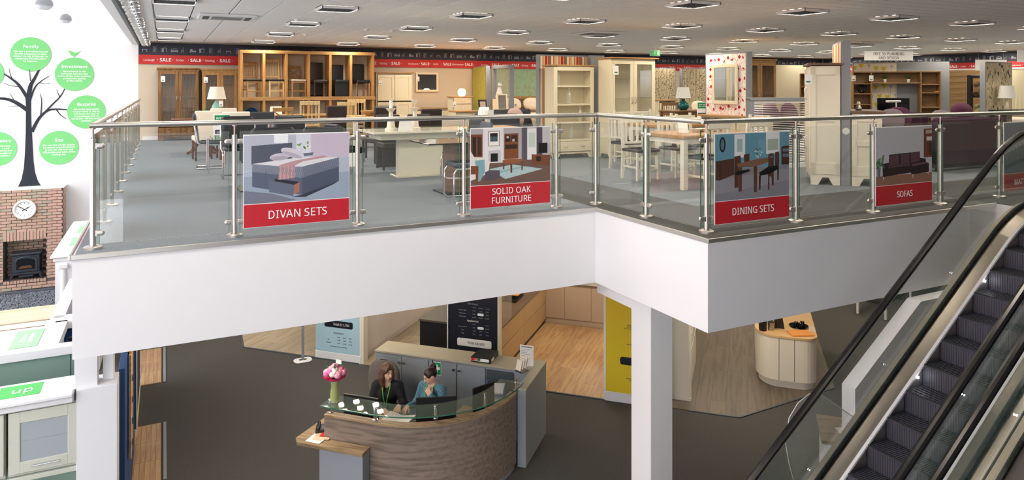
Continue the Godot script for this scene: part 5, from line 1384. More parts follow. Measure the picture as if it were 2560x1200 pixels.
	for j in 3:
		var mg := thing("magazine", ["red covered", "pale", "photo covered"][j] + " magazine on the low desk shelf", "magazine", at.call(-2.32 + j * 0.03, 0.757 + j * 0.006, 2.50 - j * 0.09), QT + 0.2 * j, "magazines on the desk shelf")
		pb(mg, "cover", 0, 0, 0, 0.21, 0.006, 0.29, ["paper", "light_wood", "red"][j], 0); pb(mg, "picture", 0.02, 0.004, 0.02, 0.13, 0.002, 0.14, ["light_wood", "red", "paper"][j], 0)
	var ch := thing("office_chair", "taupe office chair behind the woman in black", "chair", at.call(-2.28, 0, 1.12), QT)
	part(ch, "backrest", G.new().rbox(Vector3(0, 0.84, -0.25), Vector3(0.52, 0.62, 0.10), Vector3(0.2, 0.2, 0.04), 4), "chair_taupe"); part(ch, "seat", G.new().rbox(Vector3(0, 0.44, 0), Vector3(0.52, 0.11, 0.5), Vector3(0.1, 0.05, 0.1), 3), "chair_taupe")
	pb(ch, "back_bar", 0, 0.5, -0.24, 0.06, 0.2, 0.03, "black"); part(ch, "gas_stem", G.new().cyl(Vector3(0, 0.08, 0), Vector3(0, 0.4, 0), 0.03, -1, 10), "black")
	for j in 5: part(ch, "foot", G.new().tube([Vector3(0, 0.09, 0), Vector3(cos(j * 1.256) * 0.28, 0.05, sin(j * 1.256) * 0.28)], 0.02, 6).cyl(Vector3(cos(j * 1.256) * 0.28 - 0.015, 0.03, sin(j * 1.256) * 0.28), Vector3(cos(j * 1.256) * 0.28 + 0.015, 0.03, sin(j * 1.256) * 0.28), 0.03, -1, 10), "black")

# ---------------------------------------------------------------- furniture makers; fronts face local +z, origin on the floor
func chair(label: String, at: Vector3, turn: float, style: String, frame: String, seat: String, h := 1.0, w := 0.44, group := "dining chairs on the gallery") -> Node3D:
	var c := thing("dining_chair", label, "chair", at, turn, group)
	var d := 0.42
	var x := w / 2 - 0.022
	if style in ["slats", "rungs", "x", "tall"]:
		for s in [-1, 1]:
			pb(c, "leg", s * x, 0.22, d / 2 - 0.02, 0.04, 0.44, 0.04, frame)
			part(c, "leg", G.new().prism([D(0.0, 0.0), D(0.04, 0.0), D(0.02, 0.45), D(0.06 + (h - 1.0) * 0.02, h), D(0.03, h), D(-0.02, 0.45)], -0.019, 0.019), frame, Vector3(s * x, 0, -d / 2 + 0.02), PI / 2)
			pb(c, "stretcher", s * x, 0.2, 0, 0.02, 0.03, d - 0.06, frame)
		pb(c, "apron", 0, 0.41, d / 2 - 0.02, w - 0.06, 0.05, 0.022, frame); pb(c, "stretcher", 0, 0.16, d / 2 - 0.02, w - 0.06, 0.03, 0.02, frame)
		part(c, "seat", G.new().rbox(Vector3(0, 0.46, 0.01), Vector3(w + 0.01, 0.05, d + 0.02), Vector3(0.03, 0.022, 0.03), 3), seat)
		var back := Vector3(0, 0, -d / 2 - 0.01)
		pb(c, "crest_rail", 0, h - (0.085 if style == "rungs" else 0.05), back.z - 0.022, w - (0.05 if style == "rungs" else 0.01), 0.09, 0.028, frame, 0.006); pb(c, "back_rail", 0, 0.56, back.z, w - 0.05, 0.04, 0.024, frame)
		if style == "x":
			var len := Vector2(w - 0.07, h - 0.68).length()
			for s in [-1, 1]: part(c, "cross_bar", G.new().box(Vector3.ZERO, Vector3(len, 0.028, 0.02), 0.004, Basis(Vector3(0, 0, 1), s * atan2(h - 0.68, w - 0.07))), frame, Vector3(0, (h + 0.48) / 2, back.z - 0.012))
		else:
			var n := 3 if style == "rungs" else (6 if style == "slats" else 4)
			for k in n:
				var sx := -w / 2 + w * (k + 1) / (n + 1)
				pb(c, "back_slat", sx, (h + 0.48) / 2, back.z - 0.012, 0.05 if style == "rungs" else 0.02, h - 0.66, 0.014, frame)
	elif style in ["panel", "skirt", "chrome", "parson"]:
		var low := style in ["chrome", "parson"]
		part(c, "backrest", G.new().rbox(Vector3(0, (h + (0.36 if low else 0.0)) / 2, -d / 2), Vector3(w, h - (0.36 if low else 0.02), 0.07), Vector3(0.03, 0.03, 0.03), 3), seat)
		part(c, "seat", G.new().rbox(Vector3(0, 0.43, 0.03), Vector3(w, 0.10, d + 0.03), Vector3(0.03, 0.03, 0.03), 3), seat)
		if style == "skirt": part(c, "front_panel", bm(w - 0.01, 0.39, d - 0.02, 0.01), seat, Vector3(0, 0.2, 0.03))
		else:
			for s in [-1, 1]:
				pb(c, "leg", s * x, 0.2, d / 2, 0.035, 0.4, 0.035, "chrome" if style == "chrome" else frame)
				pb(c, "leg", s * x, 0.2, -d / 2, 0.035, 0.4, 0.035, "chrome" if style == "chrome" else frame)
	elif style == "cantilever":
		for s in [-1, 1]:
			var q: float = s * (w / 2)
			part(c, "frame_side", G.new().tube([Vector3(q, h - 0.12, -0.27), Vector3(q, 0.46, -0.20), Vector3(q, 0.43, -0.14), Vector3(q, 0.42, 0.20), Vector3(q, 0.36, 0.235), Vector3(q, 0.05, 0.24), Vector3(q, 0.015, 0.20), Vector3(q, 0.015, -0.22)], 0.014, 8), "chrome")
		part(c, "floor_bar", G.new().tube([Vector3(-w / 2, 0.015, -0.22), Vector3(w / 2, 0.015, -0.22)], 0.014, 8), "chrome")
		part(c, "seat", G.new().rbox(Vector3(0, 0.46, 0.02), Vector3(w - 0.02, 0.06, 0.44), Vector3(0.05, 0.028, 0.05), 3), seat)
		part(c, "backrest", G.new().rbox(Vector3.ZERO, Vector3(w - 0.01, h - 0.44, 0.055), Vector3(0.06, 0.06, 0.025), 3, Basis(Vector3(1, 0, 0), -0.12)), seat, Vector3(0, (h + 0.44) / 2, -0.235))
	return c
func table(label: String, at: Vector3, turn: float, w: float, d: float, h: float, top: String, leg: String, style := "legs", group := "") -> Node3D:
	var t := thing("table", label, "table", at, turn, group)
	var th := 0.055 if leg == "cream_chair" else (0.012 if style == "thin" else 0.04)
	pb(t, "table_top", 0, h - th / 2, 0, w, th, d, top, 0.008 if th > 0.02 else 0.002)
	if style == "thin":
		for sx in [-1, 1]:
			for sz in [-1, 1]: part(t, "leg", G.new().cyl(Vector3(sx * (w / 2 - 0.05), 0, sz * (d / 2 - 0.05)), Vector3(sx * (w / 2 - 0.05), h - th, sz * (d / 2 - 0.05)), 0.012, -1, 8), leg)
	if style == "legs":
		for sx in [-1, 1]:
			for sz in [-1, 1]: pb(t, "leg", sx * (w / 2 - 0.06), (h - th) / 2, sz * (d / 2 - 0.06), 0.08, h - th, 0.08, leg)
		for sz in [-1, 1]: pb(t, "apron", 0, h - 0.085, sz * (d / 2 - 0.06), w - 0.2, 0.09, 0.025, leg)
		for sx in [-1, 1]: pb(t, "apron", sx * (w / 2 - 0.06), h - 0.085, 0, 0.025, 0.09, d - 0.2, leg)
	return t
func tagcard(label: String, at: Vector3, turn := 0.0, s := 1.0):
	var t := thing("price_tag", label, "price tag", at, turn, "hanging price tags")
	pb(t, "card", 0, 0, 0, 0.105 * s, 0.15 * s, 0.004, "paper", 0); pb(t, "green_patch", 0, -0.035 * s, 0.003, 0.06 * s, 0.022 * s, 0.002, "tag_green", 0)
	part(t, "string", G.new().cyl(Vector3(0, 0.074 * s, 0), Vector3(0, 0.115 * s, -0.008), 0.002, -1, 5), "paper")
func carcass(t: Node, w: float, h: float, d: float, m: String, y0 := 0.0, back := ""):
	for s in [-1, 1]: pb(t, "side_panel", s * (w / 2 - 0.012), y0 + (h - y0) / 2, -d / 2, 0.024, h - y0, d, m)
	pb(t, "back_panel", 0, y0 + (h - y0) / 2, -d + 0.008, w - 0.04, h - y0, 0.012, back if back else m, 0); pb(t, "top_panel", 0, h - 0.012, -d / 2, w - 0.04, 0.024, d - 0.01, m); pb(t, "bottom_panel", 0, y0 + 0.012, -d / 2, w - 0.04, 0.024, d - 0.01, m)
func door(t: Node, x: float, y: float, w: float, h: float, m: String, pane := "", handle := 0, rail := 0.075, hm := "chrome"):
	var dr := part(t, "door", G.new().box(Vector3(0, h / 2 - rail / 2, 0), Vector3(w, rail, 0.024), 0.003).box(Vector3(0, -h / 2 + rail / 2, 0), Vector3(w, rail, 0.024), 0.003).box(Vector3(-w / 2 + rail / 2, 0, 0), Vector3(rail, h - rail * 2, 0.024), 0.003).box(Vector3(w / 2 - rail / 2, 0, 0), Vector3(rail, h - rail * 2, 0.024), 0.003), m, Vector3(x, y, 0.012))
	pb(dr, "pane" if pane else "panel", 0, 0, -0.004, w - rail * 2, h - rail * 2, 0.006, pane if pane else m, 0)
	if handle: part(dr, "handle", G.new().tube([Vector3(0, -0.07, 0.01), Vector3(0, -0.05, 0.035), Vector3(0, 0.0, 0.042), Vector3(0, 0.05, 0.035), Vector3(0, 0.07, 0.01)], 0.008, 6), hm, Vector3(handle * (w / 2 - rail / 2), 0, 0))
func drawer(t: Node, x: float, y: float, w: float, h: float, m: String, knobs: Array, hm := "chrome"):
	var dr := pb(t, "drawer", x, y, 0.01, w, h, 0.022, m)
	for k in knobs: part(dr, "handle", G.new().tube([Vector3(-0.04, 0.008, 0.01), Vector3(-0.03, -0.008, 0.03), Vector3(0, -0.012, 0.034), Vector3(0.03, -0.008, 0.03), Vector3(0.04, 0.008, 0.01)], 0.006, 6), hm, Vector3(k, 0, 0))
func feet(t: Node, w: float, d: float, h: float, m: String):   # bracket plinth cut out between its feet
	var p := [D(-w / 2, 0), D(-w / 2 + 0.10, 0), D(-w / 2 + 0.16, h * 0.75), D(w / 2 - 0.16, h * 0.75), D(w / 2 - 0.10, 0), D(w / 2, 0), D(w / 2, h), D(-w / 2, h)]
	part(t, "bracket_plinth", G.new().prism(p, -0.02, 0.004), m)
	var q := [D(-d, 0), D(-d + 0.06, 0), D(-d + 0.1, h * 0.75), D(-0.1, h * 0.75), D(-0.06, 0), D(0, 0), D(0, h), D(-d, h)]
	for s in [-1, 1]: part(t, "side_plinth", G.new().prism(q, -0.012, 0.012), m, Vector3(s * (w / 2 - 0.012), 0, 0), -PI / 2)
func glazed(label: String, at: Vector3, w: float, h: float, d: float, m: String, turn := 0.0, pane := "pane", drawers := true, crown := true) -> Node3D:   # display cabinet with two glass doors
	var t := thing("display_cabinet", label, "cabinet", at, turn)
	feet(t, w, d, 0.12, m)
	carcass(t, w, h - 0.06, d, m, 0.12)
	var y0 := 0.36 if drawers else 0.16
	if drawers: drawer(t, 0, 0.245, w - 0.05, 0.21, m, [-w / 4, w / 4], "brushed")
	for s in [-1, 1]: door(t, s * (w / 4 - 0.003), (y0 + h - 0.08) / 2, w / 2 - 0.012, h - 0.08 - y0 - 0.02, m, pane, -s, 0.08, "brushed")
	for k in 4: pb(t, "shelf", 0, y0 + 0.05 + k * (h - y0) / 4.2, -d / 2, w - 0.05, 0.014, d - 0.06, "pane_green" if k else m, 0)
	if not crown: return t
	pb(t, "cornice", 0, h - 0.02, -d / 2 + 0.015, w + 0.07, 0.05, d + 0.06, m, 0.015); pb(t, "frieze", 0, h - 0.065, -d / 2 + 0.005, w + 0.02, 0.05, d + 0.02, m, 0.006)
	return t
func partition(label: String, u: float, v: float, turn: float, w: float, h: float, paper: String, th := 0.14) -> Node3D:   # face towards local +z
	var t := thing("display_partition", label, "partition", W(u, 0, v), turn)
	pb(t, "panel", 0, h / 2, -th / 2, w, h, th, "grey_frame", 0.003)
	if paper:
		var g := G.new()
		g.quad(Vector3(-w / 2 + 0.03, 0.02, 0.003), Vector3(w / 2 - 0.03, 0.02, 0.003), Vector3(w / 2 - 0.03, h - 0.03, 0.003), Vector3(-w / 2 + 0.03, h - 0.03, 0.003), Vector3(0, 0, 1))
		part(t, "wallpaper", g, paper)
	return t
func table_lamp(label: String, at: Vector3, base: Array, bm_: String, shade_m: String, r0: float, r1: float, y0: float, y1: float) -> Node3D:
	var t := thing("table_lamp", label, "lamp", at)
	part(t, "base", G.new().lathe(base, 20, Vector3.ZERO, true), bm_)
	part(t, "stem", G.new().cyl(Vector3(0, base[-1].y - 0.01, 0), Vector3(0, y1 - 0.03, 0), 0.008, -1, 8), "brushed")
	part(t, "shade", G.new().lathe([D(r0, y0), D(r1, y1), D(r1 - 0.004, y1), D(r0 - 0.004, y0)], 28), shade_m)
	return t
func offer_stand(label: String, at: Vector3, turn: float, s := 1.0) -> Node3D:
	var t := thing("offer_sign", label, "sign", at, turn, "buy now signs on the tables")
	pb(t, "card", 0, 0.17 * s, 0, 0.24 * s, 0.34 * s, 0.012, "white"); pb(t, "green_header", 0, 0.26 * s, 0.007, 0.21 * s, 0.12 * s, 0.004, "offer_green", 0); pb(t, "grey_block", 0, 0.075 * s, 0.007, 0.20 * s, 0.06 * s, 0.004, "print_dark", 0)
	text(t, "lettering", "BUY NOW\nPAY LATER", 0.036 * s, "print_white", Vector3(0, 0.26 * s, 0.01), 0, true); text(t, "lettering", "ask in store", 0.03 * s, "print_white", Vector3(0, 0.075 * s, 0.01))
	pb(t, "foot", 0, 0.006, 0, 0.24 * s, 0.012, 0.10, "white")
	return t
func cushion(label: String, at: Vector3, turn: float, w: float, h: float, th: float, m: String, lean := -0.25, group := "") -> MeshInstance3D:
	var c := solo("cushion", label, "cushion", G.new().rbox(Vector3.ZERO, Vector3(w, h, th), Vector3(w * 0.4, h * 0.4, th * 0.5), 4), m, at, turn, group)
	c.rotation.x = lean
	return c
func sofa(label: String, at: Vector3, turn: float, w: float, m: String, seats := 2) -> Node3D:
	var t := thing("sofa", label, "sofa", at, turn)
	part(t, "base", G.new().rbox(Vector3(0, 0.24, 0), Vector3(w, 0.36, 0.88), Vector3(0.03, 0.03, 0.03), 2), m)
	part(t, "back", G.new().rbox(Vector3(0, 0.49, -0.37), Vector3(w, 0.82, 0.18), Vector3(0.05, 0.06, 0.06), 3), m)
	for s in [-1, 1]: part(t, "arm", G.new().rbox(Vector3(s * (w / 2 - 0.1), 0.36, 0.02), Vector3(0.2, 0.56, 0.88), Vector3(0.07, 0.08, 0.05), 3), m)
	for k in seats:
		var sw := (w - 0.42) / seats
		var x := -w / 2 + 0.21 + sw * (k + 0.5)
		part(t, "seat_cushion", G.new().rbox(Vector3(x, 0.46, 0.09), Vector3(sw - 0.01, 0.16, 0.66), Vector3(0.06, 0.06, 0.06), 3), m)
		part(t, "back_cushion", G.new().rbox(Vector3(x, 0.70, -0.22), Vector3(sw - 0.01, 0.42, 0.2), Vector3(0.1, 0.1, 0.08), 3), m)
	for sx in [-1, 1]:
		for sz in [-1, 1]: pb(t, "foot", sx * (w / 2 - 0.1), 0.03, sz * 0.36, 0.06, 0.06, 0.06, "black")
	return t
func bottle(label: String, at: Vector3, s := 1.0):
	var t := thing("glass_bottle", label, "bottle", at, 0, "clear bottles in the cream bookcase")
	part(t, "body", G.new().lathe([D(0.0, 0.0), D(0.045, 0.0), D(0.047, 0.02), D(0.047, 0.18), D(0.02, 0.24), D(0.016, 0.29), D(0.02, 0.30)], 14), "bottle_glass")
	part(t, "stopper", G.new().lathe([D(0.0, 0.295), D(0.018, 0.30), D(0.02, 0.32), D(0.0, 0.335)], 10, Vector3.ZERO, true), "ceramic")
	t.scale = Vector3.ONE * s

func upper_left():
	glazed("darker oak display cabinet with two glass doors against the back wall", W(0.38, 0, 20.98), 1.0, 1.96, 0.42, "oak_dark")
	glazed("lighter oak display cabinet with two glass doors beside the chair shelving", W(1.42, 0, 20.98), 0.92, 1.94, 0.42, "oak_mid")
	tagcard("price tag on the darker oak cabinet", W(0.0, 1.66, 20.93)); tagcard("price tag on the lighter oak cabinet", W(1.05, 1.64, 20.93))
	# chair shelving
	var s := thing("chair_shelving", "oak shelving wall of two rows of bays displaying single chairs", "shelving", W(3.72, 0, 20.2))
	var xs := [-1.82, -1.24, -0.65, -0.04, 0.56, 1.15, 1.80]
	for x in xs: pb(s, "upright", x, 1.215, -0.3, 0.07, 2.43, 0.6, "oak")
	pb(s, "top_board", 0, 2.41, -0.3, 3.72, 0.09, 0.62, "oak_side"); pb(s, "shelf", 0, 1.12, -0.3, 3.72, 0.10, 0.62, "oak_side"); pb(s, "base_board", 0, 0.05, -0.3, 3.72, 0.1, 0.6, "oak_side"); pb(s, "back_panel", 0, 1.2, -0.6, 3.68, 2.4, 0.02, "beige_wall")
	var e := [["slats", "oak_mid", "black", 0.97, "oak slat-back chair with black pad in the first shelving bay"], ["tall", "oak_pale", "black", 1.06, "tall pale oak chair with black pad in the second shelving bay"], ["x", "oak_mid", "cream_fabric", 0.88, "oak cross-back chair with cream pad in the third shelving bay"], ["panel", "brown_leather", "brown_leather", 0.99, "dark brown leather chair in the fourth shelving bay"], ["skirt", "black", "black_leather", 0.93, "black leather flared-back chair in the fifth shelving bay"], ["chrome", "chrome", "black_leather", 0.95, "black chair with chrome legs in the sixth shelving bay"]]
	for k in 6: chair(e[k][4], W(3.72 + (xs[k] + xs[k + 1]) / 2 + 0.01, 1.172, 20.47), 0.18, e[k][0], e[k][1], e[k][2], e[k][3], 0.42, "chairs shown in the shelving bays")
	# lower bays
	var tub := thing("tub_chair", "blue velvet tub chair in the lower left shelving bay", "chair", W(2.20, 0.10, 20.52))
	part(tub, "shell", G.new().prism(range(0, 17).map(func(i): return D(-cos(PI * i / 16) * 0.24, 0.32 + sin(PI * i / 16) * 0.46)), -0.10, -0.04), "blue_velvet"); part(tub, "seat", G.new().rbox(Vector3(0, 0.38, 0.06), Vector3(0.46, 0.12, 0.32), Vector3(0.1, 0.05, 0.1), 3), "blue_velvet")
	for x in [-0.18, 0.18]:
		for z in [-0.05, 0.18]: part(tub, "leg", G.new().cyl(Vector3(x, 0, z), Vector3(x, 0.34, z), 0.012, 0.018, 8), "oak_mid")
	chair("black leather chair in the lower right shelving bay", W(5.22, 0.10, 20.5), 0.22, "skirt", "black", "black_leather", 0.92, 0.44, "chairs shown in the shelving bays")
	# dining sets before the shelving
	table("oak dining table set before the chair shelving", W(3.0, 0, 17.8), 0, 2.0, 0.95, 0.77, "oak_side", "oak_mid")
	for q in [[2.46, 16.9, PI, "x", "oak_mid", 0.98, "oak cross-back chair at the oak table, left of the slatted ones"], [3.05, 16.85, PI, "tall", "oak_pale", 1.12, "pale slatted high-back chair at the oak table, left of two"], [3.9, 16.7, PI - 0.1, "tall", "oak_pale", 1.10, "pale slatted high-back chair at the oak table, right pair front"], [4.25, 17.4, PI + 0.1, "tall", "oak_pale", 1.14, "pale slatted high-back chair at the oak table, right pair rear"]]: chair(q[6], W(q[0], 0, q[1]), q[2], q[3], q[4], "cream_fabric", q[5], 0.46)
	var pc := thing("price_card", "white slanted price card standing on the oak table", "card", W(2.45, 0.775, 17.75), 0.1)
	part(pc, "card", G.new().prism([D(-0.15, 0), D(0.15, 0), D(0.13, 0.2), D(-0.13, 0.2)], -0.006, 0.006), "paper"); pb(pc, "foot", 0, 0.006, -0.04, 0.28, 0.012, 0.1, "paper")
	chair("dark brown leather chair left of the pale slatted chairs", W(3.25, 0, 15.2), PI + 0.25, "panel", "brown_leather", "brown_leather", 1.06, 0.46)
	var bw := table("oak table with pale frame carrying a wooden bowl", W(4.55, 0, 16.4), 0, 1.3, 0.85, 0.77, "oak_pale", "cream_chair")
	solo("wooden_bowl", "round wooden bowl on the oak table with pale frame", "bowl", G.new().lathe([D(0.0, 0.0), D(0.08, 0.0), D(0.2, 0.07), D(0.22, 0.12), D(0.2, 0.12), D(0.0, 0.02)], 24, Vector3.ZERO, true), "oak", W(4.35, 0.772, 16.2))
	for q in [[3.72, 13.2, "brown leather high-back chair standing left of the white gloss table", 0.3], [3.95, 13.9, "brown leather high-back chair behind the first, by the white gloss table", 0.2]]: chair(q[2], W(q[0], 0, q[1]), PI + q[3], "panel", "brown_leather", "brown_leather", 1.08, 0.48)
	# glossy white table set
	var t := thing("table", "long cream gloss dining table on a slab pedestal behind the balustrade", "table", W(3.75, 0, 11.0))
	pb(t, "table_top", 0, 0.735, 0, 1.75, 0.035, 0.95, "cream_gloss", 0.004); pb(t, "under_frame", 0, 0.665, 0, 1.45, 0.10, 0.7, "cream_gloss"); pb(t, "pedestal", 0.05, 0.33, 0.06, 0.82, 0.62, 0.2, "cream_gloss"); pb(t, "foot_plate", 0.05, 0.015, 0.06, 0.95, 0.03, 0.4, "cream_gloss")
	for q in [[3.22, 10.74, "left"], [3.62, 10.76, "right"]]:
		var cn := thing("candlestick", "cream column candlestick on the gloss table, the " + q[2] + " of two", "candlestick", W(q[0], 0.753, q[1]), 0, "cream candlesticks")
		part(cn, "column", G.new().lathe([D(0.0, 0.0), D(0.098, 0.0), D(0.098, 0.04), D(0.068, 0.06), D(0.056, 0.16), D(0.038, 0.18), D(0.034, 0.30), D(0.06, 0.33), D(0.09, 0.36), D(0.0, 0.36)], 4), "cream_fabric")
	part(thing("candle", "white pillar candle with label on the left candlestick", "candle", W(3.22, 1.115, 10.74)), "wax", G.new().cyl(Vector3.ZERO, Vector3(0, 0.12, 0), 0.026, -1, 12), "paper")
	solo("heart_ornament", "cream heart ornament standing on the right candlestick", "ornament", G.new().prism(range(0, 20).map(func(i): var a = TAU * i / 20; return D(0.045 * pow(sin(a), 3), 0.10 + 0.0035 * (13 * cos(a) - 5 * cos(2 * a) - 2 * cos(3 * a) - cos(4 * a)))), -0.012, 0.012).cyl(Vector3(0, 0, 0), Vector3(0, 0.06, 0), 0.008, -1, 8).cyl(Vector3.ZERO, Vector3(0, 0.008, 0), 0.04, -1, 12), "cream_fabric", W(3.62, 1.115, 10.76))
	pc = thing("price_card", "white slanted price card between the candlesticks on the gloss table", "card", W(3.42, 0.754, 10.62), 0.1)
	part(pc, "card", G.new().prism([D(-0.12, 0), D(0.12, 0), D(0.10, 0.16), D(-0.10, 0.16)], -0.006, 0.006), "paper")
	for q in [[3.62, 12.05, "brown leather chair behind the gloss table, left of two"], [4.22, 12.1, "brown leather chair behind the gloss table, right of two"]]: chair(q[2], W(q[0], 0, q[1]), 0.0, "panel", "brown_leather", "brown_leather", 0.96, 0.44)
	chair("dark chair with chrome legs at the left end of the gloss table", W(2.62, 0, 11.3), PI / 2 + 0.2, "chrome", "chrome", "black_leather", 0.86, 0.46)
	chair("purple-brown leather chair by the drawers, right of the gloss table", W(5.0, 0, 14.0), PI, "panel", "brown_leather", "brown_leather", 1.0, 0.46)
	# black glass pedestal table and chairs near the rail
	t = thing("table", "black glass table on a hexagonal walnut pedestal with steel band", "table", W(3.62, 0, 8.98))
	part(t, "pedestal", G.new().cyl(Vector3(0, 0.02, 0), Vector3(0, 0.68, 0), 0.19, -1, 6), "walnut"); part(t, "steel_band", G.new().cyl(Vector3(0, 0.20, 0), Vector3(0, 0.225, 0), 0.195, -1, 6), "steel"); pb(t, "table_top", 0.05, 0.70, 0.0, 1.2, 0.018, 0.8, "black_gloss"); pb(t, "foot_plate", 0, 0.012, 0, 0.5, 0.024, 0.5, "black")
	chair("slate blue cantilever chair seen from behind beside the oak furniture board", W(3.50, 0, 8.32), -PI / 2 - 0.12, "cantilever", "chrome", "navy_leather", 1.0, 0.48)
	chair("black cantilever chair behind the slate blue one", W(4.02, 0, 9.75), -PI / 2 + 0.1, "cantilever", "chrome", "black_leather", 0.98, 0.46)
	# black dining set behind the bed board
	t = thing("table", "black glass dining table among the black chairs", "table", W(1.45, 0, 10.5))
	pb(t, "table_top", 0, 0.74, 0, 1.7, 0.015, 1.0, "black_gloss"); pb(t, "pedestal", 0, 0.37, 0, 0.8, 0.72, 0.12, "black"); pb(t, "foot_plate", 0, 0.012, 0, 1.0, 0.02, 0.5, "black_gloss")
	for q in [[1.17, 8.95, PI, "black chair with its back to the balustrade, left of two behind the bed board"], [1.74, 8.85, PI, "black chair with its back to the balustrade, right of two behind the bed board"], [1.10, 12.05, 0.0, "black chair on the far side of the black table, left of two"], [1.92, 12.05, 0.0, "black chair on the far side of the black table, right of two"]]: chair(q[3], W(q[0], 0, q[1]), q[2], "cantilever", "chrome", "black_leather", 0.97, 0.52, "black chairs round the black table")
	chair("charcoal high-back chair behind the black dining set", W(1.63, 0, 14.4), PI, "panel", "black", "sofa_grey", 0.98, 0.6)
	for q in [[1.46, "left"], [1.52, "right"]]: solo("steel_pepper_mill", "small steel mill on the black table, the " + q[1] + " of two", "mill", G.new().cyl(Vector3.ZERO, Vector3(0, 0.16, 0), 0.022, -1, 12), "chrome", W(q[0] - 0.05, 0.748, 10.9 + (q[0] - 1.46)), 0, "steel mills")
	solo("red_glow_panel", "dark red place mat on the black table", "place mat", bm(0.42, 0.006, 0.32, 0.002), "sign_red", W(2.0, 0.751, 10.4))
	var wc := thing("price_card", "white price card hanging at the seat of the black end chair", "card", W(2.42, 0.28, 10.05), 0.0)
	pb(wc, "card", 0, 0.12, 0, 0.13, 0.2, 0.004, "paper", 0)
	# left group: mahogany pedestal table, cream chairs, grey cantilever chair
	t = thing("table", "mahogany pedestal table on carved claw feet at the left", "table", W(0.78, 0, 16.6))
	pb(t, "table_top", 0, 0.745, 0, 1.25, 0.03, 0.9, "mahogany", 0.01); part(t, "turned_column", G.new().lathe([D(0.05, 0.20), D(0.075, 0.26), D(0.05, 0.34), D(0.085, 0.44), D(0.09, 0.50), D(0.045, 0.58), D(0.06, 0.66), D(0.09, 0.73)], 16, Vector3.ZERO, true), "mahogany")
	for a in 4: part(t, "claw_leg", G.new().tube([Vector3(0.03, 0.30, 0), Vector3(0.14, 0.27, 0), Vector3(0.22, 0.16, 0), Vector3(0.30, 0.06, 0), Vector3(0.38, 0.035, 0)], 0.03, 8), "mahogany", Vector3.ZERO, a * PI / 2 + 0.6)
	for q in [[0.78, 15.2, "cream upholstered chair nearest the cantilever chair", 0.98, PI + 0.1], [1.10, 15.5, "cream upholstered chair behind the other two cream chairs", 1.02, PI], [1.26, 14.4, "cream upholstered chair beside the black chairs", 0.98, PI - 0.1]]: chair(q[2], W(q[0], 0, q[1]), q[4], "parson", "mahogany", "cream_fabric", q[3], 0.50, "cream upholstered chairs")
	chair("grey leather chair on a chrome loop frame by the left balustrade", W(0.76, 0, 13.65), PI / 2 - 0.06, "cantilever", "chrome", "navy_leather", 0.98, 0.46)
	table("clear glass side table under the buy now sign", W(0.98, 0, 12.9), 0, 0.7, 0.5, 0.6, "pane_green", "chrome", "thin")
	offer_stand("green and white BUY NOW PAY LATER sign among the black and cream chairs", W(0.90, 0.60, 12.85), 0.1, 1.15)
	table("dark wooden console table under the aqua lamp", W(1.28, 0, 19.6), 0, 1.2, 0.45, 0.77, "mahogany", "mahogany")
	table_lamp("aqua glass table lamp with cream shade before the oak cabinets", W(1.24, 0.772, 19.55), [D(0.0, 0.0), D(0.09, 0.0), D(0.13, 0.08), D(0.12, 0.18), D(0.06, 0.28), D(0.03, 0.33)], "aqua_glass", "shade", 0.23, 0.16, 0.36, 0.68)
	solo("green_pyramid", "small green pyramid ornament beside the aqua lamp", "ornament", G.new().cyl(Vector3.ZERO, Vector3(0, 0.14, 0), 0.08, 0.0, 4), "offer_green", W(0.98, 0.772, 19.5))
	tagcard("price tag hanging from the aqua lamp", W(1.33, 1.02, 19.40))

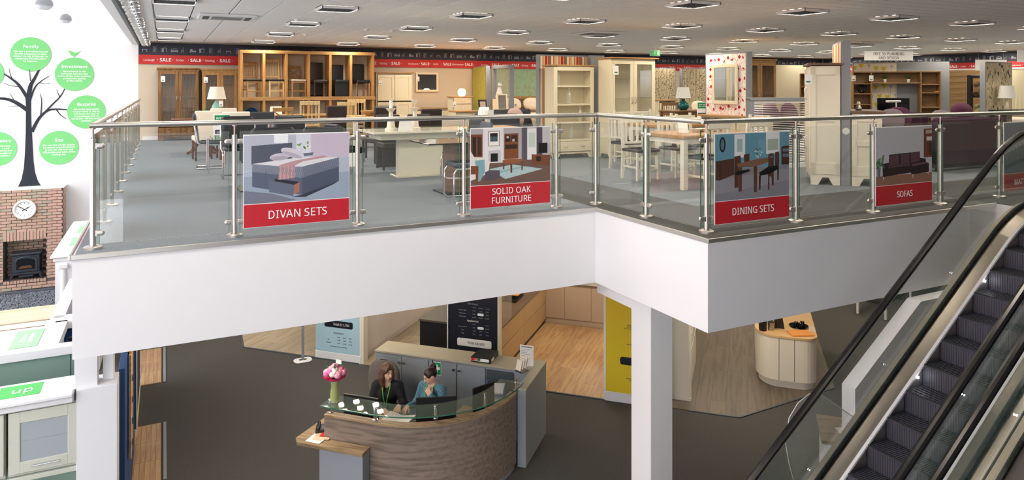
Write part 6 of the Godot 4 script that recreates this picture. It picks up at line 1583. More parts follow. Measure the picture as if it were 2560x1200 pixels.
func upper_middle():
	# cream bedroom furniture along the back wall
	var t := thing("wardrobe", "cream two-door wardrobe with oak top against the back wall", "wardrobe", W(6.38, 0, 20.9))
	carcass(t, 1.14, 1.86, 0.55, "cream", 0.10); feet(t, 1.14, 0.55, 0.12, "cream"); pb(t, "oak_top", 0, 1.885, -0.26, 1.22, 0.035, 0.62, "oak_side")
	for s in [-1, 1]:
		door(t, s * 0.27, 1.42, 0.53, 0.80, "cream", "", 0, 0.09); door(t, s * 0.27, 0.56, 0.53, 0.84, "cream", "", -s, 0.09)
	tagcard("price tag on the cream wardrobe", W(5.92, 1.58, 20.85))
	t = thing("wall_mirror", "cream framed mirror hung on the beige wall right of the wardrobe", "mirror", W(7.63, 1.60, 21.45))
	for q in [[0, 0.28, 0.78, 0.07], [0, -0.28, 0.78, 0.07], [-0.355, 0, 0.07, 0.5], [0.355, 0, 0.07, 0.5]]: pb(t, "frame", q[0], q[1], 0.01, q[2], q[3], 0.04, "cream", 0.008)
	pb(t, "mirror_glass", 0, 0, 0, 0.66, 0.50, 0.01, "mirror", 0)
	tagcard("price tag on the cream wall mirror", W(7.30, 1.70, 21.40))
	t = thing("low_chest", "long low cream chest with oak top along the beige wall", "chest", W(7.55, 0, 20.95))
	carcass(t, 1.45, 0.74, 0.45, "cream", 0.06); pb(t, "oak_top", 0, 0.76, -0.22, 1.52, 0.03, 0.50, "oak_side")
	for k in 3: drawer(t, -0.47 + k * 0.47, 0.55, 0.45, 0.28, "cream", [0.0]); 
	t = thing("tallboy", "narrow cream chest of drawers with oak top carrying the lit lamp", "chest of drawers", W(8.26, 0, 20.0))
	carcass(t, 0.64, 1.12, 0.42, "cream", 0.06); pb(t, "oak_top", 0, 1.14, -0.20, 0.72, 0.03, 0.48, "oak_side")
	for k in 5: drawer(t, 0, 0.20 + k * 0.205, 0.58, 0.19, "cream", [0.0])
	tagcard("price tag on the narrow chest of drawers", W(7.98, 0.92, 19.94))
	t = thing("table_lamp", "small round white glass lamp glowing on the narrow chest", "lamp", W(8.18, 1.155, 19.85))
	part(t, "globe", G.new().lathe([D(0.05, 0.0), D(0.10, 0.03), D(0.125, 0.11), D(0.115, 0.18), D(0.08, 0.235), D(0.0, 0.24)], 20, Vector3.ZERO, true), "table_glow"); part(t, "foot", G.new().cyl(Vector3.ZERO, Vector3(0, 0.01, 0), 0.06, -1, 16), "brushed")
	var ol := OmniLight3D.new()
	ol.name = "lamp_light"; ol.light_energy = 0.9; ol.light_color = Color(1.0, 0.66, 0.38); ol.light_size = 0.12; ol.omni_range = 30; ol.shadow_enabled = true; ol.position = Vector3(0, 0.12, 0)
	t.add_child(ol)
	partition("partition papered in streaky lime green beside the lit lamp", 9.27, 21.3, -PI / 2, 1.1, 2.12, "wallpaper_lime").position = W(9.22, 0, 21.0 - 0.1)
	t = thing("display_partition", "grey framed see-through partition beside the lime one", "partition", W(9.38, 0, 19.6), -PI / 2)
	for x in [-0.64, 0.60]: pb(t, "post", x, 1.06, -0.07, 0.10, 2.12, 0.14, "grey_frame")
	pb(t, "head", 0, 2.07, -0.07, 1.34, 0.10, 0.14, "grey_frame"); pb(t, "sill", 0, 0.05, -0.07, 1.34, 0.10, 0.14, "grey_frame"); pb(t, "pane", 0, 1.06, -0.07, 1.16, 1.94, 0.01, "pane", 0)
	struct("wall_damask_panel", G.new().box(W(11.2, 1.04, 21.475), Vector3(2.8, 2.06, 0.02)), "beige_wall")
	var g := G.new()
	for k in 3: g.quad(W(9.9 + k * 0.95, 0.05, 21.46), W(10.85 + k * 0.95, 0.05, 21.46), W(10.85 + k * 0.95, 2.06, 21.46), W(9.9 + k * 0.95, 2.06, 21.46), Vector3(0, 0, 1))
	solo("damask_wallpaper", "green damask wallpaper panel behind the slatted bed", "wallpaper", g, "wallpaper_damask")
	# chest, dressing mirror, photo frame and bed
	t = thing("chest_of_drawers", "wide cream chest of drawers with oak top under the dressing mirror", "chest of drawers", W(7.55, 0, 17.6))
	carcass(t, 0.95, 0.76, 0.45, "cream", 0.06); pb(t, "oak_top", 0, 0.78, -0.2, 1.02, 0.03, 0.52, "oak_side")
	for k in 3:
		for x in [-0.23, 0.23]: drawer(t, x, 0.20 + k * 0.215, 0.44, 0.20, "cream", [0.0])
	t = thing("chest_of_drawers", "second cream chest of drawers with oak top right of the white stool", "chest of drawers", W(8.45, 0, 17.3))
	carcass(t, 0.8, 0.72, 0.45, "cream", 0.06); pb(t, "oak_top", 0, 0.74, -0.2, 0.88, 0.03, 0.52, "oak_side")
	for k in 3: drawer(t, 0, 0.19 + k * 0.205, 0.74, 0.19, "cream", [-0.2, 0.2])
	t = thing("dressing_mirror", "small tilted cream dressing mirror on the drawers", "mirror", W(8.35, 0.755, 17.35), -0.2)
	var fr := part(t, "frame", G.new().box(Vector3(-0.13, 0, 0), Vector3(0.04, 0.46, 0.03), 0.004).box(Vector3(0.13, 0, 0), Vector3(0.04, 0.46, 0.03), 0.004).box(Vector3(0, 0.21, 0), Vector3(0.3, 0.04, 0.03), 0.004).box(Vector3(0, -0.21, 0), Vector3(0.3, 0.04, 0.03), 0.004), "cream", Vector3(0, 0.27, 0))
	pb(fr, "mirror_glass", 0, 0, 0, 0.23, 0.39, 0.008, "mirror", 0); fr.rotation.x = -0.15
	pb(t, "stand", 0, 0.02, -0.02, 0.34, 0.04, 0.18, "cream"); pb(t, "back_strut", 0, 0.22, -0.10, 0.04, 0.40, 0.03, "cream")
	t = thing("photo_frame", "black framed photograph leaning on the cream drawers", "photo frame", W(7.85, 0.797, 17.55), 0.1)
	part(t, "frame", bm(0.26, 0.30, 0.02, 0.004), "black", Vector3(0, 0.15, 0)).rotation.x = -0.2
	part(t, "photograph", bm(0.17, 0.20, 0.006, 0), "pink_fabric", Vector3(0, 0.15, 0.012)).rotation.x = -0.2
	t = thing("cat_statue", "tall white cat ornament on a plinth behind the dressing mirror", "ornament", W(9.0, 0, 18.9))
	pb(t, "plinth", 0, 0.54, 0, 0.3, 1.08, 0.3, "cream"); part(t, "body", G.new().lathe([D(0.0, 1.08), D(0.10, 1.09), D(0.12, 1.16), D(0.09, 1.28), D(0.055, 1.40), D(0.05, 1.44)], 16, Vector3.ZERO, true), "ceramic"); part(t, "head", G.new().rbox(Vector3(0.02, 1.50, 0), Vector3(0.13, 0.12, 0.12), Vector3(0.06, 0.055, 0.055), 4).cyl(Vector3(0.0, 1.54, 0.03), Vector3(0.0, 1.59, 0.035), 0.02, 0.0, 6).cyl(Vector3(0.0, 1.54, -0.03), Vector3(0.0, 1.59, -0.035), 0.02, 0.0, 6), "ceramic")
	t = thing("bed", "oak slatted double bed with cream bedding before the damask wall", "bed", W(10.9, 0, 21.35))
	pb(t, "headboard_rail", 0, 1.08, 0.0, 1.7, 0.09, 0.05, "oak_mid"); pb(t, "headboard_rail", 0, 0.72, 0.0, 1.7, 0.07, 0.05, "oak_mid")
	for x in [-0.85, 0.85]: pb(t, "headboard_post", x, 0.56, 0, 0.08, 1.12, 0.08, "oak_mid")
	for k in 14: pb(t, "headboard_slat", -0.75 + k * 0.115, 0.9, 0, 0.04, 0.28, 0.02, "oak_mid")
	pb(t, "side_frame", 0, 0.28, 1.05, 1.6, 0.3, 2.0, "oak_mid"); part(t, "mattress", G.new().rbox(Vector3(0, 0.52, 1.05), Vector3(1.55, 0.24, 1.98), Vector3(0.06, 0.06, 0.06), 3), "cream_fabric")
	for q in [[-0.42, "left"], [0.38, "right"]]: cushion("cream pillow with dark stitched lettering, " + q[1] + " on the oak bed", W(10.9 + q[0], 0.86, 21.05), 0, 0.72, 0.45, 0.18, "pillow_cotton", -0.3, "pillows on the oak bed")
	text(thing("pillow_print", "dark script print on the left pillow", "print", W(10.46, 0.85, 20.94)), "lettering", "Sleep", 0.13, "print_dark", Vector3.ZERO, 0, false, true)
	t = table("oak bedside table with a slim white finial", W(10.0, 0, 20.2), 0, 0.5, 0.42, 0.62, "oak_side", "cream")
	solo("white_finial", "slim white turned ornament on the oak bedside table", "ornament", G.new().lathe([D(0.0, 0.0), D(0.06, 0.0), D(0.05, 0.02), D(0.02, 0.05), D(0.03, 0.2), D(0.05, 0.28), D(0.02, 0.36), D(0.0, 0.46)], 14, Vector3.ZERO, true), "ceramic", W(10.0, 0.622, 20.2))
	var mat1 := thing("mattress_display", "cream quilted mattress on a low base in front of the chests", "mattress", W(6.2, 0, 17.3))
	pb(mat1, "base", 0, 0.2, 0, 1.4, 0.38, 2.0, "cream_fabric", 0.03); part(mat1, "mattress", G.new().rbox(Vector3(0, 0.52, 0), Vector3(1.42, 0.26, 2.0), Vector3(0.06, 0.06, 0.06), 3), "cream_fabric"); pb(mat1, "oak_rail", 0, 0.42, 1.03, 1.5, 0.08, 0.04, "oak_side")
	# sofa group behind the oak furniture board
	sofa("charcoal two-seat sofa behind the oak furniture board", W(7.6, 0, 15.0), 0.35, 1.7, "sofa_grey")
	sofa("charcoal armchair in front of the charcoal sofa", W(6.35, 0, 13.3), PI * 0.8, 0.95, "sofa_grey", 1)
	cushion("dusty pink cushion on the charcoal sofa", W(7.35, 0.74, 14.55), 0.2, 0.45, 0.45, 0.16, "pink_fabric", -0.3); cushion("flowered pink cushion leaning at the charcoal sofa arm", W(7.75, 0.62, 14.3), 0.9, 0.42, 0.42, 0.14, "wallpaper_small", -0.3)
	table("low oak table carrying the white ceramic stool", W(5.05, 0, 11.2), 0, 1.1, 0.7, 0.75, "oak_side", "oak_mid")
	t = thing("ceramic_stool", "white ribbed barrel-shaped ceramic stool standing on the oak table", "ceramic stool", W(4.97, 0.752, 11.05))
	part(t, "barrel", G.new().lathe([D(0.0, 0.0), D(0.085, 0.0), D(0.105, 0.08), D(0.115, 0.18), D(0.10, 0.28), D(0.08, 0.345), D(0.0, 0.35)], 28, Vector3.ZERO, true), "ceramic")
	for k in 8: part(t, "rib", G.new().tube([Vector3(0.085, 0.0, 0), Vector3(0.107, 0.08, 0), Vector3(0.117, 0.18, 0), Vector3(0.102, 0.28, 0), Vector3(0.082, 0.345, 0)], 0.005, 5), "ceramic", Vector3.ZERO, k * PI / 4)
	tagcard("price tag on the white ceramic stool", W(5.03, 0.98, 10.90))
	# striped partition with bookcase
	t = partition("partition papered in red and cream stripes behind the bookcase", 7.62, 12.72, 0, 1.30, 2.12, "wallpaper_stripes")
	t = thing("bookcase", "cream open bookcase with oak top and two drawers holding bottles", "bookcase", W(7.49, 0, 12.2))
	carcass(t, 0.95, 1.86, 0.36, "cream", 0.10); feet(t, 0.95, 0.36, 0.12, "cream"); pb(t, "oak_top", 0, 1.885, -0.17, 1.06, 0.03, 0.43, "oak_side")
	for y in [0.36, 0.72, 1.085, 1.46]: pb(t, "shelf", 0, y, -0.17, 0.88, 0.035, 0.32, "cream")
	for s in [-1, 1]: pb(t, "face_stile", s * 0.435, 0.98, 0.008, 0.08, 1.74, 0.02, "cream")
	pb(t, "face_rail", 0, 1.82, 0.008, 0.80, 0.09, 0.02, "cream")
	drawer(t, 0, 0.24, 0.80, 0.20, "cream", [-0.2, 0.2], "brushed")
	bottle("glass bottle on the top shelf of the cream bookcase", W(7.17, 1.48, 12.28)); bottle("glass bottle on the second shelf of the cream bookcase", W(7.44, 1.105, 12.30)); bottle("glass bottle on the third shelf of the cream bookcase", W(7.70, 0.74, 12.30)); bottle("glass bottle on the lower shelf of the cream bookcase", W(7.50, 0.38, 12.30))
	# big glazed cream cabinet
	partition("grey partition edge left of the glazed cream cabinet", 8.30, 12.55, 0, 0.34, 2.12, "")
	t = glazed("tall cream cabinet with two glass doors and oak top behind the cream chairs", W(8.60, 0, 11.7), 1.10, 2.08, 0.45, "cream", 0, "pane", true, false)
	pb(t, "oak_top", 0, 2.035, -0.2, 1.2, 0.025, 0.55, "oak_side")
	tagcard("price tag on the tall glazed cream cabinet", W(8.12, 1.78, 11.62), 0, 1.2)
	# cream dining sets
	table("cream dining table with thick oak top at the gallery corner", W(7.25, 0, 8.12), 0, 1.55, 0.95, 0.77, "oak_side", "cream_chair")
	table("farther cream dining table with oak top behind the corner one", W(8.45, 0, 10.35), 0, 1.3, 0.9, 0.77, "oak_side", "cream_chair")
	for q in [[7.35, 10.2, PI / 2, "cream slatted chair turned to the farther table, seen from behind"], [8.05, 11.05, 0.0, "cream slatted chair behind the farther table, left of two"], [8.55, 11.1, 0.0, "cream slatted chair behind the farther table, right of two"], [6.72, 8.95, 0.0, "cream slatted chair at the far left corner of the corner table"], [7.45, 8.95, 0.05, "cream slatted chair behind the corner table, in the middle"], [8.0, 9.3, -0.05, "cream slatted chair behind the corner table, at its right"], [6.85, 7.6, PI, "cream slatted chair pushed under the front of the corner table"], [7.75, 7.75, PI, "cream slatted chair at the front right of the corner table"], [8.35, 8.3, -PI / 2, "cream slatted chair at the right end of the corner table"]]: chair(q[3], W(q[0], 0, q[1]), q[2], "rungs", "cream_chair", "brown_leather", 1.0, 0.44, "cream slatted dining chairs")
	t = thing("price_card", "white slanted price card on the corner table", "card", W(6.85, 0.772, 8.1), -0.3)
	part(t, "card", bm(0.15, 0.21, 0.005, 0), "paper", Vector3(0, 0.10, 0)).rotation.x = -0.35
	pb(t, "back_strut", 0, 0.06, -0.08, 0.12, 0.12, 0.005, "paper", 0)
	for k in 4: solo("serving_dish", "cream serving dish on the corner table, %s of four" % ["first", "second", "third", "last"][k], "dish", G.new().lathe([D(0.0, 0.0), D(0.05, 0.0), D(0.09, 0.05), D(0.08, 0.05), D(0.0, 0.015)], 14), "cream_fabric", W(7.15 + k * 0.16, 0.772, 8.15 + 0.05 * (k % 2)), 0, "cream dishes on the corner table")
	# birch papered bay at the back
	partition("partition papered in birch trunks, the narrower left one", 16.1, 20.0, 0, 0.96, 2.12, "wallpaper_birch"); partition("partition papered in birch trunks, the wider right one", 17.45, 20.0, 0, 1.15, 2.12, "wallpaper_birch")
	t = thing("bedside_chest", "cream bedside chest before the narrower birch partition", "chest", W(14.75, 0, 18.2))
	carcass(t, 0.7, 1.0, 0.4, "cream", 0.06); pb(t, "oak_top", 0, 1.015, -0.18, 0.76, 0.03, 0.46, "oak_side")
	for k in 3: drawer(t, 0, 0.25 + k * 0.27, 0.62, 0.25, "cream", [0.0], "black")
	chair("brown slat-back chair before the cream bedside chest", W(13.2, 0, 16.4), PI, "slats", "brown_wood", "brown_leather", 1.0, 0.6)
	table("brown wooden table carrying the teal lamp", W(13.1, 0, 15.35), 0, 1.4, 0.7, 0.80, "brown_wood", "brown_wood")
	table_lamp("glossy teal gourd lamp with white shade behind the dining set", W(12.95, 0.802, 15.3), [D(0.0, 0.0), D(0.09, 0.0), D(0.16, 0.07), D(0.17, 0.14), D(0.12, 0.21), D(0.055, 0.25), D(0.045, 0.31)], "teal_glaze", "shade_white", 0.21, 0.15, 0.34, 0.64)
	t = thing("display_divider", "low grey square divider frame right of the teal lamp", "divider", W(13.2, 0, 14.4))
	pb(t, "post", 0, 0.55, 0, 0.12, 1.10, 0.12, "grey_frame"); pb(t, "rail", 0.6, 1.07, 0, 1.2, 0.08, 0.10, "grey_frame"); pb(t, "post", 1.2, 0.55, 0, 0.12, 1.10, 0.12, "grey_frame")
	for q in [[15.2, "left"], [15.75, "right"]]: cushion("pale pillow on the bed behind the divider, the " + q[1] + " one", W(q[0], 0.80, 17.2), 0, 0.6, 0.42, 0.16, "pillow_cotton", -0.3, "pillows behind the divider")
	pb(thing("bed", "pale bed standing behind the grey divider", "bed", W(15.5, 0, 16.6)), "mattress", 0, 0.32, 0, 1.5, 0.6, 1.9, "cream_fabric", 0.05)
	offer_stand("small green and white BUY NOW PAY LATER sign before the floral partition", W(10.3, 0.79, 11.55), -0.4, 1.0)
	table("narrow cream console under the small buy now sign", W(10.35, 0, 11.6), 0, 0.7, 0.4, 0.79, "cream", "cream_chair")
	# floral partition with mirror and sideboard
	partition("white partition papered with red trailing flowers", 9.93, 10.48, -PI / 2, 1.14, 2.12, "wallpaper_floral")
	t = thing("wall_mirror", "cream framed mirror hung on the red floral partition", "mirror", W(9.90, 1.50, 10.46), -PI / 2)
	for q in [[0, 0.36, 0.70, 0.07], [0, -0.36, 0.70, 0.07], [-0.315, 0, 0.07, 0.66], [0.315, 0, 0.07, 0.66]]: pb(t, "frame", q[0], q[1], 0.01, q[2], q[3], 0.035, "cream", 0.008)
	pb(t, "mirror_glass", 0, 0, 0.004, 0.58, 0.66, 0.01, "mirror", 0)
	t = thing("sideboard", "cream sideboard with oak top below the floral partition", "sideboard", W(9.72, 0, 10.2), -PI / 2)
	carcass(t, 1.5, 0.86, 0.40, "cream", 0.08); pb(t, "oak_top", 0, 0.88, -0.18, 1.58, 0.035, 0.48, "oak_side")
	for k in 3: door(t, -0.48 + k * 0.48, 0.46, 0.46, 0.68, "cream", "", 1, 0.07)

func upper_right():
	var t: Node3D
	# oak cabinet and dark bookcase
	glazed("golden oak display cabinet with glass doors right of the floral partition", W(13.65, 0, 13.2), 1.15, 2.16, 0.45, "oak_mid")
	t = thing("bookcase", "oak bookcase with dark open shelves behind the cream tall cabinet", "bookcase", W(15.2, 0, 12.7), -PI / 2 + 0.55)
	carcass(t, 0.9, 1.80, 0.36, "oak_mid", 0.04, "oak_dark")
	for y in [0.4, 0.78, 1.14, 1.45]: pb(t, "shelf", 0, y, -0.17, 0.84, 0.03, 0.32, "oak_mid")
	struct("wall_cream_screen", G.new().box(W(16.2, 1.03, 14.2), Vector3(3.4, 2.06, 0.12)), "cream")
	# blind display frame
	t = thing("blind_display_frame", "grey frame with a lowered venetian blind before the purple sofas", "blind display", W(9.85, 0, 9.0), 0.0)
	for x in [-0.76, 0.76]: pb(t, "post", x, 0.62, 0, 0.10, 1.24, 0.10, "grey_frame")
	pb(t, "head", 0, 1.235, 0, 1.62, 0.05, 0.12, "grey_frame"); pb(t, "sill", 0, 0.04, 0, 1.62, 0.08, 0.12, "white"); pb(t, "head_rail", 0, 1.18, 0.01, 1.40, 0.05, 0.05, "white")
	for k in 34: part(t, "blind_slat", bm(1.38, 0.003, 0.036, 0), "steel", Vector3(0, 1.13 - k * 0.0305, 0.01)).rotation.x = 0.25
	for x in [-0.5, 0.5]: part(t, "ladder_cord", G.new().cyl(Vector3(x, 0.1, 0.03), Vector3(x, 1.16, 0.03), 0.002, -1, 4), "white")
	part(t, "tilt_wand", G.new().cyl(Vector3(-0.62, 0.6, 0.04), Vector3(-0.62, 1.15, 0.04), 0.005, -1, 6), "clear_plastic")
	sofa("purple sofa with cushions behind the blind display", W(11.4, 0, 10.6), 0.0, 2.0, "purple")
	for q in [[10.9, "left"], [11.4, "middle"], [11.95, "right"]]: cushion("plum cushion on the sofa behind the blind, the " + q[1] + " one", W(q[0], 0.86, 10.7), 0.1, 0.5, 0.5, 0.18, "purple_light", -0.3, "plum cushions behind the blind")
	t = thing("plant_pot", "small white pot with a green plant behind the blind display", "potted plant", W(12.25, 0.80, 12.0))
	part(t, "pot", G.new().lathe([D(0.0, 0.0), D(0.05, 0.0), D(0.065, 0.13), D(0.055, 0.13), D(0.05, 0.02)], 14), "ceramic"); leaves(t, Vector3(0, 0.13, 0), 0.24, 26, 0.12, "leaf", 31)
	table("brown console table behind the blind display", W(12.4, 0, 12.0), 0, 1.3, 0.45, 0.80, "brown_wood", "brown_wood")
	# cream cabinets at the walkway and the tall grey partition between them
	# these stand turned by forty-five degrees, their sides to the camera
	t = thing("tall_cabinet", "tall cream panelled cabinet with walnut top beside the grey partition", "cabinet", W(8.76, 0, 7.19), QT)
	pb(t, "body", 0, 0.95, -0.45, 0.40, 1.62, 0.90, "cream_side"); feet(t, 0.40, 0.90, 0.15, "cream_side"); pb(t, "walnut_top", 0, 1.785, -0.45, 0.48, 0.035, 0.98, "walnut", 0.008)
	for q in [[0, 1.69, 0.40, 0.13], [0, 0.98, 0.40, 0.09], [0, 0.24, 0.40, 0.17], [-0.165, 0.95, 0.07, 1.6], [0.165, 0.95, 0.07, 1.6]]: pb(t, "panel_moulding", q[0], q[1], 0.006, q[2], q[3], 0.016, "cream_side", 0.003)
	for z in [-0.24, -0.68]: pb(t, "door", -0.21, 0.98, z, 0.02, 1.5, 0.42, "cream_side")
	for y in [1.35, 0.6]: part(t, "handle", G.new().tube([Vector3(-0.215, y - 0.10, -0.40), Vector3(-0.255, y - 0.07, -0.40), Vector3(-0.255, y + 0.07, -0.40), Vector3(-0.215, y + 0.10, -0.40)], 0.008, 6), "chrome")
	tagcard("large price tag on the tall cream cabinet", W(8.53, 1.56, 7.30), QT, 1.0)
	t = thing("display_partition", "tall grey partition end with striped paper between two cream cabinets", "partition", W(8.955, 0, 6.995), QT)
	pb(t, "panel", 0, 1.065, -0.55, 0.125, 2.13, 1.1, "grey_frame", 0.003)
	var gp := G.new()
	gp.quad(Vector3(-0.065, 0.02, -1.08), Vector3(-0.065, 0.02, -0.02), Vector3(-0.065, 2.10, -0.02), Vector3(-0.065, 2.10, -1.08), Vector3(-1, 0, 0))
	part(t, "wallpaper", gp, "wallpaper_stripes")
	part(t, "white_disc", G.new().cyl(Vector3(0, 0.80, 0.0), Vector3(0, 0.80, 0.006), 0.05, -1, 24), "shade_white")
	t = thing("low_cabinet", "lower cream panelled cabinet with walnut top right of the grey partition", "cabinet", W(9.15, 0, 6.80), QT)
	pb(t, "body", 0, 0.60, -0.45, 0.40, 0.92, 0.90, "cream_side"); feet(t, 0.40, 0.90, 0.15, "cream_side"); pb(t, "walnut_top", 0.01, 1.08, -0.45, 0.46, 0.035, 0.98, "walnut", 0.008)
	for q in [[0, 1.0, 0.40, 0.12], [0, 0.62, 0.3, 0.08], [0, 0.22, 0.40, 0.14], [-0.165, 0.6, 0.07, 0.92], [0.165, 0.6, 0.07, 0.92]]: pb(t, "panel_moulding", q[0], q[1], 0.006, q[2], q[3], 0.016, "cream_side", 0.003)
	table_lamp("small brass lamp foot on the lower cream cabinet", W(9.30, 1.10, 7.05), [D(0.0, 0.0), D(0.04, 0.0), D(0.045, 0.03), D(0.02, 0.08)], "brushed", "shade", 0.03, 0.02, 0.09, 0.13)
	# lounge wall with wall unit
	var Q := func(x, y, z): return W(17.8 + x * 0.707 - z * 0.707, y, 12.3 - x * 0.707 - z * 0.707)   # frame on the lounge wall, set at forty-five degrees
	partition("lounge wall papered with yellow bowl flowers beside grey paint", 17.8 - 0.555 * 0.707, 12.3 + 0.555 * 0.707, QT, 1.11, 2.12, "wallpaper_bowls", 0.12)
	struct("wall_grey_lounge", G.new().box(Vector3.ZERO, Vector3(1.22, 2.12, 0.12)), "grey_frame", Q.call(0.61, 1.06, -0.06)).rotation.y = QT
	t = thing("wall_unit", "oak lounge wall unit of two shelf towers and a bridge over the television", "wall unit", Q.call(-0.115, 0, 0.42), QT)
	for x in [-1.03, -0.59, 0.585, 1.03]: pb(t, "upright", x, 0.93, -0.18, 0.035, 1.86, 0.36, "oak_wall")
	for y in [0.35, 0.65, 0.97, 1.26, 1.53, 1.845]: pb(t, "shelf", -0.81, y, -0.18, 0.42, 0.03, 0.34, "oak_wall")
	for y in [0.35, 0.65, 0.91, 1.29, 1.51, 1.845]: pb(t, "shelf", 0.81, y, -0.18, 0.42, 0.03, 0.34, "oak_wall")
	pb(t, "bridge_shelf", 0, 1.55, -0.18, 1.14, 0.03, 0.34, "oak_wall"); pb(t, "bridge_top", 0, 1.845, -0.18, 1.14, 0.03, 0.34, "oak_wall"); pb(t, "tv_bench", 0, 0.2, -0.18, 1.14, 0.4, 0.36, "oak_wall")
	pb(t, "back_panel", -0.81, 0.93, -0.35, 0.42, 1.84, 0.012, "oak_wall", 0); pb(t, "back_panel", 0.81, 0.93, -0.35, 0.42, 1.84, 0.012, "oak_wall", 0); pb(t, "bridge_back", 0, 1.70, -0.35, 1.14, 0.3, 0.012, "oak_wall", 0)
	for q in [[-0.36, "left"], [0.20, "right"]]:
		var p := thing("plant_pot", "small white potted plant on the wall unit bridge, the " + q[1] + " one", "potted plant", Q.call(q[0], 1.566, 0.3), 0, "plants on the wall unit bridge")
		part(p, "pot", G.new().lathe([D(0.0, 0.0), D(0.035, 0.0), D(0.045, 0.09), D(0.035, 0.09), D(0.03, 0.02)], 12), "ceramic"); leaves(p, Vector3(0, 0.09, 0), 0.12, 18, 0.07, "leaf", 40 + int(q[0] * 10))
	t = thing("ring_ornament", "black ring-shaped glass ornament in the left tower of the wall unit", "ornament", Q.call(-0.92, 1.276, 0.3), QT)
	part(t, "ring", G.new().tube(range(0, 20).map(func(k): return Vector3(cos(TAU * k / 20) * 0.085, 0.12 + sin(TAU * k / 20) * 0.085, 0)), 0.033, 8, true), "black_gloss")
	solo("orange_shell", "small orange ornament on the right tower shelf of the wall unit", "ornament", G.new().rbox(Vector3.ZERO, Vector3(0.13, 0.04, 0.1), Vector3(0.06, 0.02, 0.045), 3), "board_orange", Q.call(0.85, 1.327, 0.36), QT)
	tagcard("price tag on the left edge of the wall unit", Q.call(-1.14, 1.68, 0.435), QT, 1.0); tagcard("price tag on the wall unit bridge", Q.call(-0.71, 1.68, 0.435), QT, 1.0)
	t = thing("television", "flat black television standing under the wall unit bridge", "television", Q.call(-0.26, 0, 0.85), QT)
	pb(t, "screen", 0, 0.93, 0, 0.75, 0.46, 0.05, "black", 0.008); pb(t, "display_glass", 0, 0.93, 0.027, 0.72, 0.43, 0.004, "black_gloss", 0); pb(t, "stand", 0, 0.58, -0.02, 0.3, 0.28, 0.05, "black"); pb(t, "cabinet", 0, 0.23, 0, 1.0, 0.46, 0.4, "oak_mid")
	sofa("purple sofa with cushions in front of the television, facing the camera", W(13.6, 0, 9.5), -0.5, 1.8, "purple")
	cushion("grey patterned cushion on the purple sofa before the television", W(13.15, 0.80, 9.2), -0.6, 0.46, 0.42, 0.16, "cushion_grey"); cushion("plum cushion on the purple sofa before the television", W(13.8, 0.82, 9.5), -0.5, 0.5, 0.42, 0.16, "purple_light")
	t = thing("armchair", "dark tub armchair with pale piping left of the television", "armchair", W(14.9, 0, 11.4), -0.8)
	part(t, "shell", G.new().lathe([D(0.34, 0.1), D(0.38, 0.45), D(0.40, 0.82), D(0.32, 0.84), D(0.28, 0.48), D(0.0, 0.46)], 20, Vector3.ZERO, true), "sofa_grey"); part(t, "piping", G.new().tube(range(0, 24).map(func(k): return Vector3(cos(TAU * k / 24) * 0.37, 0.84, sin(TAU * k / 24) * 0.37)), 0.02, 6, true), "towel_green"); part(t, "foot", G.new().cyl(Vector3.ZERO, Vector3(0, 0.1, 0), 0.2, -1, 14), "black")
	t = thing("reading_lamp", "white adjustable reading lamp arm before the television", "lamp", W(14.9, 0.0, 10.4))
	part(t, "arm", G.new().rbox(Vector3(0, 1.12, 0), Vector3(0.44, 0.05, 0.10), Vector3(0.02, 0.02, 0.03), 3), "white"); part(t, "pole", G.new().cyl(Vector3(0.1, 0.0, 0), Vector3(0.1, 1.12, 0), 0.015, -1, 8), "white"); part(t, "foot", G.new().cyl(Vector3(0.1, 0, 0), Vector3(0.1, 0.02, 0), 0.14, -1, 16), "white")
	# near purple sofa, seen from behind
	t = sofa("deep purple sofa seen from behind beyond the sofa board", W(12.75, 0, 7.82), PI, 2.0, "purple", 2)
	cushion("large plum cushion on top of the near purple sofa", W(13.2, 0.95, 7.85), PI + 0.2, 0.7, 0.42, 0.26, "purple_light", 0.2); cushion("grey patterned cushion beside the large plum one", W(12.75, 0.86, 7.95), PI - 0.3, 0.42, 0.34, 0.16, "cushion_grey", 0.3)
	table("long low oak coffee table behind the near purple sofa", W(14.9, 0, 9.4), 0.2, 2.2, 0.7, 0.5, "oak_side", "oak_mid"); sofa("black leather sofa at the right frame edge behind the balustrade", W(15.6, 0, 7.6), PI, 2.2, "black_leather")
	# far right: wardrobe, stand with towels, papered partition, bed, curtains
	t = thing("wardrobe", "tall slatted oak wardrobe right of the wall unit", "wardrobe", W(20.6, 0, 12.2), -0.45)
	carcass(t, 0.92, 1.92, 0.5, "oak_wall")
	for k in 11: pb(t, "front_board", 0, 0.10 + k * 0.172, 0.01, 0.88, 0.166, 0.02, "oak_wall", 0.004)
	t = thing("towel_stand", "black square stand hung with rolled brown and green towels", "towel stand", W(19.55, 0, 11.25), 0.0)
	for x in [-0.30, 0.30]: pb(t, "post", x, 0.88, 0, 0.10, 1.76, 0.10, "black")
	for y in [1.72, 1.2, 0.62, 0.2]: pb(t, "bar", 0, y, 0, 0.6, 0.08, 0.08, "black")
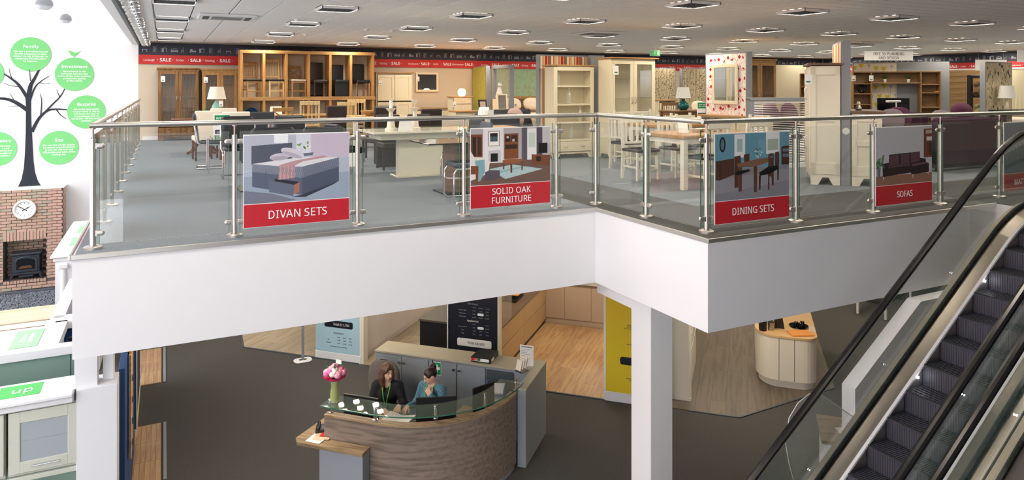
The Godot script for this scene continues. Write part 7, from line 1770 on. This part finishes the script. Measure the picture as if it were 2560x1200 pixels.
	for q in [[1.36, "towel_brown", "brown"], [0.78, "towel_green", "green"]]:
		var r := thing("rolled_towel", q[2] + " throw rolled over the bar of the black stand", "throw", W(19.4, q[0], 11.17), 0.25, "throws on the black stand")
		part(r, "roll", G.new().tube([Vector3(-0.40, -0.10, 0.1), Vector3(-0.25, -0.02, 0.08), Vector3(0, 0.05, 0.05), Vector3(0.3, 0.08, 0.0)], 0.07, 10), q[1]); part(r, "fold", G.new().tube([Vector3(-0.1, 0.12, 0.0), Vector3(0.1, 0.17, 0.0), Vector3(0.3, 0.18, 0.0)], 0.05, 8), q[1])
	t = partition("grey ended partition with small beige patterned paper at the far right", 19.6, 10.72, 0.0, 1.2, 2.10, "wallpaper_small")
	table_lamp("pale shaded table lamp before the beige patterned partition", W(19.45, 0.862, 10.45), [D(0.0, 0.0), D(0.06, 0.0), D(0.05, 0.08), D(0.02, 0.3)], "cream", "shade_white", 0.20, 0.15, 0.30, 0.62)
	table("black console below the beige patterned partition", W(20.1, 0, 10.45), 0, 2.2, 0.4, 0.86, "black", "black")
	t = thing("bed", "cream bed with white pillow at the far right", "bed", W(23.4, 0, 12.4), 0)
	pb(t, "base", 0, 0.25, 0, 1.6, 0.5, 2.0, "cream_fabric", 0.04); pb(t, "headboard", 0, 0.55, -1.0, 1.7, 1.1, 0.08, "towel_green")
	for q in [[23.0, "left"], [23.8, "right"]]: cushion("white pillow on the far right bed, the " + q[1] + " one", W(q[0], 0.72, 13.0), 0, 0.7, 0.42, 0.18, "pillow_cotton", -0.35, "pillows on the far right bed")
	t = thing("vertical_blind", "long cream vertical blind covering the far right wall", "blind", W(25.9, 0, 13.0), -PI / 2)
	for k in 80: part(t, "blind_vane", bm(0.115, 1.55, 0.004, 0), "curtain", Vector3(-4.8 + k * 0.12, 1.28, 0), 0.35)
	pb(t, "head_rail", 0, 2.08, 0, 9.8, 0.05, 0.06, "white")
	# hanging boards
	for q in [[W(17.0, 2.26, 12.0), -0.35, 1.36, 0.24, "FREE 3D PLANNING\nAND DESIGN", "white hanging board lettered FREE 3D PLANNING AND DESIGN", 0.10], [W(19.1, 2.2, 9.6), -0.35, 1.0, 0.30, "PLANNING", "white hanging board at the right frame edge", 0.09], [W(21.9, 2.0, 12.2), -0.35, 1.0, 0.5, "SOLUTIONS", "pale upright hanging board above the papered partition", 0.08]]:
		var b := thing("hanging_sign", q[5], "sign", q[0], q[1])
		pb(b, "board", 0, 0, 0, q[2], q[3], 0.02, "print_white", 0); text(b, "lettering", q[4], q[6], "print_dark", Vector3(0, 0, 0.012))
		for x in [-0.4, 0.4]: part(b, "wire", G.new().cyl(Vector3(x * q[2], q[3] / 2, 0), Vector3(x * q[2], 2.69 - q[0].y, 0), 0.002, -1, 4), "steel")

# ---------------------------------------------------------------- people: smooth fields of tapered capsules, meshed as surface nets
func cap(a: Vector3, b: Vector3, ra: float, rb: float) -> Dictionary:
	return {"a": a, "b": b, "ra": ra, "rb": rb}
func egg(at: Vector3, r: Vector3, x := Transform3D(), cut := false) -> Dictionary:   # ellipsoid in the frame x
	return {"e": r, "a": x * at, "b": x * at, "ra": maxf(r.x, maxf(r.y, r.z)), "rb": maxf(r.x, maxf(r.y, r.z)), "x": (x * Transform3D(Basis(), at)).affine_inverse(), "cut": cut}
func nets(g: G, bones: Array, cell: float, k: float, tint: Callable):
	var lo := Vector3.ONE * 1e9
	var hi := -lo
	for b in bones:
		if b.get("cut", false): continue
		var r: float = maxf(b.ra, b.rb) + cell * 3
		lo = lo.min(b.a - Vector3.ONE * r).min(b.b - Vector3.ONE * r); hi = hi.max(b.a + Vector3.ONE * r).max(b.b + Vector3.ONE * r)
	var nx := int((hi.x - lo.x) / cell) + 2
	var ny := int((hi.y - lo.y) / cell) + 2
	var nz := int((hi.z - lo.z) / cell) + 2
	var F := PackedFloat32Array()
	F.resize(nx * ny * nz); F.fill(1.0)
	for b in bones:
		var r: float = maxf(b.ra, b.rb) + maxf(cell * 2.5, k)
		var p0: Vector3 = ((b.a.min(b.b) - Vector3.ONE * r - lo) / cell).floor().max(Vector3.ZERO)
		var p1: Vector3 = ((b.a.max(b.b) + Vector3.ONE * r - lo) / cell).ceil().min(Vector3(nx - 1, ny - 1, nz - 1))
		var a: Vector3 = b.a
		var ab: Vector3 = b.b - a
		var l2 := maxf(ab.length_squared(), 1e-9)
		var round: bool = b.has("e")
		var cut: bool = b.get("cut", false)
		for z in range(int(p0.z), int(p1.z) + 1):
			for y in range(int(p0.y), int(p1.y) + 1):
				var i := (z * ny + y) * nx + int(p0.x)
				for x in range(int(p0.x), int(p1.x) + 1):
					var p := lo + Vector3(x, y, z) * cell
					var d: float
					if round:
						var q: Vector3 = b.x * p
						d = ((q / b.e).length() - 1.0) * minf(b.e.x, minf(b.e.y, b.e.z))
					else:
						var t := clampf((p - a).dot(ab) / l2, 0, 1)
						d = (p - a - ab * t).length() - lerpf(b.ra, b.rb, t)
					var f := F[i]
					if cut: F[i] = maxf(f, -d)
					else:
						var h := maxf(k - absf(f - d), 0.0) / k
						F[i] = minf(f, d) - h * h * k * 0.25
					i += 1
	# one vertex in each crossed cell
	var at := {}
	var nn := {}
	var off := [0, 1, nx, nx + 1, nx * ny, nx * ny + 1, nx * ny + nx, nx * ny + nx + 1]
	for z in nz - 1:
		for y in ny - 1:
			var i := (z * ny + y) * nx
			for x in nx - 1:
				var c0 := F[i + x]
				if absf(c0) < cell * 2.0:
					var v := []
					var neg := 0
					for o in off:
						v.append(F[i + x + o])
						if F[i + x + o] < 0.0: neg += 1
					if neg > 0 and neg < 8:
						var s := Vector3.ZERO
						var m := 0
						for e in [[0, 1], [2, 3], [4, 5], [6, 7], [0, 2], [1, 3], [4, 6], [5, 7], [0, 4], [1, 5], [2, 6], [3, 7]]:
							var fa: float = v[e[0]]
							var fb: float = v[e[1]]
							if (fa < 0.0) != (fb < 0.0):
								var t := fa / (fa - fb)
								s += Vector3(e[0] & 1, (e[0] >> 1) & 1, e[0] >> 2).lerp(Vector3(e[1] & 1, (e[1] >> 1) & 1, e[1] >> 2), t); m += 1
						at[i + x] = lo + (Vector3(x, y, z) + s / m) * cell
						nn[i + x] = Vector3(v[1] + v[3] + v[5] + v[7] - v[0] - v[2] - v[4] - v[6], v[2] + v[3] + v[6] + v[7] - v[0] - v[1] - v[4] - v[5], v[4] + v[5] + v[6] + v[7] - v[0] - v[1] - v[2] - v[3]).normalized()
	for c in at:
		for e in [[1, nx, nx * ny], [nx, 1, nx * ny], [nx * ny, 1, nx]]:
			if (F[c] < 0.0) == (F[c + e[0]] < 0.0): continue
			var q := [c, c - e[1], c - e[1] - e[2], c - e[2]]
			if not (at.has(q[1]) and at.has(q[2]) and at.has(q[3])): continue
			g.quad(at[q[0]], at[q[1]], at[q[2]], at[q[3]], nn[q[0]], nn[q[1]], nn[q[2]], nn[q[3]])
	for i in range(g.col.size(), g.v.size()): g.col.append(tint.call(g.v[i]))
func hand(x: Transform3D, s: float, curl: float) -> Array:   # palm in the frame x: fingers along +z, back of the hand +y, thumb to s * x
	var b := [cap(x * Vector3(-0.02, 0, 0), x * Vector3(-0.024, 0, 0.07), 0.016, 0.013), cap(x * Vector3(0.02, 0, 0), x * Vector3(0.024, 0, 0.07), 0.016, 0.013), cap(x * Vector3(0, 0, 0), x * Vector3(0, 0, 0.075), 0.017, 0.013)]
	for f in 4:
		var len: float = [0.062, 0.072, 0.068, 0.052][f]
		var p := Vector3(s * (0.030 - f * 0.020), 0.0, 0.074 - 0.004 * absf(f - 1))
		var d := Vector3(s * (0.10 - f * 0.07), -curl * 0.5, 1.0).normalized()
		for j in 3:
			var q: Vector3 = p + d * len * [0.48, 0.3, 0.22][j]
			b.append(cap(x * p, x * q, 0.0095 - j * 0.001, 0.0088 - j * 0.001))
			p = q
			d = (d + Vector3(0, -curl, 0)).normalized()
	var t0 := Vector3(s * 0.026, -0.006, 0.016)
	var t1 := t0 + Vector3(s * 0.026, -0.008, 0.026)
	b.append(cap(x * t0, x * t1, 0.012, 0.0105)); b.append(cap(x * t1, x * (t1 + Vector3(s * 0.008, -0.010, 0.034)), 0.010, 0.008))
	return b
func frame_to(p: Vector3, dir: Vector3, up: Vector3) -> Transform3D:
	var z := dir.normalized()
	var x := up.cross(z).normalized()
	return Transform3D(Basis(x, z.cross(x), z), p)
func skull(x: Transform3D) -> Array:   # origin at the centre of the head, face to +z
	var b := [egg(Vector3(0, 0.02, -0.012), Vector3(0.074, 0.088, 0.092), x), egg(Vector3(0, -0.035, 0.022), Vector3(0.058, 0.068, 0.066), x), egg(Vector3(0, -0.085, 0.052), Vector3(0.026, 0.022, 0.026), x),
		cap(x * Vector3(0, 0.012, 0.082), x * Vector3(0, -0.024, 0.104), 0.007, 0.011), cap(x * Vector3(-0.016, -0.060, 0.080), x * Vector3(0.016, -0.060, 0.080), 0.008, 0.008), cap(x * Vector3(-0.025, 0.026, 0.068), x * Vector3(0.025, 0.026, 0.068), 0.011, 0.011)]
	for s in [-1, 1]: b.append(egg(Vector3(s * 0.075, -0.012, -0.008), Vector3(0.010, 0.030, 0.018), x))
	return b
func face_tint(p: Vector3, inv: Transform3D, skin: Color) -> Color:
	var q: Vector3 = inv * p
	if q.z > 0.055:
		for s in [-1.0, 1.0]:
			var e := Vector2((q.x - s * 0.030) / 0.014, (q.y - 0.008) / 0.007)
			if e.length() < 1.0: return C(58, 44, 40).srgb_to_linear() if absf(q.x - s * 0.030) < 0.007 else C(226, 218, 212).srgb_to_linear()
			if absf(q.x - s * 0.031) < 0.018 and absf(q.y - 0.032) < 0.0045: return C(84, 58, 48).srgb_to_linear()
		if absf(q.x) < 0.022 and absf(q.y + 0.060) < 0.007: return C(186, 92, 92).srgb_to_linear()
	return skin
func person(label: String, at: Vector3, turn: float, o: Dictionary):
	var t := thing("person", label, "person", at, turn)
	var sk := C(226, 180, 158).srgb_to_linear()
	var hx: Transform3D = o.head
	var inv := hx.affine_inverse()
	var chest := Vector3(0, 0.84, o.lean * 0.8)
	var neck := Vector3(0, 1.02, o.lean)
	var torso := [cap(Vector3(-0.06, 0.53, 0), Vector3(0.06, 0.53, 0), 0.125, 0.125), cap(Vector3(0, 0.53, 0), chest - Vector3(0, 0.08, 0), 0.12, 0.115), cap(chest + Vector3(-0.07, 0.02, 0), chest + Vector3(0.07, 0.02, 0), 0.10, 0.10), cap(Vector3(-0.13, 0.975, o.lean), Vector3(0.13, 0.975, o.lean), 0.055, 0.055), cap(chest + Vector3(-0.05, 0.0, 0.055), chest + Vector3(0.05, 0.0, 0.055), 0.065, 0.065)]
	var arms := []
	var hands := []
	for k in 2:
		var s := -1.0 if k == 0 else 1.0
		var sh := Vector3(s * 0.165, 0.965, o.lean)
		arms.append(cap(sh, o.elbow[k], 0.054, 0.042)); arms.append(cap(o.elbow[k], o.wrist[k], 0.042, 0.028))
		hands.append(hand(frame_to(o.wrist[k], o.palm[k], o.back[k]), s * -1.0, o.curl[k]))
	var legs := []
	for s in [-1, 1]:
		legs.append(cap(Vector3(s * 0.09, 0.52, 0.03), Vector3(s * 0.11, 0.52, 0.40), 0.085, 0.06)); legs.append(cap(Vector3(s * 0.11, 0.52, 0.40), Vector3(s * 0.11, 0.10, 0.34), 0.058, 0.038))
	var feet_ := []
	for s in [-1, 1]: feet_.append(cap(Vector3(s * 0.11, 0.06, 0.32), Vector3(s * 0.12, 0.035, 0.50), 0.042, 0.030))
	var g := G.new()
	var plain := func(p): return sk
	nets(g, torso + arms + legs + feet_ + [cap(neck - Vector3(0, 0.04, 0), hx * Vector3(0, -0.05, -0.015), 0.052, 0.048)], 0.014, 0.05, plain)
	nets(g, skull(hx) + [cap(hx * Vector3(0, -0.05, -0.015), neck, 0.047, 0.05)], 0.0045, 0.022, func(p): return face_tint(p, inv, sk))
	for h in hands: nets(g, h, 0.0035, 0.006, plain)
	part(t, "body", g, "skin_tinted")
	# clothing, a little outside the body
	var cloth := []
	for b in torso + arms:
		var e: Dictionary = b.duplicate()
		e.ra += 0.011; e.rb += 0.011
		cloth.append(e)
	for k in 2: cloth[torso.size() + k * 2 + 1].b = o.wrist[k].lerp(o.elbow[k], 0.08)
	cloth.append(egg(neck + Vector3(0, 0.035, 0.075), Vector3(0.05, o.neckline, 0.075), Transform3D(), true))
	g = G.new()
	nets(g, cloth, 0.011, 0.05, plain)
	part(t, o.top_name, g, o.top)
	var tr := []
	for b in legs + [torso[0]]:
		var e: Dictionary = b.duplicate()
		e.ra += 0.012; e.rb += 0.014
		tr.append(e)
	g = G.new()
	nets(g, tr, 0.014, 0.05, plain)
	part(t, "trousers", g, "black")
	g = G.new()
	for b in feet_: nets(g, [cap(b.a - Vector3(0, 0.01, 0), b.b, b.ra + 0.008, b.rb + 0.007)], 0.01, 0.02, plain)
	part(t, "shoe", g, "black_gloss")
	g = G.new()
	nets(g, o.hair, 0.006, 0.02, plain)
	part(t, "hair", g, o.hair_m)
	part(t, "lanyard", G.new().tube(o.lanyard, 0.007, 6), "lanyard")

func people():
	var m := mat("skin_tinted", Color.WHITE, 0.55)
	m.vertex_color_use_as_albedo = true
	m.subsurf_scatter_enabled = true; m.subsurf_scatter_strength = 0.05
	m = mat("shirt_stripe", Color.WHITE, 0.85)
	var im := sheet(64, 64, C(58, 110, 132))
	for k in 8:
		im.fill_rect(Rect2i(k * 8, 0, 2, 64), C(150, 190, 200)); im.fill_rect(Rect2i(k * 8 + 4, 0, 1, 64), C(36, 72, 94))
	m.albedo_texture = ImageTexture.create_from_image(im)
	m.uv1_triplanar = true; m.uv1_scale = Vector3.ONE * 7.0
	mat("jacket_black", C(22, 23, 30), 0.8)
	var O := W(5.2, L, 9.27)
	var at := func(x, y, z): return O + Vector3(x * 0.70711 - z * 0.70711, y, x * 0.70711 + z * 0.70711)
	# woman in black, long hair, turned to her left
	var hx := Transform3D(Basis.from_euler(Vector3(0.10, 0.75, 0.0)), Vector3(0.0, 1.165, 0.075))
	var hair := [egg(Vector3(0, 0.03, -0.022), Vector3(0.088, 0.094, 0.098), hx)]
	for s in [-1.0, 1.0]:
		hair.append(cap(hx * Vector3(s * 0.070, 0.05, -0.02), hx * Vector3(s * 0.082, -0.06, 0.004), 0.032, 0.034)); hair.append(cap(hx * Vector3(s * 0.082, -0.06, 0.004), hx * Vector3(s * 0.078, -0.225, 0.035), 0.034, 0.024)); hair.append(cap(hx * Vector3(s * 0.06, -0.02, -0.06), hx * Vector3(s * 0.065, -0.23, -0.03), 0.042, 0.030))
	hair.append(cap(hx * Vector3(0, -0.02, -0.075), hx * Vector3(0, -0.22, -0.07), 0.045, 0.035)); hair.append(cap(hx * Vector3(-0.01, 0.10, 0.045), hx * Vector3(-0.060, 0.045, 0.058), 0.022, 0.020)); hair.append(cap(hx * Vector3(-0.01, 0.10, 0.045), hx * Vector3(0.058, 0.045, 0.058), 0.022, 0.020))
	hair.append(egg(Vector3(0, -0.055, 0.115), Vector3(0.056, 0.105, 0.075), hx, true))
	person("woman with long brown hair in black jacket and green lanyard, leafing through a brochure", at.call(-2.02, 0.0, 1.22), QT + 0.30, {"head": hx, "lean": 0.05, "elbow": [Vector3(-0.22, 0.74, 0.16), Vector3(0.25, 0.73, 0.14)], "wrist": [Vector3(0.04, 0.80, 0.47), Vector3(0.22, 0.82, 0.38)], "palm": [Vector3(0.55, -0.05, 0.8), Vector3(0.05, -0.25, 1)], "back": [Vector3(0, 1, 0), Vector3(0, 1, 0.2)], "curl": [0.25, 0.35], "neckline": 0.10, "top_name": "jacket", "top": "jacket_black", "hair": hair, "hair_m": "hair_brown",
		"lanyard": [Vector3(-0.05, 1.03, 0.07), Vector3(-0.055, 0.98, 0.155), Vector3(-0.03, 0.86, 0.205), Vector3(0.0, 0.70, 0.19), Vector3(0.03, 0.86, 0.205), Vector3(0.055, 0.98, 0.155), Vector3(0.05, 1.03, 0.07)]})
	# woman in blue, hair pinned up, head bowed to her right, one hand at her throat
	hx = Transform3D(Basis.from_euler(Vector3(0.50, -0.62, 0.0)), Vector3(-0.02, 1.15, 0.12))
	hair = [egg(Vector3(0, 0.028, -0.022), Vector3(0.083, 0.090, 0.098), hx), egg(Vector3(0, 0.085, -0.10), Vector3(0.048, 0.046, 0.046), hx), egg(Vector3(0, -0.06, 0.11), Vector3(0.060, 0.115, 0.075), hx, true), egg(Vector3(0, -0.11, 0.0), Vector3(0.09, 0.07, 0.12), hx, true)]
	for k in 5: hair.append(cap(hx * Vector3(0, 0.09, -0.10), hx * (Vector3(0, 0.10, -0.11) + Vector3(cos(k * 0.9) * 0.06, 0.025 + 0.02 * sin(k * 2.0), sin(k * 0.9) * 0.05 - 0.01)), 0.016, 0.006))
	person("woman with dark hair pinned up in blue striped shirt, bowed with hand at her throat", at.call(-1.34, 0.0, 1.06), QT - 0.15, {"head": hx, "lean": 0.09, "elbow": [Vector3(-0.24, 0.72, 0.14), Vector3(0.27, 0.80, 0.24)], "wrist": [Vector3(-0.20, 0.79, 0.42), Vector3(0.085, 0.955, 0.275)], "palm": [Vector3(0.1, -0.2, 1), Vector3(-0.75, 0.55, -0.35)], "back": [Vector3(0, 1, 0.2), Vector3(0.1, 0.6, 0.8)], "curl": [0.3, 0.35], "neckline": 0.06, "top_name": "shirt", "top": "shirt_stripe", "hair": hair, "hair_m": "hair_dark",
		"lanyard": [Vector3(-0.05, 1.03, 0.12), Vector3(-0.06, 0.98, 0.20), Vector3(-0.03, 0.86, 0.24), Vector3(0.0, 0.72, 0.22), Vector3(0.03, 0.86, 0.24), Vector3(0.06, 0.98, 0.20), Vector3(0.05, 1.03, 0.12)]})
